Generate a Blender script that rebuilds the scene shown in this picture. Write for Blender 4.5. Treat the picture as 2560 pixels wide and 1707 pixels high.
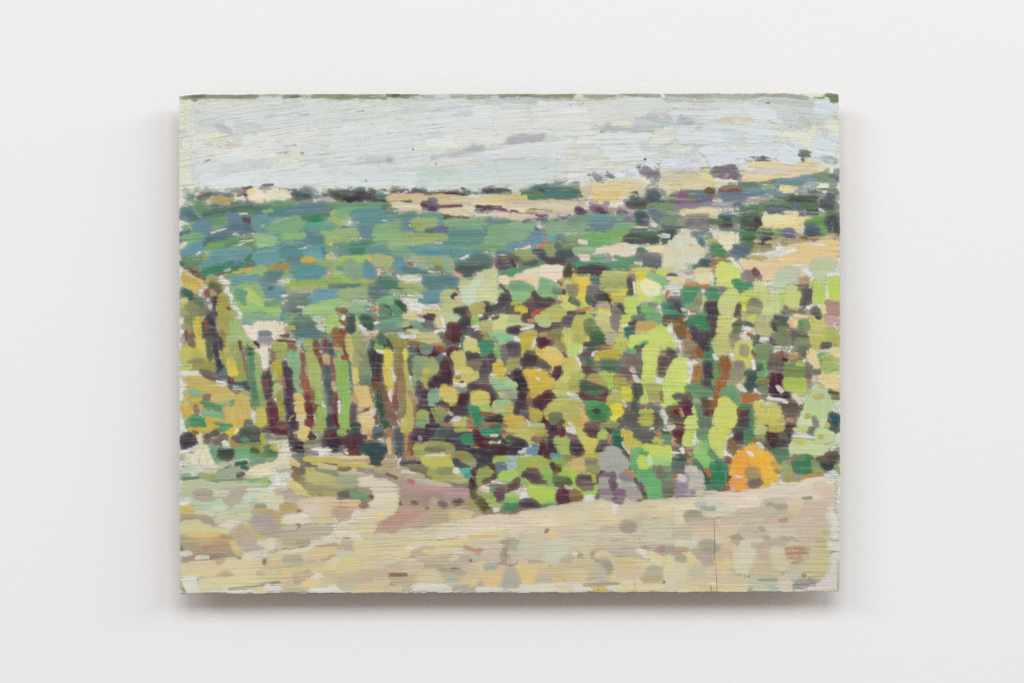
import bpy, math, random, colorsys
import numpy as np
from mathutils import Vector

random.seed(7)
rng = np.random.default_rng(7)
scene = bpy.context.scene
for o in list(bpy.data.objects):
    bpy.data.objects.remove(o, do_unlink=True)

# ---------------------------------------------------------------- scale and frame
MM = 0.001
PX = 0.0002            # one pixel of the 2560 px wide photograph is 0.2 mm at the painted face
Z0 = 1.5               # the middle of the picture hangs 1.5 m above the floor
DEPTH = 0.018          # distance from the wall to the painted face
BOARD = 0.0055         # thickness of the wooden panel, held off the wall by battens
FRONT = -DEPTH - 0.0006
def wx(px): return (px - 1280.0) * PX
def wz(py): return Z0 + (853.5 - py) * PX

# ---------------------------------------------------------------- camera
CAM_D = 1.5
cam = bpy.data.cameras.new('camera')
cam.sensor_width = 36.0
cam.sensor_fit = 'HORIZONTAL'
cam.lens = 36.0 * CAM_D / (2560 * PX)
cam.clip_start = 0.05
cam.clip_end = 50
cam_o = bpy.data.objects.new('camera', cam)
scene.collection.objects.link(cam_o)
cam_o.location = (0, FRONT - CAM_D, Z0)
cam_o.rotation_euler = (math.radians(90), 0, 0)
scene.camera = cam_o

# ---------------------------------------------------------------- light: a long run of soft ceiling light, warm room bounce
world = bpy.data.worlds.new('World')
scene.world = world
world.use_nodes = True
bg = world.node_tree.nodes['Background']
bg.inputs['Color'].default_value = (1.0, 0.89, 0.81, 1)
bg.inputs['Strength'].default_value = 0.365

def area(name, loc, target, sx, sy, power, col):
    l = bpy.data.lights.new(name, 'AREA')
    l.shape = 'RECTANGLE'; l.size = sx; l.size_y = sy
    l.energy = power; l.color = col
    o = bpy.data.objects.new(name, l)
    scene.collection.objects.link(o)
    o.location = loc
    o.rotation_euler = (Vector(target) - Vector(loc)).to_track_quat('-Z', 'Y').to_euler()
    return o
area('ceiling_light_middle', (0.15, -3.36, Z0 + 2.0), (0.0, 0.0, Z0 + 0.2), 2.4, 1.36, 74.0, (0.922, 0.970, 1.0))
area('ceiling_light_right', (4.6, -3.36, Z0 + 2.10), (0.0, 0.0, Z0 + 0.1), 5.4, 1.12, 129.0, (0.922, 0.970, 1.0))
area('ceiling_light_left', (-2.9, -3.36, Z0 + 2.05), (0.0, 0.0, Z0 + 0.1), 2.5, 1.12, 51.5, (0.922, 0.970, 1.0))

scene.view_settings.view_transform = 'Standard'
scene.view_settings.look = 'None'
scene.view_settings.exposure = 0.0
scene.view_settings.gamma = 1.0
scene.view_settings.use_curve_mapping = False
scene.cycles.transparent_max_bounces = 48
scene.cycles.max_bounces = 8
scene.cycles.use_denoising = False

# ---------------------------------------------------------------- helpers
def lin(h):
    h = h.lower()
    c = [int(h[i:i+2], 16) / 255.0 for i in (0, 2, 4)]
    return tuple((v / 12.92 if v <= 0.04045 else ((v + 0.055) / 1.055) ** 2.4) for v in c)

def material(name):
    m = bpy.data.materials.new(name)
    m.use_nodes = True
    nt = m.node_tree
    return m, nt, nt.nodes['Principled BSDF'], nt.nodes['Material Output']

class G:
    """short-hand for building node graphs"""
    def __init__(self, nt): self.nt = nt
    def n(self, t, **kw):
        nd = self.nt.nodes.new(t)
        for k, v in kw.items(): setattr(nd, k, v)
        return nd
    def link(self, a, b): self.nt.links.new(a, b)
    def put(self, sock, v):
        if hasattr(v, 'is_linked') or isinstance(v, bpy.types.NodeSocket): self.link(v, sock)
        else: sock.default_value = v
    def math(self, op, a, b=0.0, c=0.0, clamp=False):
        nd = self.n('ShaderNodeMath', operation=op, use_clamp=clamp)
        for i, v in enumerate((a, b, c)): self.put(nd.inputs[i], v)
        return nd.outputs[0]
    def attr(self, name):
        return self.n('ShaderNodeAttribute', attribute_name=name)
    def scale(self, vec, s):
        nd = self.n('ShaderNodeVectorMath', operation='MULTIPLY')
        self.put(nd.inputs[0], vec); nd.inputs[1].default_value = s
        return nd.outputs[0]
    def noise(self, vec, scale=1.0, detail=2.0, rough=0.5, dist=0.0):
        nd = self.n('ShaderNodeTexNoise')
        self.put(nd.inputs['Vector'], vec)
        nd.inputs['Scale'].default_value = scale
        nd.inputs['Detail'].default_value = detail
        nd.inputs['Roughness'].default_value = rough
        nd.inputs['Distortion'].default_value = dist
        return nd.outputs[0]
    def ramp(self, v, a, b, lo=0.0, hi=1.0):
        nd = self.n('ShaderNodeMapRange', clamp=True, interpolation_type='SMOOTHSTEP')
        self.put(nd.inputs[0], v)
        nd.inputs[1].default_value = a; nd.inputs[2].default_value = b
        nd.inputs[3].default_value = lo; nd.inputs[4].default_value = hi
        return nd.outputs[0]
    def mix(self, f, a, b, mode='MIX'):
        nd = self.n('ShaderNodeMix', data_type='RGBA', blend_type=mode)
        self.put(nd.inputs[0], f)
        self.put(nd.inputs[6], a if not isinstance(a, tuple) else (*a[:3], 1))
        self.put(nd.inputs[7], b if not isinstance(b, tuple) else (*b[:3], 1))
        return nd.outputs[2]
    def bump(self, h, strength, dist, normal=None):
        nd = self.n('ShaderNodeBump')
        nd.inputs['Strength'].default_value = strength
        nd.inputs['Distance'].default_value = dist
        self.put(nd.inputs['Height'], h)
        if normal is not None: self.link(normal, nd.inputs['Normal'])
        return nd.outputs[0]

def mesh_obj(name, verts, faces, mat, parent=None):
    me = bpy.data.meshes.new(name)
    me.from_pydata(verts, [], faces)
    me.materials.append(mat)
    o = bpy.data.objects.new(name, me)
    scene.collection.objects.link(o)
    if parent is not None: o.parent = parent
    return o

# ---------------------------------------------------------------- materials
def wall_material():
    m, nt, p, out = material('white_emulsion')
    g = G(nt)
    pos = g.n('ShaderNodeNewGeometry').outputs['Position']
    mm = g.scale(pos, (1000, 1000, 1000))
    big = g.noise(g.scale(mm, (0.006, 0.006, 0.006)), 1.0, 2.0)
    sep = g.n('ShaderNodeSeparateXYZ'); g.link(mm, sep.inputs[0])
    # brush direction wanders slowly over the wall: strokes lie flat on the left, slope down on the right
    slope = g.math('ADD', g.math('MULTIPLY', sep.outputs[0], 0.0007), g.math('MULTIPLY_ADD', big, 0.5, -0.2))
    rot = g.n('ShaderNodeVectorRotate', rotation_type='Y_AXIS')
    g.link(mm, rot.inputs['Vector']); rot.inputs['Center'].default_value = (0, 0, 1500)
    g.link(slope, rot.inputs['Angle'])
    rv = rot.outputs[0]
    fine = g.noise(g.scale(rv, (0.045, 0.5, 0.9)), 1.0, 3.0, 0.6)
    mid = g.noise(g.scale(rv, (0.02, 0.2, 0.22)), 1.0, 2.0, 0.5, 0.3)
    vert = g.noise(g.scale(mm, (0.9, 0.5, 0.035)), 1.0, 3.0, 0.6)
    where = g.ramp(g.noise(g.scale(mm, (0.011, 0.011, 0.011)), 1.0, 1.0), 0.52, 0.68)
    roller = g.noise(mm, 0.9, 3.0, 0.55)
    h = g.math('ADD', g.math('MULTIPLY', fine, 0.42), g.math('MULTIPLY', mid, 0.35))
    h = g.math('ADD', h, g.math('MULTIPLY', g.math('MULTIPLY', vert, where), 0.8))
    h = g.math('ADD', h, g.math('MULTIPLY', roller, 0.42))
    spots = g.n('ShaderNodeTexVoronoi'); g.put(spots.inputs['Vector'], g.scale(mm, (0.020, 0.020, 0.034)))
    pim = g.ramp(spots.outputs['Distance'], 0.0, 0.035, 1.0, 0.0)
    h = g.math('ADD', h, g.math('MULTIPLY', pim, 0.5))
    nb = g.bump(h, 0.40, 0.00040)
    g.link(nb, p.inputs['Normal'])
    tint = g.ramp(big, 0.3, 0.7)
    g.link(g.mix(tint, (0.832, 0.826, 0.830), (0.828, 0.829, 0.832)), p.inputs['Base Color'])
    p.inputs['Roughness'].default_value = 0.72
    p.inputs['Specular IOR Level'].default_value = 0.25
    return m

def ridge_fields(g):
    """furrows that a wide priming brush left in the ground, shared by the ground and all paint on it"""
    rp = g.attr('rp').outputs['Vector']
    r1 = g.noise(g.scale(rp, (0.030, 0.95, 1)), 1.0, 2.5, 0.62)
    r2 = g.noise(g.scale(rp, (0.10, 0.62, 1)), 1.0, 2.0, 0.5)
    grain = g.noise(g.scale(rp, (2.1, 2.6, 1)), 1.0, 1.0, 0.6)
    return rp, r1, r2, grain

def ground_material():
    m, nt, p, out = material('scumbled_ground')
    g = G(nt)
    rp, r1, r2, grain = ridge_fields(g)
    sep = g.n('ShaderNodeSeparateXYZ'); g.link(rp, sep.inputs[0])
    up = g.ramp(g.math('ADD', sep.outputs[1], g.math('MULTIPLY', r2, 40.0)), 60.0, 150.0)   # 0 at the top, 1 below
    pale = g.mix(up, lin('dddfca'), lin('dcddd2'))
    deep = g.mix(up, lin('8b9468'), lin('a9ac9c'))
    v = g.math('ADD', g.math('MULTIPLY', r1, 0.6), g.math('MULTIPLY', grain, 0.4))
    f = g.ramp(v, 0.34, 0.50, 1.0, 0.0)
    f = g.math('MULTIPLY', f, 0.72)
    g.link(g.mix(f, pale, deep), p.inputs['Base Color'])
    p.inputs['Roughness'].default_value = 0.6
    p.inputs['Specular IOR Level'].default_value = 0.25
    h = g.math('ADD', g.math('MULTIPLY', r1, 1.0), g.math('MULTIPLY', grain, 0.35))
    g.link(g.bump(h, 0.7, 0.0004), p.inputs['Normal'])
    return m

def paint_material():
    m, nt, p, out = material('oil_paint')
    g = G(nt)
    rp, r1, r2, grain = ridge_fields(g)
    st = g.attr('st').outputs['Vector']
    col = g.attr('col').outputs['Color']
    und = g.attr('und').outputs['Color']
    ed = g.attr('ed').outputs['Fac']
    dry = g.attr('dry').outputs['Fac']
    sep = g.n('ShaderNodeSeparateXYZ'); g.link(st, sep.inputs[0])
    bristle = g.noise(g.scale(st, (0.10, 1.25, 9.0)), 1.0, 2.0, 0.6)
    soft = g.noise(g.scale(st, (0.16, 0.45, 9.0)), 1.0, 0.0, 0.5)
    # broken, dry-brushed coverage: the paint catches the tops of the furrows and the grain
    n = g.math('ADD', g.math('MULTIPLY', r1, 1.7), g.math('MULTIPLY_ADD', grain, 1.7, -1.8))
    n = g.math('ADD', n, g.math('MULTIPLY', bristle, 1.2))
    val = g.math('MULTIPLY', ed, 1.0, clamp=True)
    s = g.math('ADD', n, g.math('MULTIPLY', val, 0.9))
    thr = g.math('MULTIPLY_ADD', dry, 0.12, 0.60)
    thr = g.math('ADD', thr, g.math('MULTIPLY_ADD', soft, 0.9, -0.45))
    a = g.ramp(g.math('SUBTRACT', s, thr), -0.12, 0.12)
    # wet-in-wet: streaks of the colour underneath are dragged along the stroke
    drag = g.ramp(g.math('ADD', g.math('MULTIPLY', bristle, 0.6), g.math('MULTIPLY', soft, 0.4)), 0.50, 0.70)
    tail = g.math('MULTIPLY_ADD', g.math('SUBTRACT', 1.0, val), 0.30, 0.05)
    c = g.mix(g.math('MULTIPLY', drag, tail), col, und)
    # thin lines along the furrows where the brush skipped and the layer below comes through
    fl = g.noise(g.scale(rp, (0.022, 1.7, 5)), 1.0, 1.0, 0.5)
    skip = g.math('MULTIPLY', g.ramp(fl, 0.54, 0.68), g.ramp(r2, 0.42, 0.66, 0.0, 0.30))
    c = g.mix(skip, c, g.mix(0.35, und, lin('cfd1bd')))
    # uneven pigment load along the bristles, then furrow shade painted into the colour
    load = g.math('MULTIPLY_ADD', bristle, 0.20, 0.90)
    amp = g.ramp(g.noise(g.scale(rp, (0.016, 0.028, 3)), 1.0, 1.0), 0.36, 0.64, 0.12, 0.58)     # furrows come and go over the panel
    sx = g.n('ShaderNodeSeparateXYZ'); g.link(rp, sx.inputs[0])
    amp = g.math('MULTIPLY', amp, g.ramp(sx.outputs[1], 95.0, 130.0, 0.55, 1.0))
    furrow_shade = g.math('ADD', 1.0, g.math('MULTIPLY', g.math('SUBTRACT', r1, 0.5), amp))
    hsv = g.n('ShaderNodeHueSaturation')
    g.link(c, hsv.inputs['Color'])
    g.link(g.math('MULTIPLY', load, furrow_shade), hsv.inputs['Value'])
    g.link(g.math('MULTIPLY_ADD', soft, 0.024, 0.488), hsv.inputs['Hue'])
    hsv.inputs['Saturation'].default_value = 1.0
    g.link(hsv.outputs[0], p.inputs['Base Color'])
    p.inputs['Roughness'].default_value = 0.6
    p.inputs['Specular IOR Level'].default_value = 0.16
    h = g.math('ADD', g.math('MULTIPLY', r1, g.math('MULTIPLY_ADD', amp, 1.3, 0.15)), g.math('MULTIPLY', bristle, 0.40))
    h = g.math('ADD', h, g.math('MULTIPLY', grain, 0.22))
    h = g.math('ADD', h, g.math('MULTIPLY', val, 0.10))
    g.link(g.bump(h, 0.9, 0.00080), p.inputs['Normal'])
    tr = g.n('ShaderNodeBsdfTransparent')
    mx = g.n('ShaderNodeMixShader')
    g.link(a, mx.inputs[0]); g.link(tr.outputs[0], mx.inputs[1]); g.link(p.outputs[0], mx.inputs[2])
    g.link(mx.outputs[0], out.inputs['Surface'])
    return m

def wood_material():
    m, nt, p, out = material('raw_board_edge')
    g = G(nt)
    pos = g.scale(g.n('ShaderNodeNewGeometry').outputs['Position'], (1000, 1000, 1000))
    v = g.noise(g.scale(pos, (0.05, 1.2, 0.6)), 1.0, 4.0, 0.6)
    g.link(g.mix(g.ramp(v, 0.3, 0.7), lin('b79c78'), lin('d9cbb0')), p.inputs['Base Color'])
    p.inputs['Roughness'].default_value = 0.75
    g.link(g.bump(v, 0.5, 0.0002), p.inputs['Normal'])
    return m

M_WALL, M_GROUND, M_PAINT, M_WOOD = wall_material(), ground_material(), paint_material(), wood_material()

# ---------------------------------------------------------------- the wall
def build_wall():
    x0, x1, z0, z1, t = -0.9, 0.9, Z0 - 0.75, Z0 + 0.75, 0.1
    v = [(x0,0,z0),(x1,0,z0),(x1,0,z1),(x0,0,z1),(x0,t,z0),(x1,t,z0),(x1,t,z1),(x0,t,z1)]
    f = [(0,1,2,3),(5,4,7,6),(4,0,3,7),(1,5,6,2),(3,2,6,7),(4,5,1,0)]
    o = mesh_obj('wall', v, f, M_WALL)
    o['kind'] = 'structure'
    o['label'] = 'white painted wall with faint brush marks behind the painting'
    return o
build_wall()

# ---------------------------------------------------------------- outline of the panel (photograph pixels)
def wob(v, s, k):      # small unevenness of the sawn, paint-crusted edges
    return (np.sin(v * 0.031 * s + k) + 0.7 * np.sin(v * 0.083 * s + 2.1 * k) + 0.5 * np.sin(v * 0.21 * s + 3.3 * k))
def left(y):   return np.interp(y, [236, 700, 1000, 1484], [447.6, 448.4, 448.8, 449.6]) + 0.35 * wob(y, 1, 1.0)
def right(y):  return np.interp(y, [233, 500, 800, 1300, 1480], [2096.6, 2099.6, 2100.8, 2100.4, 2098.2]) + 0.45 * wob(y, 1, 2.0)
def top(x):    return np.interp(x, [448, 480, 700, 1280, 2070, 2098], [241.5, 237.5, 236.2, 235.6, 233.8, 237.0]) + 0.55 * wob(x, 1.3, 3.0)
def bottom(x): return np.interp(x, [448, 700, 1280, 1900, 2098], [1484.4, 1481.2, 1479.6, 1477.6, 1477.2]) + 0.7 * wob(x, 1.5, 4.0)

def ridge(px, py):
    """panel position -> (mm along the furrows, mm across them)"""
    t = (px - 448.0) / 1650.0
    ys = [236, 370, 650, 930, 1210, 1400, 1484]
    a = np.interp(py, ys, [-0.19, -0.16, -0.06, -0.03, -0.04, -0.05, -0.04])
    b = np.interp(py, ys, [0.26, 0.23, 0.13, 0.10, 0.07, 0.05, 0.05])
    q = py - 1650.0 * (a * t + 0.5 * b * t * t)
    return px * 0.2, q * 0.2

painting = bpy.data.objects.new('painting', None)
scene.collection.objects.link(painting)
painting.location = (wx(1273), 0.0, wz(1484))
painting['label'] = 'unframed landscape painting of trees and fields on a wooden panel'
painting['category'] = 'painting'
PO = Vector(painting.location)

def build_panel():
    nx, ny = 96, 72
    V, F, RP = [], [], []
    for j in range(ny + 1):
        for i in range(nx + 1):
            u, w = i / nx, j / ny
            x = 448 + u * 1652; y = 236 + w * 1246
            yt, yb = top(x), bottom(x)
            yy = yt + w * (yb - yt)
            xl, xr = left(yy), right(yy)
            xx = xl + u * (xr - xl)
            # the arris is softly rounded
            d = min(xx - xl, xr - xx, yy - yt, yb - yy)
            V.append((wx(xx) - PO.x, FRONT + (0.0006 if d < 0.5 else 0.0) - PO.y, wz(yy) - PO.z))
            RP.append((*ridge(xx, yy), 0.0))
    for j in range(ny):
        for i in range(nx):
            k = j * (nx + 1) + i
            F.append((k, k + nx + 1, k + nx + 2, k + 1))
    g = mesh_obj('ground_layer', V, F, M_GROUND, painting)
    at = g.data.attributes.new('rp', 'FLOAT_VECTOR', 'POINT')
    at.data.foreach_set('vector', np.array(RP, dtype=np.float32).ravel())
    g['label'] = 'pale scumbled ground brushed over the face of the panel'
    # the board behind it, slightly smaller so that no faces coincide
    ring = [i for i in range(nx)] + [j * (nx + 1) + nx for j in range(ny)] + \
           [ny * (nx + 1) + i for i in range(nx, 0, -1)] + [j * (nx + 1) for j in range(ny, 0, -1)]
    V2 = []
    cx, cz = wx(1273) - PO.x, wz(858) - PO.z
    for yv in (FRONT + 0.00062, FRONT + BOARD):
        for k in ring:
            x, _, z = V[k]
            V2.append((cx + (x - cx) * 0.9996, yv, cz + (z - cz) * 0.9995))
    n = len(ring)
    F2 = [(i, (i + 1) % n, n + (i + 1) % n, n + i) for i in range(n)]
    F2.append(tuple(range(n))[::-1]); F2.append(tuple(range(n, 2 * n)))
    b = mesh_obj('board', V2, F2, M_WOOD, painting)
    b['label'] = 'wooden board carrying the paint'
    for px in (640, 1900):
        x0, x1 = wx(px) - PO.x - 0.009, wx(px) - PO.x + 0.009
        z0, z1 = wz(1330) - PO.z, wz(390) - PO.z
        y0, y1 = FRONT + BOARD + 0.0002, -0.0003
        v = [(x0,y0,z0),(x1,y0,z0),(x1,y0,z1),(x0,y0,z1),(x0,y1,z0),(x1,y1,z0),(x1,y1,z1),(x0,y1,z1)]
        f = [(0,1,2,3),(5,4,7,6),(4,0,3,7),(1,5,6,2),(3,2,6,7),(4,5,1,0)]
        mesh_obj('batten', v, f, M_WOOD, painting)
build_panel()

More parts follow.
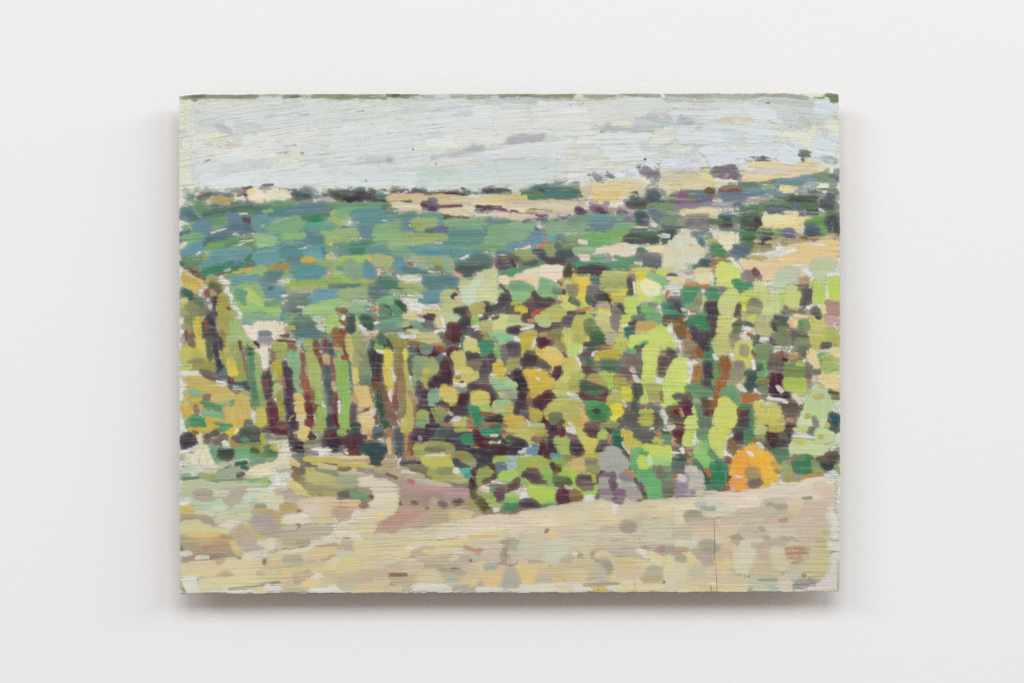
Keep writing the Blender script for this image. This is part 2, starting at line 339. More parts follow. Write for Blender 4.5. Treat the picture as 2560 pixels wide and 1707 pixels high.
# ---------------------------------------------------------------- the paint: every stroke, laid down in order
# rows: x1 y1 x2 y2 width colour dryness, in units of 1/5.6 * 10 photograph pixels from the corner given by the @ line
STROKES = """
@440 230
30 24 125 14 16 d3dad6 2
25 32 110 26 14 d2d9d4 2
60 40 175 24 18 d1d9d7 2
120 18 235 11 14 d4dbd8 2
150 36 235 20 18 d2dbd9 2
30 50 110 36 12 d3dad2 3
70 48 235 34 20 d2dad8 2
120 62 235 48 18 d6dcd6 2
95 68 200 58 14 dfe2dd 1
80 60 140 48 14 cdd6d4 1
55 84 150 74 16 dfe3df 2
60 94 140 86 14 dfe3da 2
140 76 235 66 18 d8dfdb 2
150 70 235 60 12 d9dfdb 2
35 104 130 96 14 d1dadc 2
60 112 130 100 13 c9d1d4 2
28 110 60 106 16 cedade 3
80 122 200 106 14 d4dedb 2
34 122 120 118 14 d3dfe0 2
110 126 235 112 16 cfdcdc 1
45 130 140 124 10 d6e2e2 2
130 126 235 120 14 d2dedc 1
180 88 235 82 14 ccd9da 3
175 100 222 98 12 c9d0d5 2
180 104 210 106 7 c6cad2 2
34 46 66 44 8 c1cbcc 3
55 46 78 56 9 b4c0c1 4
55 46 76 50 5 9fb0b3 6
85 46 118 52 12 c3cfcf 2
108 104 120 102 7 c5c9ce 2
170 32 186 31 2 a9a9b3 5
125 36 140 33 4 cfccd4 3
150 16 176 16 5 c8d2d3 3
28 78 40 72 5 d6dde4 3
14 52 20 50 4 d0dee2 3
28 88 42 87 5 d0d8e2 2
20 74 38 72 5 dde2e4 3
33 98 42 94 6 d6dde2 2
28 20 42 18 6 ccd8de 3
46 74 58 70 7 d6a08c 8
58 70 76 66 8 d4a088 8
72 78 92 74 8 d8a890 8
60 80 74 74 7 d29c88 8
58 86 70 82 5 d8a898 8
84 68 94 72 5 d6a68c 8
68 76 74 74 3 bf6f50 8
48 38 58 37 3 c9a87c 7
28 28 31 28 2 c89878 3
152 76 168 76 3 8e7048 5
140 87 157 85 1.5 8a8058 4
155 28 180 23 5 a9b276 7
165 28 178 27 4 93a25c 7
188 27 193 24 3 a3ae7c 7
158 48 176 43 3 93a46c 6
162 97 174 95 4 93ac62 5
176 86 178 86 1.5 7c8c58 2
40 72 44 82 5 a6b478 7
22 85 27 84 2.5 8ea060 5
42 84 52 80 3 98a868 7
40 98 48 96 3 756f50 6
6 34 24 32 1.5 6f6a4c 6
6 27 12 30 1.2 77704f 6
38 72 48 72 2 9aa8a8 6
60 78 62 79 1.5 8a9098 3
145 125 165 121 2 cfd9dc 2
30 143 44 139 3 6a3a46 3
40 142 56 139 5 4c4858 2
52 143 80 145 4 5d7288 2
30 150 52 145 8 5d615a 2
15 147 25 145 7 40788a 3
15 150 22 152 4 4d8690 3
50 150 82 150 7 bd9f5a 2
55 153 70 151 3 c8a04e 2
78 138 92 136 5 7e5a60 6
80 146 95 142 7 8c6868 6
92 136 106 134 5 6a4850 4
96 143 104 149 7 484858 2
117 135 132 135 6 6e4e54 5
122 131 136 130 1.5 5e484e 3
145 136 160 137 3 8d6264 6
125 138 127 142 2.5 7c6062 5
104 142 118 150 14 e8dcb0 1
105 139 109 141 5 e8cf80 2
106 148 118 142 10 efdcb6 1
144 141 160 146 9 eedcb2 2
130 143 142 143 6 e2dcbc 4
82 150 94 148 4 e2d8b4 5
162 140 188 142 8 44545a 1
174 138 190 138 7 5a6e7e 4
178 134 186 136 6 6f8498 6
190 137 200 142 7 7a8ca8 6
165 148 190 146 8 4a6862 1
190 145 205 148 6 5a7890 3
206 143 222 146 8 6a5862 4
215 143 235 141 6 3c5550 1
222 148 235 150 5 44604e 2
195 151 215 151 4 c8ccb0 6
8 6 116 5 4.5 6c7d50 2
20 6.5 40 6 3.5 4f6350 3
60 6 110 5 4 6f8052 2
116 4 150 4 3 a9ac7c 5
150 6 176 6 5 7d8a5c 4
160 7 172 6 4 66744a 4
176 5 190 5 3 b4b488 4
189 5 235 5 4 6c8250 2
5 11 30 12 5 98a46c 5
6 7 18 8 5 b8bf90 4
30 12 116 9 4 dcd9b0 5
190 9 235 10 4 d6d49c 3
@860 230
0 20 60 12 12 d5dcd9 2
10 30 110 18 16 d6dcd6 2
40 14 180 6 10 cdd5ce 3
80 16 150 10 12 c9d1c9 2
0 36 60 28 10 c8d0d6 3
30 48 150 36 16 d6dddb 1
90 30 200 22 12 c8d1d2 1
120 20 235 22 14 d0d8da 2
110 34 200 30 12 c8d2ce 2
200 10 235 14 12 bfc9cc 2
180 26 235 24 10 dfe2e0 1
190 34 235 32 12 e2e4e2 1
130 46 235 38 14 dde2df 1
0 58 120 46 14 dae0dc 1
60 58 140 50 10 d2dee0 2
0 66 60 60 12 d6dfe2 2
80 62 140 58 8 c2d2d6 2
100 68 170 64 14 dfe3e0 1
110 74 190 70 12 e4e6e3 1
0 76 110 68 14 d8deda 1
140 52 235 46 14 d4dedc 2
170 60 235 54 14 d6dedb 1
160 68 235 62 12 dde0dc 1
0 88 110 76 16 d4dddc 1
0 94 120 86 12 d2dcd8 1
20 98 70 100 16 c9cdd2 2
40 104 80 96 12 c0c6cd 1
32 98 66 97 8 bcbfc8 3
60 95 70 97 4 9aa8b4 4
55 105 62 107 5 b8c4ca 4
75 94 120 92 12 cdd9da 2
70 104 118 98 10 c4d4d2 2
115 84 150 84 10 d4dde0 3
150 90 190 84 8 c9cfd4 3
122 92 160 88 5 b0b6c2 3
158 86 184 80 5 b2b6be 4
178 77 196 80 8 aab0b8 3
165 84 196 78 5 b4bac2 4
130 98 210 94 10 d2d9da 2
182 92 214 94 12 c2d6d6 2
195 90 235 82 14 d4dce2 2
205 86 235 76 8 d4d8e2 3
210 78 220 77 4 e0c4b4 7
195 104 235 102 9 b8d4da 2
222 102 235 100 5 a6cfe0 3
0 112 110 104 12 cfdcdc 1
0 120 110 114 14 cbdadb 1
0 128 100 122 12 d2dedc 1
20 118 120 118 12 c8d9da 1
70 112 120 112 6 c3d7d8 2
106 114 160 112 12 b6cfc6 1
110 124 215 118 14 bdd3cf 0
160 112 222 110 12 bdd4d8 1
120 130 230 124 12 c4d5d2 1
130 106 220 104 6 dcdcc8 4
215 112 235 116 8 dcdcc8 5
210 130 235 124 10 c8d6d2 2
84 130 96 134 5 c6dae4 4
26 68 34 64 6 aecbe0 3
12 62 18 62 4 d8e0e6 3
125 46 136 52 6 d6d6a8 7
150 53 164 60 5 cfc69e 7
150 66 165 62 3 b87c58 8
165 64 166 66 2 a84830 5
180 51 200 54 3 c4c88c 7
66 66 76 63 4 bcc47e 7
12 70 26 69 4 c8cc90 7
110 55 118 62 6 e6dcd0 6
140 80 165 82 2 d8cc94 4
134 82 138 80 2 c8a860 6
106 80 150 79 2 d8d8b8 4
180 77 200 74 2 c4b89a 6
0 42 35 37 2 90a074 6
70 39 80 38 1.5 8a7868 4
80 30 85 29 2 8a7888 5
12 27 28 26 1.5 8c7a90 5
130 22 164 20 2 acc0d4 4
0 6 60 6 5 6a7f48 3
38 6 62 5 4 c8cca0 6
60 5 106 5 5 64783c 3
68 5 78 4 3 3c3c2c 3
108 5 124 7 4 9aae98 3
150 4 170 5 4 a8b49c 4
172 6 206 6 6 8fa489 3
206 4 235 4 2 98a484 5
0 9 40 12 4 c9ca86 4
60 11 80 10 5 cdcb92 5
92 8 140 6 5 c4d0c4 3
80 20 81 22 1 706878 2
96 80 97 81 1 303038 0
30 124 31 125 1 606870 0
0 140 20 140 10 46605a 2
14 138 28 137 6 4a6e66 3
18 142 44 141 7 425a54 2
0 152 22 150 8 3c2c44 1
12 149 48 148 6 4a2f4c 1
34 139 44 138 5 667a74 5
48 138 58 138 4 3e7466 4
45 146 64 144 5 4e6a88 3
50 150 62 149 4 4a6a88 4
40 155 62 153 8 3e5a54 2
55 140 64 143 4 c9d0b4 6
66 139 90 141 6 5a3848 3
92 145 98 146 2 6a4858 3
74 140 84 147 3 dcbca4 5
75 145 88 141 4 d8b8a0 4
96 139 113 141 7 3f5560 1
110 145 158 142 5 4e2c40 2
150 144 178 146 5 4c3248 2
165 136 176 142 5 4a3250 4
172 139 186 141 5 6a7288 6
182 144 195 143 5 54607c 4
198 134 210 132 3 7a5080 6
195 139 228 138 6 3f3c50 2
212 137 232 139 5 44485a 2
60 150 115 148 10 d8b080 1
95 150 150 152 10 dcb488 0
120 150 165 148 8 d4ae84 1
150 152 190 150 8 d6bc98 1
62 155 80 153 4 cf9f74 2
120 151 128 152 6 6a7890 2
110 155 124 154 4 7a5a68 3
82 154 94 153 5 48604e 4
185 150 235 146 8 d8c48c 1
200 154 235 151 6 e2bc78 1
172 147 210 145 3 dfdfc2 4
@1280 230
0 22 80 12 14 d0d7d6 2
0 12 60 10 8 bfc8ca 3
40 18 150 24 16 dfe0da 1
60 28 160 18 14 e0e3e0 0
0 34 110 22 14 d8dddc 1
30 36 120 32 16 e3e4e0 0
70 30 110 30 10 e6e7e4 0
110 24 200 20 14 d4dcdb 1
140 16 235 14 12 d2d8d0 2
150 26 235 22 8 cfd8d4 2
0 46 110 38 14 dcdfda 1
0 56 110 50 14 d9ddd6 1
30 60 120 54 12 d8ddd4 1
115 38 160 32 12 d8d8c4 2
100 42 190 30 8 dcdccc 3
120 45 170 42 8 d2d4c8 3
160 34 230 28 8 dadacb 3
190 26 235 26 8 dadde0 2
195 30 224 32 8 c6c8d2 1
222 30 234 46 5 b9bcc6 1
168 42 235 44 10 b8c4cc 1
190 36 235 42 10 b9c0ca 0
112 50 150 52 6 a9b4bd 3
128 54 200 52 7 a5bac2 2
150 56 235 50 5 a6bcc6 3
140 42 168 44 8 dcdcc0 2
132 44 138 46 5 b4bec4 4
205 35 214 36 3 dfc8b0 4
192 44 200 44 3 d6d6be 4
132 58 139 58 2.5 d2dcdc 2
40 62 60 64 5 b2aab4 4
0 66 48 62 7 aeabb6 1
4 74 36 70 10 b0b2ba 1
10 78 22 79 7 aab0b4 1
0 68 30 68 6 acaab6 1
40 72 80 70 8 d2dae0 2
0 84 120 74 16 d6dedc 1
0 92 110 86 12 d4dcda 1
0 104 60 100 14 c0d4d2 1
0 97 48 96 4 a4ccd8 2
46 94 49 97 2 88bede 4
0 112 80 106 12 c4d6d2 1
0 122 70 116 14 c2d2cc 1
5 130 40 126 8 c3d1cc 1
60 108 120 100 12 d6dacc 2
80 100 140 96 14 dad8cc 2
100 110 150 104 10 d9d9d0 2
60 100 80 106 10 d4cfa8 5
80 76 120 72 14 d6d8b4 4
90 66 190 62 12 dde1d8 2
125 80 180 72 16 d0dce0 1
130 68 200 66 14 d4dee0 1
130 84 190 80 14 d4dfe2 1
140 96 190 90 12 d3dedd 1
140 88 146 98 8 c8dee8 2
180 72 220 78 12 b9ced2 2
184 80 225 80 7 b0c8d0 3
195 72 220 64 12 dedfc2 1
200 62 235 58 10 d6dad4 3
200 56 235 54 6 dcdcb8 4
190 88 235 84 8 d2dcd8 3
195 94 235 90 6 d4d8c8 4
80 63 95 63 2.5 98a862 6
24 40 30 58 6 d8d8a8 6
22 28 34 40 8 d8d8b4 6
0 5 86 5 5 74884c 3
40 10 86 9 5 b6c0b4 3
44 10 50 11 3 acb84c 5
86 7 106 9 6 d6d2b0 3
100 5 142 6 4 8ea088 4
115 8 135 8 4 a0aa98 4
140 4 180 4 3 7c9068 5
178 5 235 5 3 8ea48c 4
210 5 213 7 2 dce4e8 1
90 14 140 10 6 d4d2b8 3
80 18 100 17 2 6f7468 5
196 101 188 107 5 d6dde8 1
186 98 200 104 12 d0dae6 0
210 98 235 96 8 d6dae6 2
208 106 225 110 6 cdd2e0 3
220 114 232 115 2 cfe0ea 3
214 108 235 104 5 d4d8e4 3
186 94 187 95 1.5 303028 1
78 116 102 114 12 d6dde6 1
94 122 103 124 8 d2dae8 1
115 114 130 114 5 d4dce6 1
106 116 128 118 9 8f8090 2
110 122 124 122 5 7e6a7c 3
122 115 130 118 5 cdd6e2 4
131 116 144 119 9 57687e 4
132 114 140 115 5 6a7690 5
145 118 158 117 9 d4dcea 0
160 116 168 118 7 8a7a50 6
150 112 164 110 3 6a6450 5
165 109 180 116 8 d2dce6 1
182 110 204 112 11 7e7288 2
190 115 205 114 7 6a5e74 3
198 104 204 107 5 4a4050 6
204 104 206 110 3 504a58 6
58 122 75 118 8 d8d8b4 6
18 134 30 128 4 5a6078 5
24 132 55 130 5 62647c 6
35 129 45 128 4 c8d0e0 5
60 126 78 124 5 585e78 5
60 128 76 128 3 7a80a0 6
60 120 62 118 3 6a6a48 6
60 132 82 132 3 8f7c50 6
82 128 94 128 3 92946c 6
110 120 118 130 3 d0dce6 4
116 130 150 126 4 7a7a60 7
30 136 90 140 10 3a6a70 0
14 142 50 146 8 4c824c 0
14 144 40 138 8 4f7a58 1
25 149 80 148 7 468068 0
44 142 92 144 10 40707c 0
66 150 90 146 7 46747a 1
38 137 46 139 3 4c4a50 3
84 138 96 140 4 6a5048 6
96 146 106 146 3 5a6058 4
100 152 118 150 4 7aa05a 6
0 150 20 148 6 d8b878 1
0 155 100 155 6 cfae90 1
95 136 120 138 8 d2b48c 2
112 134 180 132 10 e0c384 1
116 146 170 138 12 e2c07c 0
120 142 150 145 10 e6bc6c 0
150 146 180 138 10 e0cfa0 2
132 146 152 144 5 e6be70 0
145 145 152 143 2.4 eeb440 1
115 150 150 148 4 e4c074 2
150 150 190 142 5 e0dfc4 5
165 134 210 132 6 dedcc4 5
206 124 235 124 6 e4d0a0 4
214 120 232 128 10 e6c48c 1
218 136 235 134 10 e4c490 1
165 143 176 142 6 4a6a70 2
166 150 180 149 8 48626a 3
170 142 177 148 7 3f5c66 2
184 148 200 138 8 8a7240 5
192 140 206 145 12 4a5a6a 1
188 152 206 149 10 4c5c70 1
175 155 200 154 6 44546c 2
200 135 206 140 4 8a7448 6
224 148 235 144 10 4f5a78 2
205 154 235 155 5 4a6a60 3
230 125 235 118 5 c8c0c8 4
@1700 230
0 10 120 8 8 bac5b8 2
0 18 90 14 12 d2d6c8 2
40 18 130 22 10 cfd6d6 2
60 24 150 26 12 d4dcdf 1
90 22 170 24 14 d4dadc 1
100 12 190 16 10 c9d0c8 2
120 10 215 20 6 c2cac4 3
0 24 60 22 12 d2d8d4 1
0 30 100 28 8 d2dae0 2
30 33 110 32 8 d2dae2 2
96 34 150 36 12 cfdfe6 1
100 28 150 32 10 d6dfe2 1
135 22 190 30 14 c6cdcf 1
140 32 192 34 16 c2cbce 1
150 42 190 42 10 c5ccce 2
168 40 182 44 7 c8c6c0 3
0 38 60 36 8 d0d8dc 2
0 38 13 42 10 a9bac4 2
2 36 10 36 5 94aab8 3
0 50 18 44 4 8c9aa0 5
50 40 72 38 6 dcbc9c 4
66 36 98 38 6 dccfb0 4
25 46 120 47 3 b8b888 6
0 52 130 50 5 d2dce0 3
30 52 130 56 12 cfdde2 1
0 58 60 60 8 d2dde2 1
0 66 60 64 10 cfdce2 1
55 64 132 66 12 cddce0 1
54 57 90 57 5 c2d6da 2
60 62 90 66 7 c2d4da 2
90 60 97 62 4 d6d8b4 5
22 72 34 66 8 d8d8bc 5
20 78 50 76 7 bacfd2 2
0 76 22 74 8 dadccc 3
0 84 40 82 8 dce0d6 3
30 82 60 84 12 d2dee4 1
40 90 140 84 12 cdd7e2 1
44 98 90 94 12 d0dae4 0
46 101 66 102 7 cddcea 1
80 90 140 84 8 c9d2e0 2
0 94 30 98 12 cfd6e2 1
0 104 26 104 8 ccd6e6 1
14 100 30 100 7 d2dae6 1
28 94 46 92 6 cfcc9c 6
142 78 165 92 16 cadae8 0
138 92 162 96 10 cfdde8 0
160 80 164 84 5 c6d8ea 2
192 72 214 80 18 c6d8e2 0
192 84 212 88 14 ccdde8 0
190 70 200 76 6 cad8e0 2
196 92 220 97 6 8e9cb8 2
205 95 220 98 6 8494b4 2
210 92 214 90 3 8a7a50 5
190 18 212 8 10 c8d9e2 1
190 26 216 24 14 c8dae2 1
196 14 222 18 8 cadbe4 0
190 34 210 34 6 c8d6da 3
194 40 206 62 10 cfd8d4 4
208 28 222 36 8 d2dacc 5
188 9 200 7 5 7a8a3c 3
206 5 222 6 6 66742c 2
212 10 222 12 7 667238 1
106 4 120 3 3 7c9060 4
100 6 150 4 3 9cae98 4
0 5 105 6 4 9cb29c 3
130 4 150 3 2 b89070 6
150 5 180 9 3 98a896 4
52 1 55 1 1.5 5a6048 1
120 15 125 15 2 787880 3
110 14 116 13 3 9aa898 5
145 37 160 35 2 6c5f5c 6
165 27 168 34 2 6c5c60 7
168 42 178 40 3 7a6458 6
150 50 178 52 6 c9a484 7
155 54 182 58 5 cba070 7
165 36 178 42 4 806050 7
0 98 26 105 3 8a78a0 6
6 94 14 102 4 6a5068 7
10 90 12 108 2 6a4a58 5
14 96 16 98 2.5 6a3a60 4
3 111 16 109 4 7a6830 5
9 105 12 112 4 6a5a30 6
26 111 42 106 4 7a6c3c 5
30 108 40 109 4 6f6438 5
76 94 100 91 5 8a7a98 5
84 92 120 90 4 9e96b4 6
72 96 92 94 3 5a3a58 6
92 94 126 95 6 4a4458 2
108 90 120 89 3 76683c 6
115 92 124 99 5 3c3c50 2
100 97 122 97 3 6a5a58 5
130 97 142 97 3 a08474 7
166 83 182 86 5 4c4656 2
165 88 182 89 6 524c5a 2
164 94 178 92 4 9a7c68 5
168 97 178 98 2 54605c 6
171 93 173 98 2 3c3c48 2
78 102 100 104 4 a08478 6
64 102 80 98 4 8a7058 6
108 104 145 104 7 ecc68c 0
104 114 160 110 12 d6c0a2 0
140 108 185 106 8 e0c2a0 0
160 104 189 101 6 ebc488 0
160 114 187 114 10 e4bf94 0
90 120 150 116 8 e2c596 0
88 126 140 122 6 e6c488 0
130 121 190 118 5 e4cfa0 1
186 104 190 110 6 ecc890 1
0 118 40 118 12 cfbf98 0
0 126 48 126 10 d8bc88 0
5 134 44 132 7 dcc890 1
26 116 50 124 7 ecc888 0
0 112 30 115 5 c8c0a0 3
24 113 44 112 3 8a9a5c 5
48 110 74 106 8 6a5068 0
50 106 74 105 4 6f5428 4
48 112 62 114 6 5a6468 1
70 108 80 114 10 60486c 0
64 114 78 118 9 63406c 0
48 118 74 119 5 6a4070 1
76 118 78 126 4 5c3c5c 2
68 120 70 129 2 4a4a48 6
76 121 77 127 2 3c3c48 4
80 115 96 111 5 7c7048 6
82 110 94 108 4 7a6c3c 6
80 116 90 116 3 5a4858 4
50 123 80 126 5 dfdcc8 5
0 140 18 142 5 4a4470 1
0 146 16 144 6 8a3c6c 1
4 143 16 146 4 8c3a70 2
0 152 20 149 6 6a5888 0
14 148 22 150 5 5f8a58 1
0 155 25 155 4 8c4470 2
20 141 48 142 5 4c5270 1
18 146 46 146 7 54608a 0
22 153 44 152 6 605888 0
36 146 46 151 6 8a3c78 1
44 145 48 150 3 8a3a70 2
35 138 48 140 6 5f4a20 2
38 136 45 138 5 6a5228 3
50 140 56 146 4 7a5a34 5
55 140 80 143 8 57608a 0
60 146 110 142 12 5a6690 0
56 137 95 137 5 7a2f4c 3
80 139 95 140 4 7c3450 2
60 134 85 131 6 7a6c38 5
84 131 110 130 6 3f6a6a 0
90 132 112 138 8 41688a 0
88 140 92 134 4 5c8c50 2
90 130 112 128 3 4a6a58 2
110 144 160 140 8 566a94 0
95 145 120 140 7 4b6fa0 0
60 150 92 149 7 5c6c90 0
64 154 86 153 5 4c80a4 1
110 130 150 124 6 5a8c4c 1
112 128 155 122 3 6a7050 3
134 127 180 124 8 41688a 0
140 131 172 128 4 4a7c6c 1
170 122 205 120 5 4f6c84 1
186 118 216 116 4 5a7c48 2
180 121 222 120 6 4a6484 1
208 116 222 122 6 48546c 2
196 124 215 124 3 6a8c48 3
180 122 190 124 4 54709c 1
118 138 165 132 5 4c7890 2
115 133 130 134 4 d6dcb8 5
120 141 144 138 5 4f88a8 1
140 134 165 136 5 e2d48c 0
145 138 162 138 5 e0cf84 0
160 140 185 134 6 9098a8 4
172 130 190 128 4 98a0b4 5
165 146 200 142 5 8890a4 5
186 137 222 136 2.5 4a6a50 4
210 134 216 133 4 4f7a58 4
205 141 215 148 5 48546a 2
208 146 217 148 5 47506a 1
180 140 222 142 3 5a7458 6
165 143 200 148 4 7a8a78 6
125 150 175 148 4 5a7058 5
92 152 118 150 6 c4a4a4 3
100 148 130 146 5 c8bca8 4
150 154 192 150 8 4c6a64 0
156 150 190 153 7 3f6050 0
195 152 218 155 6 46586a 1
120 155 160 155 4 5a7a54 3
45 152 60 150 6 dcdcc0 3
@440 510
8 12 22 6 12 4c7890 1
14 14 36 22 14 4a6c86 0
20 24 34 22 8 4a6480 0
28 2 48 12 14 5c9468 0
30 8 36 18 8 6a9c68 1
50 4 110 2 8 40687c 0
55 10 110 7 10 4a7a78 0
40 17 70 12 8 4c7c78 0
40 22 75 17 9 5a8f60 0
60 2 75 1 6 d2b878 2
4 16 8 22 8 46708c 1
112 4 235 2 8 5e9870 0
110 9 160 8 10 4c7c80 0
135 6 220 5 9 5c9468 0
120 14 170 12 10 487c98 0
165 12 208 9 13 5478a0 0
170 5 215 3 9 4c7894 0
172 14 195 17 7 6a6c94 0
180 3 210 6 5 646e98 1
215 1 235 3 5 6a9a68 1
113 15 123 15 7 5465a8 1
122 10 135 10 4 7cb068 1
124 10 126 16 3 78a858 0
88 11 113 13 9 54906c 1
86 20 112 20 8 547e88 0
82 26 112 24 5 4c6e8a 0
94 21 112 26 6 6a5a72 4
70 15 100 14 3 d8d8c0 4
69 21 86 22 14 5f74a8 0
48 26 70 24 12 62a068 0
20 30 40 28 8 72b06c 1
30 36 50 40 8 70a060 1
26 36 46 32 18 6080aa 0
38 26 44 40 9 5a76a8 0
48 48 84 34 12 4e6a94 0
45 50 76 46 8 4a648a 0
70 38 90 32 9 4c648c 0
50 40 72 35 3 d6d6b8 5
86 37 120 33 12 4c6288 0
90 42 130 44 5 6f7c78 5
80 43 95 43 3 d2d4bc 5
112 24 132 36 18 5f94a4 0
112 22 132 22 8 5c8cac 0
120 31 123 31 2.5 8cc060 0
130 36 178 24 12 7cb27c 0
136 32 175 20 9 7ab078 0
140 44 185 36 10 78b078 0
134 38 185 38 9 80b87c 0
178 18 220 15 7 548860 0
188 23 205 20 8 20907c 0
185 24 192 26 5 2c9080 1
183 33 222 29 10 5cb09c 0
190 38 220 36 8 5fa8a4 0
219 14 235 10 10 8fb464 0
222 22 230 24 12 a0b860 2
222 34 235 32 6 8aa468 3
232 36 235 35 4 3f78a0 2
200 44 235 40 9 86b46c 0
208 52 235 46 10 94b860 0
205 46 235 54 8 8cb464 1
176 42 205 50 12 4c7890 0
172 46 200 58 9 507ca0 0
162 54 208 58 7 5888a0 0
205 58 222 57 4 dcd8b8 5
132 45 160 50 13 66b0a4 0
150 46 180 44 8 88b870 1
140 52 160 52 6 5cb09c 0
108 50 140 54 14 94c488 0
115 58 138 58 8 9cc888 0
5 43 20 38 5 3f6c80 1
4 47 12 44 6 3f6880 1
4 54 9 50 6 426c84 2
10 46 22 42 4 d6d8c0 5
14 42 26 40 4 dcdcc4 5
10 50 36 46 10 6cb07c 0
10 53 25 51 6 7cc088 0
6 61 15 57 7 e2d8b4 1
20 64 42 54 16 5a8cac 0
8 68 40 62 10 5c90b0 0
10 74 34 72 10 5a8cac 0
12 77 20 78 5 5f88b8 1
40 56 50 50 8 4a7c80 1
48 60 105 50 10 68a45c 0
44 63 66 60 8 70a85c 0
72 58 110 50 9 5c9468 1
68 68 112 62 8 60946c 1
70 66 92 56 5 dcdac0 4
88 55 108 50 6 e0dcc4 3
28 71 34 68 4 dcd8c0 3
38 67 52 69 5 e0dcc6 4
100 62 112 68 6 6c7868 3
10 84 45 76 9 68985c 0
20 86 38 84 7 5c9470 0
40 76 50 80 12 80b060 0
46 74 56 82 8 7cac68 1
52 70 104 66 14 5c94a8 0
50 80 100 74 14 5c92a8 0
55 87 95 80 10 5c90a8 0
36 88 60 84 10 5c8ca8 0
115 66 140 63 6 289070 1
104 74 118 76 8 2c8c74 1
96 78 104 78 5 3c8468 2
55 88 80 84 6 3c8c78 2
112 76 140 72 18 5c94b0 0
116 82 138 82 12 5f98b4 0
141 70 147 84 6 2c9474 0
130 86 133 88 4 5f98c0 0
142 58 150 74 10 5f9cac 0
148 62 178 64 12 4a8498 0
150 72 178 68 10 4f88a0 0
154 76 176 76 8 5a8088 0
158 84 190 82 14 4f8a9c 0
180 66 212 62 10 5a98a4 0
186 70 210 70 14 62a0b8 0
198 64 210 78 8 5a98b0 0
206 62 211 74 5 4c8098 1
165 58 195 62 4 dcdccc 5
172 62 182 61 2.5 e8ece8 2
150 55 162 57 4 dcdcc0 4
212 62 235 70 8 7cac70 2
222 68 235 74 7 6a949c 3
222 56 235 62 6 5c98a0 2
212 72 224 71 4 c8d4bc 5
177 79 195 80 8 c8ac40 0
180 77 190 76 4 d0b03c 1
212 74 216 78 5 d0b840 0
195 86 220 84 10 8aac68 0
190 86 200 92 6 88a85c 1
208 88 218 82 6 98a84c 1
225 84 235 80 8 8cc05c 0
5 80 11 86 5 3f7a78 4
10 76 20 80 6 68985c 2
95 84 110 82 5 8a4c4c 5
84 86 94 84 5 5a6870 3
110 82 117 79 3 dcd8c4 4
118 90 144 88 5 3c8c80 1
50 92 110 88 8 3c8c78 0
35 96 80 92 8 3a9078 0
35 100 60 98 5 3c9074 1
30 92 38 90 4 d8d8c4 4
67 93 76 92 4 dcd8c0 4
36 103 52 101 5 dcdcc8 5
55 99 80 96 3 8c5050 5
10 88 20 90 5 4c4c40 4
20 92 30 98 7 6a4a40 3
28 98 44 108 5 70443c 4
120 95 162 90 10 a0a04c 0
120 90 158 88 6 98984c 1
140 88 162 88 5 b08844 2
148 96 172 98 9 90b058 1
112 92 122 96 9 90b468 0
94 98 124 94 14 90bc74 0
92 100 115 104 9 8cbc74 0
100 106 106 110 4 94b868 2
80 97 106 91 5 e0b038 0
82 98 90 98 4 e0a838 0
70 102 95 99 6 70a464 1
80 106 116 104 9 5a90a8 0
82 112 118 112 10 5890a4 1
110 96 120 94 6 84b460 1
115 104 124 100 7 8cac68 3
122 108 148 98 12 4f7c94 0
124 110 142 104 8 4c7888 0
124 100 152 96 6 507c8c 2
155 100 172 102 12 84b878 0
150 106 176 106 7 8cbc7c 1
160 92 195 88 10 4c88a0 0
170 100 200 94 14 4c84a8 0
172 108 205 100 8 4c80a8 0
195 92 218 96 8 4c84a4 0
175 94 192 92 6 447ca4 1
212 94 228 90 8 c8b888 5
205 102 226 98 5 c4b488 6
222 98 235 96 8 9cc860 1
226 90 235 92 7 5090a8 2
145 110 160 108 8 d8d8a8 4
160 114 235 106 10 88b44c 0
155 116 190 114 9 94b850 0
118 111 150 111 5 d6d6b8 5
150 114 160 112 4 d8d8b8 5
108 118 148 128 16 5080a4 0
110 128 145 122 14 5484a8 0
120 132 145 130 8 5484a0 0
112 116 135 118 7 4c7c98 1
130 118 136 118 3 58607c 2
149 122 165 123 6 566c80 1
160 120 195 118 8 a0b068 1
188 118 215 116 5 d8dac0 4
150 128 170 126 6 e0e0c8 4
215 116 235 116 6 68907c 1
195 124 222 122 7 4a7ca4 1
190 130 228 128 12 4a84b4 0
188 137 225 132 6 4c80a4 1
170 128 195 130 8 5a8484 0
154 138 190 134 14 6a8c7c 0
175 142 195 134 8 688c84 0
160 146 180 142 7 708878 2
142 140 155 136 5 dcdcb8 5
145 146 155 145 5 6a7898 2
162 149 180 152 10 4f7078 1
145 152 165 155 8 608c68 2
170 143 180 144 3 d0d8b8 5
195 142 235 136 8 88bc5c 0
182 150 230 146 12 8cc068 0
180 156 215 152 6 84b868 1
212 150 235 142 6 dcdcc8 4
225 148 235 152 5 8a6838 4
80 122 115 116 14 78b06c 0
80 132 120 128 12 7cb464 0
85 142 140 140 14 84bc60 0
85 150 145 148 12 88bc5c 0
95 122 112 134 12 a0c858 0
96 130 120 140 10 9cc85c 0
84 124 98 124 5 58a080 2
88 130 96 140 6 5ca880 2
125 140 145 136 8 68a484 1
98 154 125 154 4 5ca074 2
105 120 110 116 4 b0b050 2
10 96 16 110 10 c8b058 0
12 104 34 112 16 ccb050 0
14 112 38 118 12 d0b44c 0
18 120 32 124 10 c8a848 0
30 106 40 116 9 d2b850 0
10 122 22 128 8 3c7470 1
18 126 22 138 7 3c6c68 1
8 134 16 136 7 ccc068 2
10 142 20 144 8 c8b854 1
10 150 24 152 10 a0a050 1
26 134 30 140 6 884c30 3
46 106 58 104 8 a8a850 1
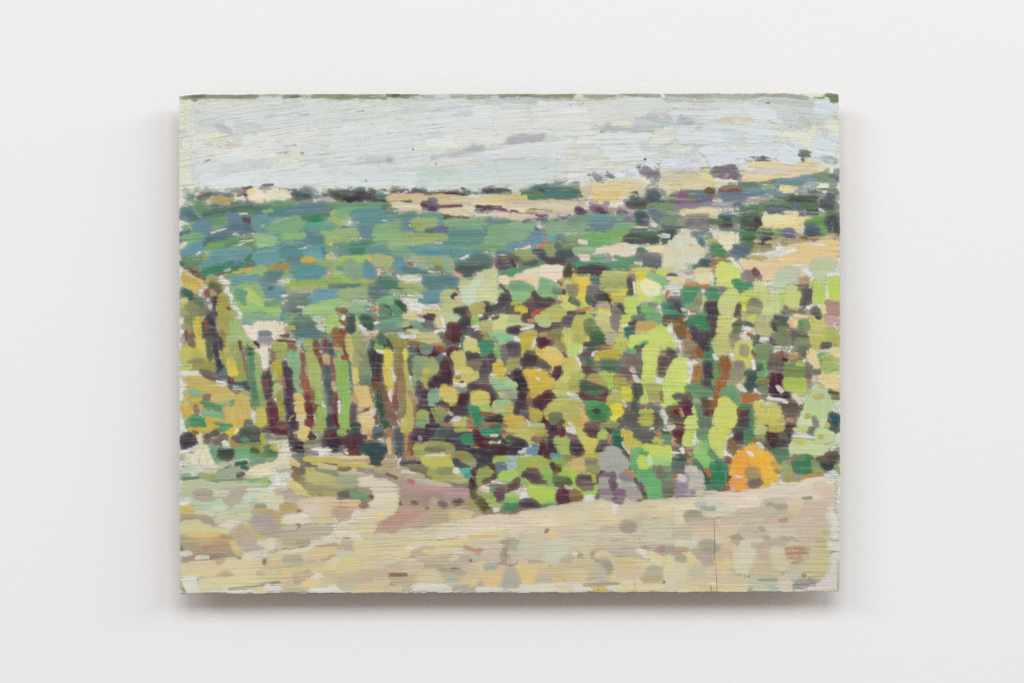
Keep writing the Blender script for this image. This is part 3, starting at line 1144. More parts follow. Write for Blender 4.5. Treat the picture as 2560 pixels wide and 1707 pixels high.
44 112 64 112 9 909448 1
58 104 72 112 9 e6e4d8 1
66 106 76 110 6 e8e6de 1
40 114 44 122 7 d8ccb0 3
34 124 42 118 6 dcd4b8 3
42 124 50 128 7 8c4044 3
46 120 48 126 5 843c44 2
50 112 62 122 10 6c6048 2
54 116 62 134 9 74684c 2
50 122 56 132 6 a0985c 3
46 134 50 150 7 e0dccc 3
53 132 58 150 7 4f3c4c 1
58 132 64 138 7 5c4848 2
42 140 46 156 4 8c5440 4
30 134 40 146 12 5f785c 1
16 140 30 154 14 808c50 2
30 148 42 155 10 6c8050 1
42 154 56 154 7 404c64 1
64 128 72 150 12 a09c3c 0
60 142 66 156 9 a4a438 0
70 138 80 156 10 a8a844 0
72 145 76 147 4 8a4038 3
71 114 80 140 5 e4e4d8 1
78 140 92 156 6 e4e4d8 2
@860 510
0 4 60 3 9 68a884 0
0 10 50 9 7 70b080 0
0 16 20 14 8 84b878 0
12 14 75 10 9 5488a0 0
15 20 60 16 9 5c94a4 0
55 4 66 4 8 5f8a70 1
60 8 78 12 6 8a9478 4
66 2 85 2 6 d8cca8 2
80 6 115 8 10 d8c8a4 0
80 14 120 12 8 d4b898 0
115 11 150 14 9 dcc48c 0
125 6 175 10 8 d8c49c 0
140 14 175 14 6 dcd0a4 1
125 8 140 7 4 d0a494 1
112 4 132 3 8 74507c 0
120 6 128 8 4 64446c 1
108 1 116 2 3 583054 3
135 4 165 2.5 2.5 7c3454 1
180 1 235 3 5 dcd0a0 1
186 4 220 6 4 642c50 1
210 6 235 10 3 7c2c58 0
195 7 210 7 2.5 4c2440 4
178 10 220 10 5 dcdccc 3
175 15 235 16 7 d6ccb4 3
215 14 235 18 6 d8bca8 1
165 22 225 23 4 d8d8c8 5
70 10 78 8 4 d8dcd0 4
88 14 104 16 4 b0a098 3
134 17 150 19 6 644824 2
150 18 175 20 5 7c5828 3
172 21 197 21 3 8a6028 3
140 20 150 22 4 8c6838 5
75 20 100 16 9 5f9888 0
50 20 75 20 8 6aa080 0
20 26 75 20 10 5488a0 0
22 30 40 36 12 5c80a4 0
20 40 42 36 10 5480a0 0
25 48 42 44 7 547c9c 0
12 34 20 40 6 5c8ca8 1
0 27 20 26 6 c0ccac 5
0 34 8 34 4 4c7888 2
0 40 16 38 7 90b870 0
0 45 20 44 7 94b870 0
42 26 54 26 7 5c9c90 1
54 24 70 28 7 ccd4b8 5
72 26 86 26 9 7cac7c 1
44 34 80 32 9 7cb474 0
42 42 90 38 10 80b46c 0
45 50 110 46 10 84b870 0
84 24 98 20 8 5c80a0 0
86 30 95 28 7 5878a0 1
80 35 96 32 6 5884a0 1
92 30 100 31 4 ccd4b8 5
108 18 136 16 7 5890a8 0
106 16 125 15 4 5c98a8 1
130 22 138 24 8 5890a8 0
134 30 138 28 8 5488a8 0
95 26 128 26 10 90b470 0
104 34 122 32 10 8cb474 0
108 22 130 22 6 94b864 0
96 30 110 29 4 a0a850 1
94 38 115 38 6 6098a0 0
116 38 130 38 5 548474 1
128 36 146 38 7 6468a0 0
140 33 146 36 7 6c5c94 1
100 44 150 43 4 94ac60 1
92 45 140 46 4 a0b058 1
100 52 146 48 9 90b468 0
138 44 148 46 5 a0b064 1
138 52 142 54 5 a8a850 2
142 26 200 26 9 78b47c 0
148 34 200 32 10 78b080 0
150 42 200 40 10 5c9c90 0
150 48 195 46 9 5fa08c 0
148 40 156 48 8 54909c 1
200 24 215 28 9 5c8c94 0
195 36 208 42 9 5c8c98 0
210 28 235 26 8 5f9880 0
205 36 235 34 9 7cb074 0
210 44 235 42 8 78b07c 0
200 48 235 48 9 7cb480 0
195 56 235 54 10 74ac7c 0
150 55 190 50 4 4a7ca4 1
186 50 190 52 4 3f70a8 1
140 56 190 54 8 60a090 0
180 62 230 60 8 78a874 0
45 55 60 54 7 78a878 2
50 58 105 57 6 90b880 3
60 63 110 62 7 84b47c 2
90 62 150 60 6 5898a4 0
110 64 190 68 7 548ca4 0
105 70 150 70 9 508ca8 0
150 72 170 72 9 5c98a0 1
10 51 45 49 3 d8dcc8 5
5 56 10 62 6 78b078 2
0 58 7 70 12 5f8c98 0
4 66 8 74 8 5c90a8 1
12 56 44 56 5 2c8c74 0
10 60 30 64 9 3c907c 0
12 70 28 68 8 3c8c78 0
32 64 60 62 9 6098a0 0
34 70 65 70 9 60949c 0
44 62 64 68 6 5c94a4 1
66 70 90 68 9 74a87c 2
70 76 100 72 8 84b08c 3
85 80 105 76 5 b4c8a0 5
86 86 104 82 6 8c6c40 4
90 84 100 86 5 94784c 5
0 78 40 76 7 9cc858 0
18 82 34 88 7 98c45c 0
0 104 30 100 8 98c45c 0
0 110 25 107 8 90bc58 0
25 94 40 100 14 4f88b0 0
28 82 38 90 10 4f84a8 0
30 98 44 96 9 4c7ca8 0
20 98 28 100 6 a0c860 1
4 84 22 100 18 80ac80 0
4 92 18 92 22 84b088 0
36 76 52 86 7 dcb458 0
42 76 66 84 14 a0b870 0
48 84 62 86 8 98b474 0
68 82 74 79 5 e0b450 0
50 76 66 76 5 c4b468 1
72 84 84 90 13 4a84b0 0
70 78 80 76 4 4470a8 0
74 92 84 94 8 5084a8 0
66 90 72 92 6 84a06c 2
48 92 68 90 6 946840 4
45 97 60 95 5 a06c3c 5
35 102 55 99 3 a07048 5
105 75 118 76 4 b0ac44 0
105 84 120 84 16 90bc8c 0
108 92 116 93 5 90bc8c 0
118 80 134 78 8 98b068 1
128 80 136 82 6 b0a850 1
136 76 148 76 7 90b480 1
134 82 152 90 16 84b490 0
138 92 150 92 8 84b088 0
130 94 142 96 4 94642c 4
122 92 136 90 6 708860 1
84 90 105 94 9 547c8c 0
88 96 118 97 6 547c84 0
104 94 112 96 4 5c8884 1
118 96 135 98 4 d8d8b4 4
150 84 157 84 4 d0a078 3
162 80 175 74 8 d8d4c0 1
166 76 174 80 7 dcd8c8 2
190 68 205 68 4 d8d4c0 5
200 74 215 68 7 dccfb4 3
225 67 235 66 5 d8d4c4 4
215 68 230 68 5 4a7494 2
180 74 205 78 10 4c747c 0
158 84 206 82 10 4f7c80 0
160 90 205 88 8 4c7070 0
160 94 180 96 9 547474 0
168 104 176 104 8 4f7070 0
164 98 178 100 8 587878 0
215 74 235 74 6 5c4c5c 2
214 82 235 84 10 5c5464 0
218 90 235 90 8 584c5c 0
222 96 235 98 7 4f7c74 1
210 78 214 84 6 b4643c 4
222 76 235 78 4 a06438 5
172 94 190 92 4 783c28 3
156 90 160 98 5 8c4a30 3
152 98 164 102 6 d4a490 5
164 100 168 108 5 d0a088 5
160 108 164 122 5 b46444 4
157 124 162 118 4 a05838 4
180 98 194 102 8 c89078 5
196 92 216 88 6 c88a64 5
214 94 220 112 8 b8683c 4
216 108 222 118 8 b06038 4
216 116 230 124 6 543c54 2
222 104 235 110 10 e8d0ac 0
78 103 110 102 7 d0d4a4 4
85 110 115 106 8 d6d8bc 4
100 116 118 114 5 dcdcc8 4
38 109 52 110 6 dcd8c4 3
20 112 48 108 5 b4b060 1
0 116 26 115 8 507884 0
26 116 50 114 6 84a068 1
0 124 45 120 8 8cac6c 0
0 130 40 128 8 88ac6c 0
48 106 74 108 10 4f8874 0
54 114 80 118 12 4c887c 0
70 120 90 124 8 4c8880 0
60 116 66 122 8 4f847c 0
78 114 100 114 7 98b060 0
88 122 118 118 7 88a868 0
92 128 110 124 7 88ac60 2
64 122 84 124 5 8cac74 3
36 118 60 120 9 507880 0
36 126 60 122 12 4f7884 0
40 132 56 130 8 507888 0
112 108 158 108 12 507c90 0
120 103 148 103 6 54847c 0
125 116 155 114 8 547c88 0
118 114 128 124 6 5c8488 1
135 122 148 120 7 4f80a8 1
106 134 134 128 14 4f80a8 0
110 128 130 132 10 4c7ca0 0
118 142 130 138 8 4c7498 1
120 122 130 124 6 5484a0 1
50 132 84 130 5 dcdcc8 4
90 128 110 130 5 d4d8b4 4
12 138 40 134 8 dcdccc 3
0 144 8 142 4 e0e0d4 4
90 140 135 146 10 e2e2d4 2
90 152 134 150 8 e2e2d6 2
70 126 100 136 5 dcdcc8 5
48 136 76 134 8 70b070 0
52 140 72 138 7 78b470 0
70 146 84 150 12 4f9878 0
64 142 76 140 6 68a874 0
72 136 84 142 7 3c4c38 3
84 142 87 152 6 4c5c48 3
50 142 62 144 6 4c5438 4
62 146 66 156 6 4c4c38 3
52 148 60 152 9 509080 0
12 142 30 144 9 84b87c 0
8 150 30 152 10 84b878 0
30 146 38 148 6 509880 1
35 150 50 148 6 c08058 4
24 150 34 150 6 e0d8c8 2
38 143 48 141 5 c89878 5
0 148 4 152 6 7c5840 3
5 155 45 155 3 509880 2
110 154 130 152 9 c8b870 0
92 155 102 155 4 c8bc70 1
118 155 126 156 3 4c3c44 2
138 128 154 124 9 b4b868 0
138 136 158 130 12 b8bc6c 0
138 144 165 142 10 b8c068 0
140 152 160 150 10 c0c478 0
152 132 156 126 5 4c5038 2
158 130 166 138 6 d8a890 5
166 142 176 148 6 dcd0c0 3
195 100 212 96 12 c8cc84 0
164 112 200 106 10 c4cc88 0
165 118 210 112 12 ccd088 0
190 118 212 124 14 ccd084 0
186 132 214 128 14 ccd088 0
195 138 215 138 8 ccd080 0
180 116 190 110 7 c0d8a8 0
180 108 198 106 6 b8d0a0 0
180 120 192 118 4 e0e0d0 2
166 126 182 124 10 bcd8ac 0
168 134 184 132 14 bcd8a8 0
174 140 184 138 8 c0dcb0 0
184 128 192 126 7 c8c868 1
208 124 222 122 8 a8cc80 0
206 122 212 126 6 98c878 0
218 130 232 128 8 4f4858 1
220 136 234 138 8 544c5c 0
210 144 235 144 10 5c5c60 0
214 150 235 152 8 686864 1
206 142 214 136 4 d8dcc4 4
192 140 204 142 7 504458 0
194 148 206 150 10 544858 0
175 144 194 142 6 b0a450 0
178 148 194 148 8 b4a44c 0
156 150 172 148 8 504458 0
160 153 172 153 5 504458 0
165 144 172 146 4 584858 1
172 150 176 156 5 8c4c34 4
196 154 206 154 5 4f4858 1
@1280 510
0 4 90 6 10 dcc8a4 0
0 8 40 10 5 e0d49c 0
30 3 90 2 6 cfc4a4 0
20 9 60 11 5 8a7a4c 5
60 8 95 7 6 dcbfa0 1
0 10 8 11 3 7c3458 1
0 14 30 15 4 a87c88 2
22 15 48 18 4 843868 1
0 18 30 20 8 d8bca0 0
10 22 36 21 4 c8b4a8 2
95 6 150 3 6 d8dac8 4
70 11 90 9 4 d4d8c4 4
150 2 162 8 5 dcdccc 3
46 17 70 20 5 d4d8c8 4
62 16 80 17 4 7c4c88 4
70 20 84 18 5 74487c 3
90 7 98 10 6 60305c 0
92 12 104 13 6 703c68 0
112 4 128 8 7 84508c 0
118 9 130 11 5 6c3868 0
126 12 132 14 3 642c50 2
105 13 120 14 5 8c7c48 5
134 10 150 14 8 98844c 5
130 8 160 7 4 a09468 5
148 10 162 12 4 7c5080 1
152 15 166 22 6 8c5c98 0
158 20 168 27 4 845090 1
160 0 200 2 7 5c585c 1
165 4 190 5 5 60605c 1
190 4 235 6 8 688c58 0
205 8 235 11 6 7c9c68 0
162 8 180 10 5 dcdccc 4
218 12 235 16 4 d8d8c4 5
172 14 188 14 7 44586c 0
174 20 190 20 10 445870 0
176 27 190 27 8 4c6070 0
182 22 191 24 4 744c88 1
192 8 206 18 9 54688c 0
200 14 216 18 8 5c6c88 0
200 22 214 26 7 586c8c 0
215 18 235 20 6 688c74 2
208 25 235 28 8 689070 1
192 24 200 30 5 ccd4c0 4
170 33 190 34 4 d6d8c8 4
168 37 188 36 3 8c4c60 2
185 34 215 36 6 70906c 1
193 39 212 40 4 844c68 2
210 32 235 34 5 5c6870 4
16 25 45 23 6 40687c 3
40 24 65 25 6 446880 4
60 23 78 24 4 504c70 3
34 28 42 36 5 d8dcc8 4
6 29 32 32 5 9c6c30 3
42 36 50 46 6 84784c 4
45 42 51 50 5 8c7440 5
0 28 30 30 6 78b084 0
0 34 34 38 10 74ac80 0
0 46 28 44 10 74ac80 0
32 34 37 37 4 485c78 1
28 44 42 40 8 58749c 0
22 50 44 48 9 547ca8 0
24 57 40 54 8 5080b0 0
0 52 20 50 5 84ac64 0
0 58 22 56 7 4f80a8 0
0 65 12 62 6 4c7898 1
5 65 25 60 4 dcd4bc 4
28 62 38 60 5 cc9470 5
36 58 46 56 6 c87848 4
44 54 55 54 6 c87040 4
44 64 48 74 7 c07038 4
52 30 110 26 10 78a880 0
50 36 105 34 10 7cac78 0
52 42 100 40 10 78a87c 0
80 24 110 20 8 6ca080 0
110 20 135 19 7 4f88a0 0
108 26 135 24 8 54789c 0
115 30 158 28 10 587894 0
120 36 150 34 10 5c7c94 0
102 38 118 40 8 547898 0
138 20 158 18 7 6c9c70 0
145 32 168 30 7 70a874 0
52 48 75 48 8 5090b0 0
64 46 74 52 8 587890 1
58 52 72 54 6 5c8890 0
76 44 90 43 5 ccc8a0 5
96 48 160 40 10 68a850 0
110 44 162 39 6 60a458 0
90 52 150 50 9 60a84c 0
95 58 135 56 7 60a448 0
112 60 155 56 6 6cac6c 0
80 48 100 52 8 749858 0
94 53 104 54 4 d8d8b8 3
140 48 156 49 4 c8bca0 5
165 40 200 42 6 3c8068 0
160 46 205 48 9 54685c 0
156 54 205 53 7 505c60 0
205 40 228 38 7 4f5c60 1
218 37 231 42 7 40586c 0
210 50 228 48 9 48606c 1
212 56 224 55 6 586c70 2
208 44 220 45 4 c8d0b8 4
48 62 66 58 10 849850 0
62 56 68 64 6 506478 0
68 60 90 62 10 7c8c50 0
75 66 92 62 7 6c7860 0
64 70 88 70 12 4c5870 0
76 76 90 74 6 50586c 1
5 72 34 68 9 889c50 0
30 66 44 68 6 50546c 0
38 70 46 73 5 504c68 1
50 68 62 72 12 849450 0
10 80 50 76 10 7c8c54 0
0 74 10 78 6 646c58 1
0 80 4 90 5 443c54 2
3 84 14 88 6 c87048 4
14 88 35 84 10 607068 0
28 82 42 80 7 646470 0
45 80 75 79 6 5c4c54 1
52 84 72 84 7 6c5858 1
38 84 46 86 6 4c9870 1
0 96 22 92 9 4c9870 0
20 94 38 90 6 4f9070 0
20 98 60 92 9 e0d4b4 0
5 104 60 98 10 e4c8a0 0
40 92 70 92 9 e4d4b4 0
40 104 66 100 9 e8d0b0 0
20 108 45 106 10 e8c898 0
0 108 10 106 6 e4c498 0
32 112 37 120 6 e8d0a4 0
54 106 66 108 5 e8dcc8 1
88 64 120 66 8 84b478 0
90 70 118 70 8 88b880 0
115 62 150 60 6 80b07c 2
122 66 175 64 10 dcc8ac 0
130 70 175 69 8 e0ccb0 0
148 60 162 60 6 e4cca4 0
115 72 125 70 5 e0ccb8 1
165 62 190 58 5 d8dac8 4
190 58 215 58 4 d8d8c0 5
94 77 110 79 8 e4c8b0 0
112 76 134 78 9 5ca880 0
115 73 130 73 4 6cb088 1
133 74 138 78 8 a09098 0
140 78 148 76 6 dcd8ac 0
143 74 150 75 3 389870 1
176 64 200 72 8 40806c 0
195 60 205 64 5 3f8060 1
190 64 215 66 6 e0d098 0
195 64 230 60 7 e4d898 0
174 74 205 76 9 7c7480 0
200 72 210 84 12 8c8088 0
185 82 208 84 10 5c6478 0
184 90 205 92 7 506074 0
150 80 180 78 8 4c9870 0
82 82 110 86 8 409c78 0
100 88 160 86 9 409478 0
140 86 180 82 8 4a9c70 0
135 93 160 92 6 4c8870 1
78 78 92 78 5 6c6878 1
92 92 130 94 9 5c5058 0
95 96 128 98 8 5c4c54 0
110 88 130 89 6 5c5058 1
122 92 138 93 4 64504c 2
76 84 86 88 7 58503c 3
74 94 84 92 8 584c38 2
72 100 86 98 8 645434 3
70 106 80 104 5 94885c 5
182 84 172 84 5 c8d4b8 4
164 88 180 88 6 c08860 5
163 96 176 96 6 c8a078 5
164 100 178 99 3 8c5038 4
215 70 232 64 14 e0d8ac 0
215 82 232 78 14 e0dcb4 0
214 90 232 88 10 dcd8ac 0
220 56 235 50 8 ccd0a4 1
228 48 235 46 5 d4d4bc 3
203 94 225 92 8 c4c874 1
176 94 200 96 8 c0c454 0
175 100 215 100 6 c8c84c 0
190 104 210 102 5 b8c850 1
218 100 230 100 4 5c5c54 4
216 104 235 104 3 c8d0c8 3
224 108 235 106 6 dcc888 0
85 102 110 102 6 c0bc60 1
88 108 108 108 9 e0c83c 0
92 114 106 114 10 e0bc3c 0
72 110 86 114 10 c8c45c 0
72 118 80 120 6 d0c868 1
96 122 104 126 12 dcc040 0
94 134 102 134 12 d4c848 0
98 142 110 144 10 c8c44c 0
64 108 69 112 5 a85034 3
70 120 74 124 6 6c4c4c 1
78 116 92 118 9 8c8460 1
80 124 88 126 8 8c8458 1
72 128 84 132 14 ccc858 0
72 142 86 146 14 ccc85c 0
80 148 100 150 10 c0cc4c 0
74 152 84 155 8 b4c44c 0
82 132 86 136 5 546058 1
86 136 94 142 8 54705c 0
112 104 122 106 8 3c7078 0
116 108 122 116 8 4c7078 0
108 118 120 122 12 7c6c6c 0
106 132 120 130 14 746c6c 0
104 130 110 138 8 547474 1
124 122 132 128 8 4c5060 0
120 130 134 136 8 54545c 0
124 118 130 120 5 d8dcc8 2
128 124 140 128 4 4c2c1c 2
132 128 138 138 6 443420 3
136 138 142 146 6 443c28 3
136 126 139 132 4 b4683c 4
115 138 120 148 6 6c4048 1
120 144 134 144 9 b09c7c 0
124 147 134 148 5 b8a078 0
122 150 138 152 7 d4c43c 0
122 154 136 155 5 d8d490 0
104 152 118 153 6 b8c458 0
108 156 116 155 3 509868 1
128 100 160 98 9 b4b860 0
126 108 162 106 10 a8ac54 0
126 116 162 114 9 94a050 0
132 120 160 122 9 b0b454 0
140 128 160 124 8 d0c840 0
142 134 158 134 8 b8b84c 0
142 140 158 139 6 b89c50 0
142 144 156 144 8 887068 0
142 150 158 152 10 7c6c68 0
150 142 160 152 5 5c505c 1
164 104 168 122 6 604c4c 0
162 126 170 128 5 584858 1
164 100 172 102 4 b07858 4
171 110 174 132 4 e2e2d8 1
170 132 200 138 5 e0e0d4 1
162 134 174 140 12 b8d04c 0
162 148 174 152 12 b8d050 0
178 104 196 104 10 d8cc24 0
176 112 184 126 9 d8d448 0
180 110 200 130 14 d0d860 0
192 100 212 108 9 78c070 0
206 112 214 116 8 64b868 0
200 132 212 130 8 84c458 0
180 130 208 135 5 ccd04c 0
184 112 202 120 16 e4e0a0 0
188 124 204 122 12 e4e0a8 0
192 110 206 116 8 e8e0b0 0
220 120 214 132 4 b86840 3
214 118 235 114 5 d8dcd0 2
220 124 235 126 7 d8d8cc 3
195 94 200 96 4 b88858 4
182 142 200 146 9 6cb058 0
180 150 200 152 9 68b058 0
177 144 178 152 4 4c7c7c 2
193 140 202 142 5 888878 1
204 144 210 152 6 d8ccb8 3
212 142 224 144 8 2c8c74 0
214 150 235 152 9 349074 0
220 134 235 138 7 6c646c 0
222 143 235 145 5 686468 0
0 114 20 114 9 64a878 0
4 122 28 120 10 6cac78 0
2 130 24 128 10 7cb868 0
6 136 18 136 8 6cb470 0
40 108 55 112 9 70b070 0
40 118 64 118 9 70b074 0
36 124 60 126 9 74b86c 0
44 131 58 131 6 7cc068 0
58 122 68 124 6 6c846c 1
26 126 32 134 5 b4b848 1
30 124 36 134 5 604048 0
34 138 60 136 8 5c4c50 0
36 146 54 143 6 604c54 0
20 140 30 142 10 745c60 0
18 148 30 148 8 705458 0
0 143 10 142 6 6c5848 1
6 146 18 148 7 c4b83c 0
8 150 20 150 4 d0bc34 1
0 140 12 138 3 b0b444 2
62 136 68 138 5 b06040 4
32 150 55 149 4 a84c34 3
12 154 30 154 5 483858 1
28 154 40 152 5 b84c30 2
0 155 10 153 4 8c4048 3
52 148 72 150 8 a8b448 0
40 155 72 154 5 b8b84c 0
80 154 102 152 8 6c5058 0
92 148 108 147 4 b06848 4
108 148 120 148 4 c89070 5
@1700 510
0 4 22 3 7 94749c 1
0 2 12 1 4 885890 0
26 2 48 1 5 8c8490 2
45 3 90 1 6 a8a4b0 2
75 1 85 1 3 4c6488 1
25 8 50 8 7 dcccA8 2
0 13 45 12 8 dccc90 0
40 13 56 13 7 dcc888 1
10 17 40 17 6 908c7c 1
10 26 40 24 10 78706c 0
0 26 14 24 7 8c8c78 2
14 31 40 32 5 84807c 3
50 8 100 12 7 d8dccc 3
55 18 75 18 7 40587c 0
55 24 74 22 8 3c5068 0
58 31 72 30 8 604850 0
40 24 58 26 8 54704c 1
74 20 84 24 10 5c8060 1
56 34 78 36 6 6c8c74 4
55 41 80 40 6 a0b898 6
86 6 120 4 6 4c7850 1
105 8 120 6 6 508048 0
112 2 160 4 6 54804c 0
76 9 95 9 3 4c6c50 4
122 6 150 6 6 54586c 0
124 10 150 10 8 54607c 0
128 15 140 15 6 646880 0
135 8 160 8 5 4c6c58 1
160 2 176 2 6 545c84 0
162 8 172 12 9 5c6480 0
164 16 170 17 4 605878 1
172 2 194 3 9 507048 0
178 9 198 9 3 486050 4
178 13 196 14 3 4c6450 4
198 2 214 2 7 4c5468 0
205 8 216 10 8 545c74 0
206 14 216 14 7 50803c 1
195 8 204 14 6 dcdccc 2
88 16 116 16 6 4f7050 0
88 24 112 22 12 4c6850 0
90 32 112 30 9 4f5c54 0
104 22 114 26 7 4c4050 1
95 36 108 36 6 543c48 1
86 34 94 30 6 44684c 1
118 20 150 18 10 e4d89c 0
120 28 165 24 10 e4d490 0
130 34 165 30 9 e4cc84 0
150 16 165 14 7 e0d4a0 0
120 22 145 22 7 dcdcb4 0
165 22 178 22 9 e4cc80 0
140 36 155 32 5 d8cc94 1
86 42 104 46 10 3f8048 0
88 50 104 50 10 3f7450 0
92 57 102 57 7 447848 0
108 40 126 38 9 50843c 0
116 42 128 42 8 445c3c 0
115 50 128 50 12 444858 0
118 56 128 55 6 484c60 1
108 58 122 54 5 4c5c64 2
104 52 114 51 5 d8a878 4
134 37 144 40 7 5c8c48 1
136 44 142 44 7 5c9048 1
144 38 158 40 9 4f5880 0
144 46 158 46 10 4f5880 0
148 50 156 50 6 484c6c 0
160 46 170 42 6 b88c58 5
130 48 140 46 6 98804c 5
176 26 188 28 9 508c38 0
188 22 202 24 9 54903c 0
192 30 202 36 8 58983c 0
190 42 202 42 8 508c40 0
178 32 192 34 9 4c5878 0
177 40 192 40 10 4a5474 0
180 46 196 46 6 445868 0
168 48 185 47 4 50605c 2
205 20 220 20 9 4c5460 0
204 28 222 28 10 505868 0
208 36 222 35 8 505464 0
218 20 222 40 5 50505c 1
218 40 223 45 3 4c4c5c 2
100 62 150 54 8 c89c5c 5
96 68 130 64 8 c8985c 5
90 76 124 74 8 c4a468 5
120 54 160 52 6 c8a870 5
140 50 175 52 5 b89c68 5
165 50 200 47 4 b48c50 4
195 48 220 44 5 d0b078 4
168 60 215 58 10 e8c088 0
150 66 220 64 10 e8bc80 0
140 74 220 72 10 e8bc80 0
136 82 200 80 10 e8c088 0
205 54 221 56 8 e4c07c 0
90 86 140 84 6 e8c08c 0
95 94 138 92 12 e4bc90 0
115 102 140 100 9 e8c094 0
86 84 110 84 4 ecc48c 1
170 92 172 104 5 e4c090 1
124 74 160 64 7 dce0d4 2
75 84 88 90 10 e0e0d4 2
175 54 202 58 4 d8dcd4 3
155 88 182 88 6 e2e2d8 2
0 46 20 44 10 dcdcb8 0
0 56 22 54 10 dce0bc 0
0 66 30 62 12 e0d8b0 0
0 74 30 72 10 e0dcb4 0
0 82 28 80 8 dce0bc 0
12 64 30 64 9 e4d4a0 0
0 90 10 88 6 dcdcc0 1
15 42 46 38 8 648490 4
25 48 48 44 6 5c8090 4
28 50 32 58 6 406480 1
30 60 36 60 5 6c8c90 4
40 36 46 38 5 486c80 3
42 36 54 48 6 dcdccc 2
42 56 60 55 6 98a040 1
56 56 64 62 6 a49c40 1
43 60 60 62 8 44844c 0
44 66 62 68 9 408858 0
52 70 62 70 6 48885c 0
56 48 76 50 8 e0d8a4 0
62 58 76 56 9 e0dcb0 0
66 64 72 62 6 dcdcb8 1
75 60 98 64 7 486478 1
76 66 96 66 9 446080 0
80 72 92 71 6 486884 0
68 70 78 68 5 4c6878 3
20 88 32 84 5 50707c 2
30 80 45 82 7 3c5c70 0
30 84 40 87 6 44606c 1
40 86 60 78 6 a06c38 4
45 92 55 86 7 b08850 4
60 76 70 80 4 a8784c 4
68 80 72 90 4 9c6038 3
5 98 25 94 5 c0a880 5
38 98 50 94 6 b89468 5
24 96 40 94 8 e4d094 0
24 102 42 102 10 e0d49c 0
26 108 42 108 7 dcd4a0 0
4 100 18 104 6 dcdcc8 3
45 100 50 110 7 dfe0d2 3
56 88 72 92 12 c8d858 0
56 98 80 98 12 c4d854 0
56 106 80 104 10 ccdc58 0
72 92 80 98 8 c0d84c 0
55 114 72 114 10 c4d064 0
92 98 112 102 9 8c7470 0
96 106 110 106 9 8c7474 0
102 92 108 96 6 703040 0
104 98 110 97 4 804450 1
142 92 162 94 8 b4c490 0
136 100 160 100 9 b0c494 0
132 108 158 106 8 b0c898 0
130 114 145 113 6 b4cca8 1
160 92 166 98 6 c0c08c 1
186 82 215 80 8 b0c490 0
186 90 214 90 10 acc48c 0
190 96 212 96 8 b8cc98 0
196 78 212 77 5 b4c898 1
174 92 184 100 9 e2e2da 1
206 100 222 96 6 e0e0d4 2
168 106 180 104 6 b08858 4
170 110 180 110 5 b89468 5
155 116 180 114 4 706040 4
6 115 40 115 5 b86c24 2
12 112 38 117 4 c07828 3
0 108 6 108 4 e0d08c 1
4 122 26 120 9 3a9470 0
4 130 28 128 9 38946c 0
5 138 26 136 9 40946c 0
10 144 24 143 8 6c9860 0
26 126 33 134 6 8c9868 0
22 138 32 136 7 84885c 0
34 130 34 142 4 b4c460 1
38 120 52 120 8 408870 0
40 130 58 130 10 3f9470 0
42 136 58 138 6 449468 0
36 142 54 142 9 5c4850 0
38 150 54 151 10 50444c 0
16 150 24 152 5 b07c34 3
0 138 2 150 5 585058 2
2 146 10 152 5 d4d8cc 4
24 155 36 155 3 349878 1
58 120 66 124 9 8c7068 0
74 108 84 108 7 2c9464 0
78 116 100 116 9 2f9868 0
82 122 96 122 6 2c9468 0
92 112 102 114 5 30986c 1
78 124 90 126 7 787c5c 0
104 108 112 114 6 c4cc70 0
104 118 125 116 9 c8cc74 0
92 126 130 124 10 c4cc58 0
110 134 138 132 14 c4cc70 0
116 144 138 142 14 c8d078 0
110 152 132 152 10 c4cc74 0
68 124 76 122 9 c8d064 0
60 134 84 132 12 c4cc6c 0
58 144 80 144 14 c4c870 0
60 152 84 152 8 c8cc74 0
86 130 100 134 8 ccd048 0
88 142 94 150 8 d0d438 0
100 134 112 138 7 7c7460 0
96 142 114 142 12 8c8858 0
96 150 110 150 9 949868 0
84 140 80 152 6 645450 1
76 155 84 154 4 5c5454 1
118 112 130 108 6 dfe0d6 3
126 118 140 128 6 dfe0d4 3
143 126 150 138 9 a8d048 0
150 120 170 120 9 c0c86c 0
150 130 168 128 12 c0cc64 0
148 140 170 138 10 c4cc68 0
150 144 160 146 6 c4c868 1
166 120 176 118 5 7c7c50 2
172 122 188 122 8 746468 0
174 128 188 132 9 6c6064 0
170 138 180 136 7 6c6468 0
168 142 175 140 4 5c5054 2
190 108 196 116 8 a8cc48 0
190 122 200 126 10 a8c848 0
190 134 200 136 10 b0cc50 0
192 142 198 142 5 b0c44c 1
206 110 220 108 9 b0cc4c 0
208 118 222 118 10 b4d040 0
210 128 222 126 9 b8d03c 0
213 134 222 132 7 b0d048 1
202 110 206 132 5 e0e0d8 2
178 146 200 144 8 e2e2d8 1
205 138 222 142 7 b07868 0
204 148 222 150 12 b87c70 0
200 142 202 154 4 e4c890 1
186 150 194 150 10 6c6458 0
190 146 194 148 4 5c5c5c 1
145 146 175 152 6 7c7050 4
140 152 165 154 6 847c70 4
@440 790
84 3 104 4 8 e2e2d8 0
95 2 150 4 9 7cb080 0
105 8 150 8 6 84b8a0 0
148 2 152 8 6 4088a0 1
94 12 110 14 7 5c98ac 0
98 16 106 17 5 5490a8 1
95 22 110 26 18 e8d4b8 0
112 12 150 14 10 e4d4b0 0
110 22 138 24 18 e8d8bc 0
98 30 112 33 6 e8d8b8 0
118 26 132 28 11 647098 0
118 34 132 34 10 9c98a4 0
116 40 132 40 8 d0c4bc 0
116 48 132 46 11 e4d4b8 0
120 56 130 58 12 dcd8bc 0
121 66 130 66 12 e8dcc0 0
118 72 128 73 6 e8dcc4 0
132 32 140 28 7 ecd8b8 0
155 6 172 4 8 70a46c 1
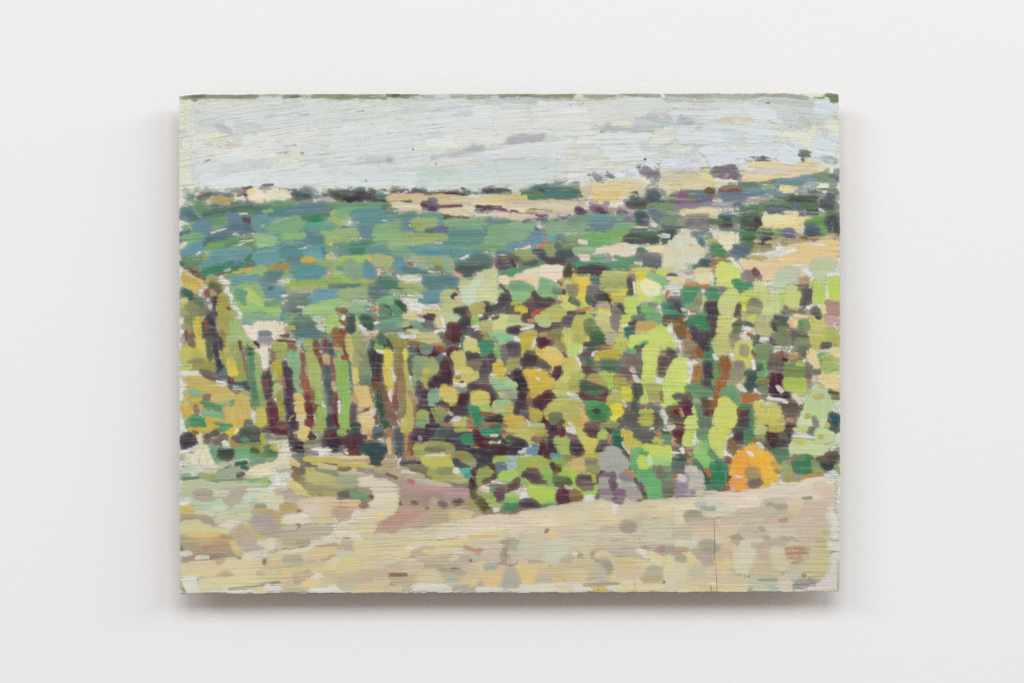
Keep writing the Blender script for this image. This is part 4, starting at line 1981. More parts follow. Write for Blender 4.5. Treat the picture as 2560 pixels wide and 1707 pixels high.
165 10 190 10 14 5c8870 0
160 16 194 16 12 4c7c7c 0
168 24 200 22 12 487080 0
176 30 196 30 9 4c7084 0
164 28 176 30 7 6c9490 2
172 34 184 34 6 bcd0c4 4
180 4 190 10 8 5c9060 1
195 4 205 4 7 b4c8a0 4
198 14 208 18 10 c8d4b8 4
200 24 214 28 10 648c74 3
198 38 205 34 8 8ca888 5
214 6 226 10 14 90c04c 0
214 14 226 14 10 98c454 0
212 20 222 22 6 a0c45c 1
228 16 235 10 5 dcd4c4 3
155 16 165 16 5 b0a84c 1
148 26 158 28 7 7c4c2c 3
140 22 150 24 6 dcd8bc 3
142 34 165 37 4 5c4020 3
150 38 165 42 5 7c5c38 4
152 46 168 46 5 8c6840 5
20 2 22 10 12 7c8c3c 1
16 6 26 6 9 60783c 1
28 6 32 18 10 ccb83c 0
34 4 36 28 8 b8ac3c 0
26 20 30 40 8 ccc044 0
34 36 40 48 12 c8c048 0
18 16 22 30 7 948c54 1
18 28 26 40 9 74644c 1
14 20 15 34 3 7c4038 4
16 44 28 46 9 b8b444 0
8 52 18 50 10 c4bc4c 0
24 52 34 54 10 b8ac48 0
10 62 20 60 10 bcb848 0
20 68 36 66 12 948c4c 0
26 62 34 62 6 887454 1
36 60 46 62 10 b0b044 0
8 72 20 70 8 b8bc5c 1
20 76 50 72 9 98983c 0
44 66 56 74 10 949440 0
10 80 34 80 5 d8d8b8 2
40 8 42 28 7 4c504c 0
46 2 50 20 8 4a4458 0
50 6 54 22 7 443c54 0
52 26 60 28 6 504858 1
42 6 44 20 3 7c3c3c 2
40 30 52 33 6 605c4c 1
44 40 50 58 8 646c44 1
52 38 60 52 10 484458 0
56 50 62 66 8 403858 0
60 60 64 76 7 403c50 0
56 74 66 82 8 485064 0
62 82 78 86 9 50607c 0
66 76 70 80 7 4c6884 0
72 88 80 96 6 544058 1
74 96 78 102 4 803c40 2
78 84 82 90 5 8c2c34 1
60 4 70 16 14 a4a044 0
64 18 76 22 12 a8a454 0
70 4 80 6 8 98a040 0
62 24 68 40 9 8c8448 1
60 32 64 44 6 604454 1
66 34 74 48 9 b8b444 0
62 46 68 64 7 a0a04c 0
70 50 76 60 8 a8a83c 0
76 10 92 20 12 94b860 0
80 24 94 30 12 98bc64 0
76 32 94 36 8 94b45c 0
96 36 110 38 8 88b05c 0
78 40 88 56 12 9ca44c 0
84 56 94 70 12 949c40 0
86 72 98 84 14 949c40 0
85 86 100 92 9 98a048 0
74 64 84 74 10 c8b448 0
74 74 86 80 8 d4c83c 0
72 62 78 70 5 d4cc48 1
89 36 91 48 3 744038 2
93 50 97 70 3 886858 4
97 70 102 92 3 887058 4
90 44 94 54 6 94a84c 1
34 78 50 80 9 745450 0
42 86 56 88 9 78505c 0
46 92 54 93 6 7c5458 1
18 86 36 88 6 c8ac54 0
20 94 44 92 9 c4ac54 0
22 102 44 100 8 c0ac50 0
56 92 70 96 7 e0dcc4 2
46 98 70 98 6 c4ac50 0
14 104 20 108 6 d0ac34 1
20 110 40 112 9 c4ac40 0
44 104 76 106 9 c8ac50 0
48 114 82 112 9 c8b058 0
52 122 80 118 8 b8b060 0
20 118 44 118 8 c8a83c 0
20 106 34 109 8 74b47c 0
40 112 48 110 4 7c6858 2
39 118 46 116 5 846458 2
36 123 65 131 8 489868 0
76 124 84 121 6 489c6c 0
66 126 76 124 4 78b478 1
20 128 36 128 6 c4a43c 0
24 126 32 134 6 8c6c5c 2
14 134 24 136 8 d0a830 0
66 132 92 130 8 ccac50 0
70 142 96 138 14 ccac58 0
70 150 92 148 10 ccac48 0
38 140 66 140 6 64ac74 0
40 138 60 138 4 68b07c 0
20 144 44 150 9 2f9464 0
22 150 40 154 7 388c5c 0
44 146 60 148 6 ccac34 0
54 151 78 155 6 389464 0
46 154 54 155 4 d0ac34 1
86 112 98 120 10 c8b054 0
86 124 102 128 10 c8ac4c 0
95 136 104 142 7 c8a844 0
98 148 106 150 6 587050 1
76 98 98 94 5 2c5464 1
95 98 104 102 5 2c4c60 2
80 100 94 100 5 d8dcd4 3
84 106 100 106 4 7c7840 4
92 106 104 108 5 a89860 4
78 104 90 106 4 708444 3
99 44 108 56 10 3c7454 0
102 60 110 74 11 508860 0
104 76 112 90 11 508c60 0
106 92 116 106 12 4c8460 0
106 108 116 116 11 4c7c54 0
108 118 118 128 10 58905c 0
112 56 118 74 7 94b05c 0
114 80 122 100 8 84b058 0
118 100 124 116 8 70a050 0
104 38 114 42 5 98b460 0
120 120 126 126 7 8ca448 0
112 134 126 142 14 c0bc44 0
114 144 124 152 10 c4bc3c 0
106 134 110 150 3 dcd4c8 2
110 36 116 42 5 743038 2
132 44 136 60 7 6c4440 1
134 46 138 62 5 807050 1
132 60 136 76 6 6c3438 1
138 40 152 44 12 a0ac44 0
142 50 152 58 9 9ca444 0
138 56 144 66 6 947c44 1
136 70 150 72 10 b0a834 0
138 80 148 80 8 b4a830 0
122 82 132 92 12 5c4858 0
124 94 136 106 14 5c3c50 0
124 108 134 116 10 5c4858 0
122 94 127 102 6 843444 1
136 82 142 86 7 a0b860 0
140 92 146 92 7 988c38 0
138 104 144 98 8 a0bc60 0
136 112 142 106 5 9cb860 0
142 108 150 126 8 949434 0
142 126 150 134 7 a8a434 0
128 120 138 128 10 6c4048 0
128 132 142 140 12 743444 0
130 142 142 152 12 702c3c 0
144 136 152 146 8 98983c 0
144 150 154 152 6 703434 1
152 66 160 74 9 54405c 0
152 76 162 88 10 563c58 0
152 92 162 104 11 5c384c 0
154 106 164 118 10 5c3850 0
154 120 168 126 9 583c5c 0
156 130 168 142 11 54385c 0
158 144 170 154 11 503858 0
150 64 156 66 3 4c3c54 1
150 86 153 100 3 a86058 4
156 54 168 56 10 6cb468 0
160 64 172 68 10 78b46c 0
164 76 172 84 9 70b070 0
166 88 172 98 7 78a868 1
158 52 166 50 5 78bc70 0
168 112 180 116 10 dcb468 0
168 124 180 126 10 dcb468 0
170 134 182 136 9 d8b468 0
170 142 182 144 7 d4c888 1
174 108 182 104 5 dcc094 2
176 50 180 66 8 7c4028 2
176 70 180 80 6 803c28 3
174 84 184 94 10 984c30 1
178 96 184 110 9 a84c34 1
182 112 188 128 8 7c2c34 1
184 130 192 146 9 742c34 0
182 148 192 156 10 842c34 0
184 92 190 104 6 8c5838 2
188 108 196 124 9 7c6430 0
194 124 200 136 7 6c5c34 1
176 40 184 46 6 6c7050 4
182 36 192 46 12 98a848 0
184 50 196 60 13 94b048 0
186 64 200 76 14 98b450 0
190 80 202 94 14 9cb858 0
194 98 204 108 10 94b44c 0
196 112 206 122 8 90b448 0
198 130 208 142 9 8cb048 0
196 144 210 154 9 88ac40 0
192 38 200 52 6 7c2f2c 1
200 54 206 68 5 702c2c 1
205 70 208 84 4 8c4038 3
206 34 214 46 7 78303c 0
212 40 222 46 7 4c5464 1
214 50 222 56 8 505c6c 0
207 58 216 64 8 c89c64 0
208 66 216 78 9 5c686c 0
208 80 218 90 11 5c6c74 0
207 92 218 104 11 505c70 0
214 106 222 112 7 404c60 0
212 116 222 126 10 5c6870 0
214 130 222 140 7 6c7478 1
212 142 222 152 9 484858 0
217 60 222 78 3 902c34 2
220 80 224 92 4 9c4038 3
220 94 224 104 5 d0a070 3
224 108 226 122 4 802c34 1
222 122 226 136 5 7c2830 1
222 138 228 154 5 6c2430 1
220 20 228 36 9 8c6038 0
224 30 235 40 8 84603c 0
230 20 234 34 4 8c3030 1
232 36 235 48 4 8c4840 3
222 44 235 50 6 b89c60 2
226 56 235 66 10 7cb444 0
226 74 235 88 10 78b440 0
227 94 235 106 10 7cb048 0
230 112 235 118 6 7cb450 0
228 120 232 150 6 dcdccc 2
168 100 176 106 5 84ac70 2
158 146 164 140 2 c8a068 5
@860 790
4 2 16 10 12 4c6468 0
3 14 16 20 12 44605c 0
8 22 16 26 6 486c60 1
0 6 3 12 4 8c5838 3
20 2 22 20 5 a0c06c 0
24 2 38 8 10 38705c 0
26 12 40 16 10 386c60 0
32 18 38 20 5 3c7468 1
42 4 48 4 6 cc8c68 4
44 10 60 8 6 dcd4c8 3
22 14 30 20 5 e2e0d4 2
24 23 100 25 5 e0dcd4 2
36 25 70 27 4 d0a478 5
50 4 80 4 7 509468 0
56 10 90 6 8 68a88c 0
48 16 80 14 7 60a07c 0
55 20 90 18 6 7c8880 0
75 12 110 8 7 78a884 0
88 14 125 14 8 78a48c 0
90 20 125 22 7 70a088 0
84 16 94 16 5 706070 1
82 13 90 12 4 b0b464 1
100 2 130 6 6 8c8080 0
112 10 128 14 9 7c7078 0
118 14 130 18 7 8c8880 0
112 2 130 4 4 5c4450 2
84 1 102 3 5 ccc87c 0
104 5 112 6 4 e2e0d4 1
130 6 138 10 10 d0c480 0
130 14 138 14 8 d4c888 0
90 22 102 21 6 c8c870 0
86 25 92 24 4 98a05c 2
136 2 144 18 5 e0d8cc 1
128 22 140 22 6 e0dcd0 2
144 4 160 4 9 a8c480 0
150 9 160 8 6 b0c880 0
74 30 100 29 7 e4e0d8 2
105 30 128 29 8 c0bc6c 0
108 36 130 35 9 bcbc70 0
115 40 130 39 5 b8b868 1
86 34 102 36 5 94683c 3
95 37 115 41 5 98602c 2
125 40 142 40 6 b47c50 4
118 42 140 45 5 783c20 2
126 50 142 48 7 8c4820 3
132 24 142 26 6 6c7448 3
134 30 146 32 7 6c6c3c 3
166 4 176 6 8 584858 0
162 12 176 14 8 483c4c 0
148 14 162 18 10 6c3c48 0
146 24 164 26 10 683840 0
146 32 164 32 8 5c3038 0
148 40 162 38 9 745058 0
146 48 160 46 9 703c48 0
144 54 152 56 8 582c38 0
165 20 174 22 7 4c5c40 1
166 30 170 44 6 508060 1
164 44 168 50 5 487c60 1
172 18 190 22 10 746870 0
180 28 192 32 10 746468 0
186 36 200 36 7 685050 0
182 2 190 8 6 80b848 0
180 8 184 14 6 74b048 1
186 16 210 6 9 dcccb8 3
180 16 190 16 6 e0d8c8 3
194 12 208 14 9 b0b060 0
194 20 210 22 9 a8a858 0
196 28 206 28 7 98944c 0
216 2 235 4 8 bcd070 0
212 10 235 10 8 ccd074 0
212 18 230 18 8 d0c870 0
205 26 235 24 7 84c484 0
214 32 235 30 8 80c488 0
220 38 235 37 5 80c480 0
209 30 215 36 4 7c9468 1
190 4 200 2 4 4c3848 2
208 4 216 1 3 6c5848 2
172 28 176 38 5 e4dcd0 1
170 42 174 50 4 e4dccc 2
170 38 184 36 8 c8c868 0
170 44 190 46 9 ccc86c 0
178 50 194 52 7 ccc468 0
182 54 192 56 5 c8c870 0
190 40 208 40 8 2c9070 0
194 48 208 48 10 309478 0
198 54 206 53 5 309070 1
212 46 222 46 7 7cbc40 0
214 52 224 52 6 68b43c 0
214 57 222 58 6 70b83c 0
206 54 214 58 6 643848 0
198 60 212 62 9 684850 0
200 68 214 68 7 705058 0
214 62 224 64 6 e2e0d4 2
222 46 235 48 9 7c6c6c 0
222 56 235 58 10 746464 0
224 66 235 66 7 6c5c60 0
170 52 190 58 8 544458 0
174 62 200 66 8 5c4c5c 0
186 72 206 74 9 5c4c60 0
190 82 204 84 11 685860 0
192 92 202 94 10 70605c 0
172 68 190 66 8 7c6c48 0
178 74 188 74 7 787048 0
166 70 171 70 7 507060 1
152 54 166 52 6 c0bc54 0
153 60 167 60 9 c4bc58 0
154 68 165 67 7 bcb858 0
153 74 164 74 5 c8c068 1
152 78 162 80 7 e0dccc 2
160 80 178 76 9 d0c464 0
152 86 174 84 10 c8bc60 0
155 92 178 90 8 ccc060 0
176 84 188 82 7 c8bc58 0
162 94 166 93 3 282820 0
158 86 162 86 4 8c8850 2
155 97 174 98 7 dcd0bc 2
210 72 222 68 8 ccb83c 0
212 78 226 76 7 d0b83c 0
212 84 222 82 6 ccb034 0
205 82 214 86 6 e4e0d4 2
226 74 235 78 7 dcdccc 3
228 84 235 86 6 403038 1
206 90 228 88 5 b8b860 0
206 95 235 96 7 7cc494 0
212 101 235 101 5 8cc888 0
212 106 235 106 6 a8ac64 2
220 112 235 112 5 bcbc84 4
210 117 235 116 4 985030 3
190 100 204 100 9 745058 0
176 98 188 96 9 604c54 0
165 106 186 102 6 50444c 1
152 100 170 104 7 708c68 3
176 108 196 104 5 708868 3
196 108 212 110 9 604c5c 0
202 116 212 118 9 4c3c4c 0
204 124 210 128 7 4c4050 0
180 110 198 108 7 ccc050 0
178 118 200 116 12 ccc058 0
180 126 200 124 8 b8c058 0
186 132 202 130 8 98bc54 0
196 136 203 135 5 7cb450 0
176 114 188 110 6 d0b44c 0
210 124 222 122 7 ccc468 0
212 130 230 126 12 a8bc68 0
214 136 228 134 7 a8bc64 0
216 122 230 120 8 8cbc70 0
228 130 235 132 8 c0b438 1
160 112 174 112 7 583038 0
158 120 174 120 9 54282c 0
150 128 158 130 8 482c30 1
152 134 156 138 4 3c2828 2
156 132 174 130 8 504858 0
154 138 172 138 5 504450 0
175 128 188 132 7 2c9070 0
180 138 194 140 8 208c68 0
182 146 192 146 7 209070 0
184 151 190 152 5 209070 0
150 144 168 144 8 e2dcd4 2
166 144 174 146 5 a8b450 0
156 152 168 152 8 b8b850 0
174 146 180 150 5 a86840 3
196 144 220 142 8 403840 0
200 150 225 148 6 3c3838 0
192 136 210 138 4 8c4c34 3
172 154 182 154 4 a87444 4
195 150 230 153 4 a86c40 3
206 155 220 154 4 307858 1
226 142 235 146 7 b8ac44 2
0 44 6 56 6 7c2c38 1
0 58 8 60 5 944048 3
3 30 12 48 9 c0b45c 0
8 40 18 62 10 c4b860 0
14 28 28 38 14 98a454 0
20 38 32 50 12 889858 0
14 56 26 66 10 a0a45c 0
20 52 36 58 9 7c8854 0
20 64 36 68 12 788858 0
22 76 36 78 12 7c9460 0
22 86 36 88 8 688868 0
24 94 38 94 7 5c7c58 0
14 76 18 88 8 dcb868 0
12 84 16 92 6 dcb868 0
4 66 11 76 7 3f8078 3
6 80 12 92 6 3c8078 2
7 94 14 108 7 5c8c80 4
0 66 4 80 8 7cac40 0
0 86 5 100 9 7cb440 0
0 106 7 118 9 78b444 0
0 122 8 136 9 80b840 0
0 142 7 154 9 84b444 0
16 102 34 104 9 dcb470 0
18 112 36 114 12 dcb06c 0
22 124 36 124 9 e0b470 0
14 108 18 122 5 c88c68 4
36 104 42 120 4 a07048 4
28 134 36 132 6 684048 1
26 144 42 142 16 e4c07c 0
26 152 42 152 12 e4bc7c 0
10 126 18 136 8 6c5c60 0
10 140 18 148 9 684c54 0
11 152 22 154 6 303850 0
38 128 42 142 4 d8c8b4 3
42 140 50 150 6 745040 2
26 32 36 30 6 c8a084 4
36 38 46 48 8 3c604c 0
36 50 52 54 10 38404c 0
38 60 52 66 11 403840 0
38 72 52 80 12 4c3c44 0
40 86 54 94 12 643c38 0
42 98 56 104 9 6c4c34 0
50 110 62 122 9 744c38 1
54 100 62 116 8 7c5c38 1
56 122 68 132 9 886040 1
44 38 54 46 8 7ca848 0
48 28 58 36 9 48704c 0
52 40 66 44 12 405c5c 0
56 34 66 36 8 3f5850 0
60 28 74 30 9 8c9848 0
56 50 66 56 9 d4c83c 0
57 62 66 72 9 d4c43c 0
57 76 66 88 9 d0bc3c 0
60 92 68 104 8 d0b848 0
48 48 56 50 5 d8d894 2
66 74 70 90 5 dccfbc 3
64 106 68 116 5 e0d4c0 3
70 36 88 40 9 948c40 0
72 46 86 54 14 848840 0
72 60 86 68 12 8c7438 0
72 76 86 86 13 886838 0
74 90 88 102 13 947844 0
76 106 90 116 12 8c7840 0
76 122 92 130 12 8c7c48 0
80 136 92 146 10 847848 0
86 48 88 60 5 d8c848 0
86 66 92 88 6 b0b048 0
90 92 94 110 6 a8b050 0
91 114 96 134 7 b4ac54 0
90 136 94 154 8 b8ac50 0
70 112 74 128 6 7c3430 1
72 92 74 108 3 903838 2
44 110 52 120 7 28584c 0
46 122 54 132 8 2c5448 0
50 134 58 146 7 385c4c 0
54 146 64 154 7 406850 1
60 138 74 142 8 7c4c3c 1
64 146 76 150 7 884c48 3
74 146 78 154 5 dcd8cc 3
80 148 90 154 6 c8b860 1
93 84 100 104 5 dcd8c8 3
97 106 104 122 5 dcdcd0 3
92 104 100 126 5 a07c54 4
99 128 101 154 5 945c48 3
91 46 102 50 7 606c60 0
90 58 98 62 8 486464 0
92 70 98 78 8 5c6c6c 0
102 48 118 50 8 603044 0
108 54 130 54 6 542438 0
120 48 130 50 7 603050 0
107 44 122 44 6 688c74 0
110 49 120 49 6 749478 0
98 60 112 62 9 84a06c 0
98 70 114 74 12 789860 0
102 80 118 84 10 789858 0
112 62 134 66 9 94a460 0
114 74 134 78 12 9ca854 0
114 84 132 86 10 98a44c 0
112 78 118 78 6 b8b03c 0
108 88 118 92 8 a8a83c 0
110 98 120 100 9 9ca448 0
96 90 104 92 6 68a878 0
98 96 102 98 5 60a478 1
132 58 144 60 8 607c78 0
134 66 140 66 6 687c78 1
136 68 148 72 10 643438 0
142 60 150 66 9 5c2838 0
138 78 152 80 10 542838 0
124 90 150 90 12 502840 0
120 98 134 98 8 482844 0
100 96 110 106 8 604c58 0
104 110 122 110 10 503048 0
106 118 120 120 9 684c5c 0
104 128 122 130 9 5c4050 0
134 84 140 92 6 604050 0
124 106 132 104 6 6ca080 0
121 112 134 114 8 78ac80 0
120 120 132 121 8 78b084 0
136 100 148 102 7 ccb448 0
135 108 156 108 10 d0bc58 0
140 116 156 116 9 ccc060 0
143 122 154 122 5 c4b858 0
130 124 144 126 8 5c3444 0
138 130 146 130 5 a86c48 4
126 130 140 134 8 949848 0
128 142 142 140 10 888c48 0
130 150 140 148 7 78844c 0
104 138 118 138 8 a0a83c 0
104 146 118 146 9 889c54 0
103 152 116 154 7 74a06c 0
116 140 121 146 5 7cac74 0
122 138 124 148 4 502438 1
116 154 132 154 5 4c2444 0
142 148 150 140 7 4c4050 1
140 152 150 152 5 986c48 3
146 134 152 138 4 dcd4cc 3
@1280 790
0 4 14 4 9 a8bc68 0
0 11 13 11 8 b0c478 0
16 3 26 4 7 6c4848 0
24 8 32 4 6 cc8048 3
35 4 54 4 9 a4c060 0
40 11 52 11 6 a8c470 0
56 3 70 3 8 b8b44c 0
30 14 70 12 8 64505c 0
70 8 95 2 9 6c5864 0
80 12 90 6 8 746068 0
34 20 60 17 8 705c6c 0
0 20 12 18 7 503448 0
4 23 16 22 5 584058 1
12 18 30 15 7 dcd8d4 2
14 28 32 24 8 b8a838 0
12 36 32 34 10 bcb038 0
12 46 28 44 10 b4ac38 0
12 54 22 53 6 b4b048 0
4 30 10 34 6 e0dcd0 2
0 32 1 36 4 78c090 1
28 44 34 30 7 dcd8cc 3
0 40 10 42 8 684858 0
0 50 10 50 8 68606c 0
0 58 8 56 6 6c6868 1
20 52 36 52 7 605c54 2
0 64 10 64 9 98984c 0
0 72 8 71 6 a0a048 0
36 32 52 32 7 642c44 0
38 38 54 38 7 5c2038 0
38 44 46 43 6 742c34 1
40 26 52 26 5 a8984c 1
50 28 70 28 9 887440 0
58 20 72 24 8 808048 0
62 34 74 34 7 98803c 0
72 22 90 24 9 bcb84c 0
72 32 92 32 10 ccc458 0
90 4 102 8 9 b8b848 0
88 14 104 16 10 b4b444 0
88 24 104 24 9 b4b444 0
88 32 102 33 8 acac48 0
103 2 112 4 7 b0b848 0
80 40 100 38 8 b0cc58 0
80 48 96 46 9 b4d05c 0
76 56 88 54 8 b8d060 0
66 42 80 42 8 98803c 0
62 50 66 60 6 604850 0
70 52 76 62 7 68484c 0
104 8 116 14 12 687c44 0
106 18 122 24 14 58784c 0
112 30 130 32 14 406c44 0
116 40 130 40 9 406844 0
100 34 112 30 5 c0c84c 1
120 4 136 6 10 c8c470 0
124 12 140 12 9 c4b86c 0
130 20 144 20 8 bcb870 0
132 28 144 28 7 b0a078 0
134 34 142 36 7 b0a484 0
140 6 152 4 9 887070 0
142 14 150 16 7 886c6c 0
148 12 150 22 4 8c7888 1
156 4 170 2 9 b8cc4c 0
154 10 166 10 6 b8c84c 0
152 14 166 13 5 dcdccc 2
152 20 160 22 9 c4c454 0
160 18 170 18 7 347068 1
160 26 170 26 8 286878 0
168 4 184 2 6 647878 0
166 12 174 10 7 604c54 0
178 4 200 6 8 607860 0
190 2 210 4 8 60a860 0
196 10 206 10 7 6cb05c 1
204 12 210 16 6 5cb85c 0
176 12 198 12 7 b8a454 0
176 18 204 16 9 c49c48 0
186 16 200 14 6 c89038 1
174 24 196 24 8 b8b468 0
198 22 222 20 10 bcd44c 0
168 32 225 32 12 c4d454 0
165 40 215 40 10 c0d450 0
190 28 228 38 12 bcd454 0
210 14 222 18 8 b8d04c 0
212 2 235 4 5 545c48 0
213 8 216 12 4 5c5444 2
222 8 235 12 6 a06828 3
218 18 235 22 9 e0e0d8 2
228 28 235 46 8 dcdcd4 2
146 30 158 34 9 bcc050 0
142 42 158 42 9 b8bc48 0
143 50 156 50 8 b4b448 0
124 44 140 42 7 b87848 4
102 40 114 40 6 6c484c 0
102 48 122 46 8 70504c 0
94 56 110 55 6 744c50 0
108 44 114 47 6 3c6444 0
112 54 122 50 5 e0d8cc 2
90 58 100 84 6 e0dcd0 1
94 50 98 48 4 e0dcd0 2
120 54 148 52 8 b8a43c 0
120 60 148 60 8 a89434 0
118 58 122 62 6 c8b840 1
102 62 114 66 7 446c4c 0
108 70 116 72 6 487048 0
99 72 110 74 8 6c4c48 0
100 80 120 80 8 6c504c 0
118 66 124 68 5 80684c 0
126 66 140 68 9 3f7848 0
128 74 144 74 7 446c4c 0
140 66 152 70 9 547058 0
148 76 156 78 7 3c7868 2
152 70 154 76 4 388478 2
122 82 140 82 7 98c040 0
126 88 140 88 7 a8c040 0
132 96 140 98 8 94c43c 0
108 86 124 88 8 a8984c 0
108 93 130 94 8 b0984c 0
120 100 130 98 5 b0a04c 0
62 82 60 80 4 c8b85c 0
44 82 52 80 4 605c5c 1
36 48 42 62 7 d8b040 0
44 46 60 50 9 d4bc60 0
44 56 68 58 12 d8bc5c 0
50 66 68 64 10 d8b84c 0
54 74 60 74 6 d0a848 0
20 58 34 60 9 4c3c40 0
22 68 50 70 9 5c4c54 0
36 64 52 72 7 6c6068 0
12 64 22 66 8 5c3c44 0
60 78 72 72 10 64304c 0
58 86 72 84 7 5c2448 0
2 80 18 80 10 443040 0
4 90 20 90 10 3c2838 0
8 100 22 102 10 402c34 0
10 110 20 112 9 4c2c44 0
6 122 22 120 10 4c3c54 0
4 132 20 132 9 544458 0
0 94 5 96 5 90c878 0
0 106 6 112 10 8ca084 4
18 78 40 78 9 d4b038 0
24 86 50 82 10 d4ac38 0
26 94 58 92 9 ccb03c 0
26 102 58 100 9 c4b03c 0
28 110 44 108 7 b8a43c 0
34 86 39 89 4 dcd8c8 3
36 76 40 74 3 d8d8cc 3
72 64 88 66 10 c8b44c 0
74 76 92 74 12 c4c458 0
84 84 98 86 12 b0b044 0
82 94 98 94 9 a4a840 0
70 88 82 86 7 b4cc58 0
62 96 80 94 9 c4b450 0
64 104 80 104 9 b8bc4c 0
66 112 78 110 6 bccc50 0
84 104 94 102 6 b0b044 0
56 104 62 110 5 a8d050 1
78 110 95 114 7 dcd8cc 2
96 94 116 98 7 44645c 0
98 102 130 102 8 44684c 0
100 108 134 107 7 4c7050 0
104 116 134 115 7 6c4850 0
96 108 104 118 6 6c4048 0
130 106 136 110 7 703c44 0
144 90 158 90 9 a8a040 0
146 98 160 98 8 a4a444 0
150 86 158 96 6 a8a444 1
136 108 152 106 6 c08858 4
146 82 154 84 5 b07048 4
156 104 168 106 8 d0c834 0
150 114 168 114 8 c8c438 0
136 114 152 114 8 b4b44c 0
136 120 155 122 8 b0b040 0
138 128 155 126 8 d8cc34 0
138 136 158 134 10 d8cc34 0
140 144 154 142 9 d8d044 0
132 124 142 126 5 b4bc40 0
158 54 180 50 9 7c685c 0
160 62 186 60 10 7c6860 0
172 46 184 44 7 6c605c 0
162 48 172 50 5 5cac70 0
178 40 190 38 5 60b470 1
182 42 188 40 4 2c7070 1
160 68 186 68 7 785c54 0
172 76 184 76 9 706054 0
176 84 184 84 6 6c5c54 1
156 76 166 82 9 70504c 0
162 88 168 92 7 985c38 2
164 94 170 92 4 b88458 4
170 86 180 92 8 dcd8cc 1
172 78 166 74 4 d0b8a8 4
186 46 204 44 9 c4d454 0
186 56 204 54 10 c8d458 0
188 66 202 66 10 c4d454 0
186 76 200 76 10 c4d450 0
184 86 200 86 9 c4d454 0
182 94 204 94 8 b8cc58 0
218 50 228 52 8 64504c 0
208 60 224 58 10 6c504c 0
206 68 220 68 9 64544c 0
204 76 214 76 8 6c544c 0
204 82 212 82 5 6c5850 1
216 74 220 80 5 a05c48 3
208 50 214 54 5 a88068 5
202 88 210 94 9 dcd8cc 1
228 66 235 70 10 c8dc54 0
222 76 235 78 10 c8d858 0
216 86 235 88 10 c0d850 0
212 96 235 98 9 bcd450 0
214 106 235 106 9 c0d854 0
214 116 235 116 9 bcd450 0
210 124 228 124 7 bcd054 0
186 100 206 100 9 a8ac48 0
186 108 206 108 9 a0a44c 0
186 116 206 116 7 a4ac50 0
182 100 186 116 6 b8d04c 0
178 118 190 120 6 b8cc58 0
208 106 210 120 4 9c6844 2
196 118 206 122 5 c0a080 4
170 98 180 100 8 505858 0
172 106 180 110 9 4c5854 0
170 116 176 116 6 505450 0
168 124 176 124 8 5c5858 0
162 130 180 132 10 60605c 0
158 140 178 142 12 606460 0
146 150 180 152 10 6c6860 0
180 128 186 126 4 a86840 3
184 124 190 126 5 a05030 3
192 126 206 130 9 707060 0
196 136 208 140 9 5c6454 0
196 148 210 150 9 6c5c48 0
180 134 196 134 7 b0b044 0
178 144 196 144 9 acac3c 0
182 151 194 150 5 b4b444 0
156 126 164 132 6 985c44 4
156 118 160 126 4 dcd4c8 4
206 134 218 140 10 dcdccc 2
212 144 218 154 7 dcdccc 2
218 130 230 132 8 6c5850 0
222 138 235 140 8 685040 0
226 126 235 124 7 844028 2
228 134 234 138 5 6c3018 1
226 144 235 146 5 4c6848 1
220 150 235 152 5 c89878 4
24 114 40 106 5 c0a83c 1
20 104 26 114 6 c87848 4
24 116 32 124 8 886048 1
30 124 50 112 12 602840 0
34 132 54 120 10 602844 0
50 104 58 114 6 6c3048 0
40 142 48 150 9 6c2434 0
44 154 66 154 5 642438 0
12 136 26 138 8 6c5878 0
14 142 28 142 5 68546c 1
28 134 38 136 8 b8a838 0
28 142 38 142 8 b0a040 0
0 142 14 144 8 c4a83c 0
0 150 18 150 9 c8ac40 0
24 153 44 153 6 a8b868 0
20 146 24 154 5 dcbca4 3
58 122 78 120 9 bcb848 0
60 130 90 126 10 b4b44c 0
70 140 98 136 12 b4b44c 0
72 148 96 148 9 b8b04c 0
50 128 56 126 6 c0b044 0
48 134 54 144 7 b8a040 0
54 138 68 138 9 707848 1
54 146 68 146 8 6c7044 1
66 150 72 146 5 5c5434 2
76 120 98 120 5 b0b04c 1
84 126 102 126 4 cc9864 4
100 132 102 146 6 d8ac60 0
86 154 106 150 7 c8a84c 0
80 148 86 154 5 dcd8cc 2
106 126 128 124 8 389454 0
105 134 134 132 10 2f8c50 0
112 142 132 140 9 2c8048 0
116 148 128 147 6 30784c 0
104 122 120 122 5 489c58 1
116 132 122 134 5 2c5444 1
128 138 137 136 6 34984c 0
104 152 126 150 7 745450 0
126 154 148 152 6 889048 0
@1700 790
0 6 8 10 10 7c5420 1
0 18 8 20 10 7c5424 1
0 28 6 28 5 6c5828 2
10 6 20 14 10 388060 0
22 4 38 6 10 30885c 0
22 14 38 14 9 308c5c 0
24 20 40 20 7 38905c 0
4 4 10 2 5 dcdccc 4
40 4 54 4 9 5c4c58 0
40 14 52 16 10 605054 0
42 24 50 26 8 504c50 0
16 18 24 22 8 644c58 0
16 28 44 28 10 5c4c54 0
24 38 42 38 9 54484c 0
30 46 40 46 9 50485c 0
44 34 48 52 8 3c8c60 0
34 56 46 54 9 38885c 0
34 62 44 62 6 388c60 0
10 26 14 30 6 b06820 2
4 38 24 42 9 947850 2
8 50 24 52 10 8c744c 1
24 44 30 56 8 885828 2
14 58 24 58 6 8c7444 2
8 62 24 66 6 d0d8cc 3
56 4 74 4 7 ccc868 0
56 12 72 12 8 ccc864 0
54 20 70 20 9 ccc868 0
52 30 70 30 9 c4c468 0
46 38 72 38 8 bcbc60 0
50 46 68 48 9 c0bc64 0
54 52 64 52 5 c4bc60 1
74 7 80 7 4 c8d490 0
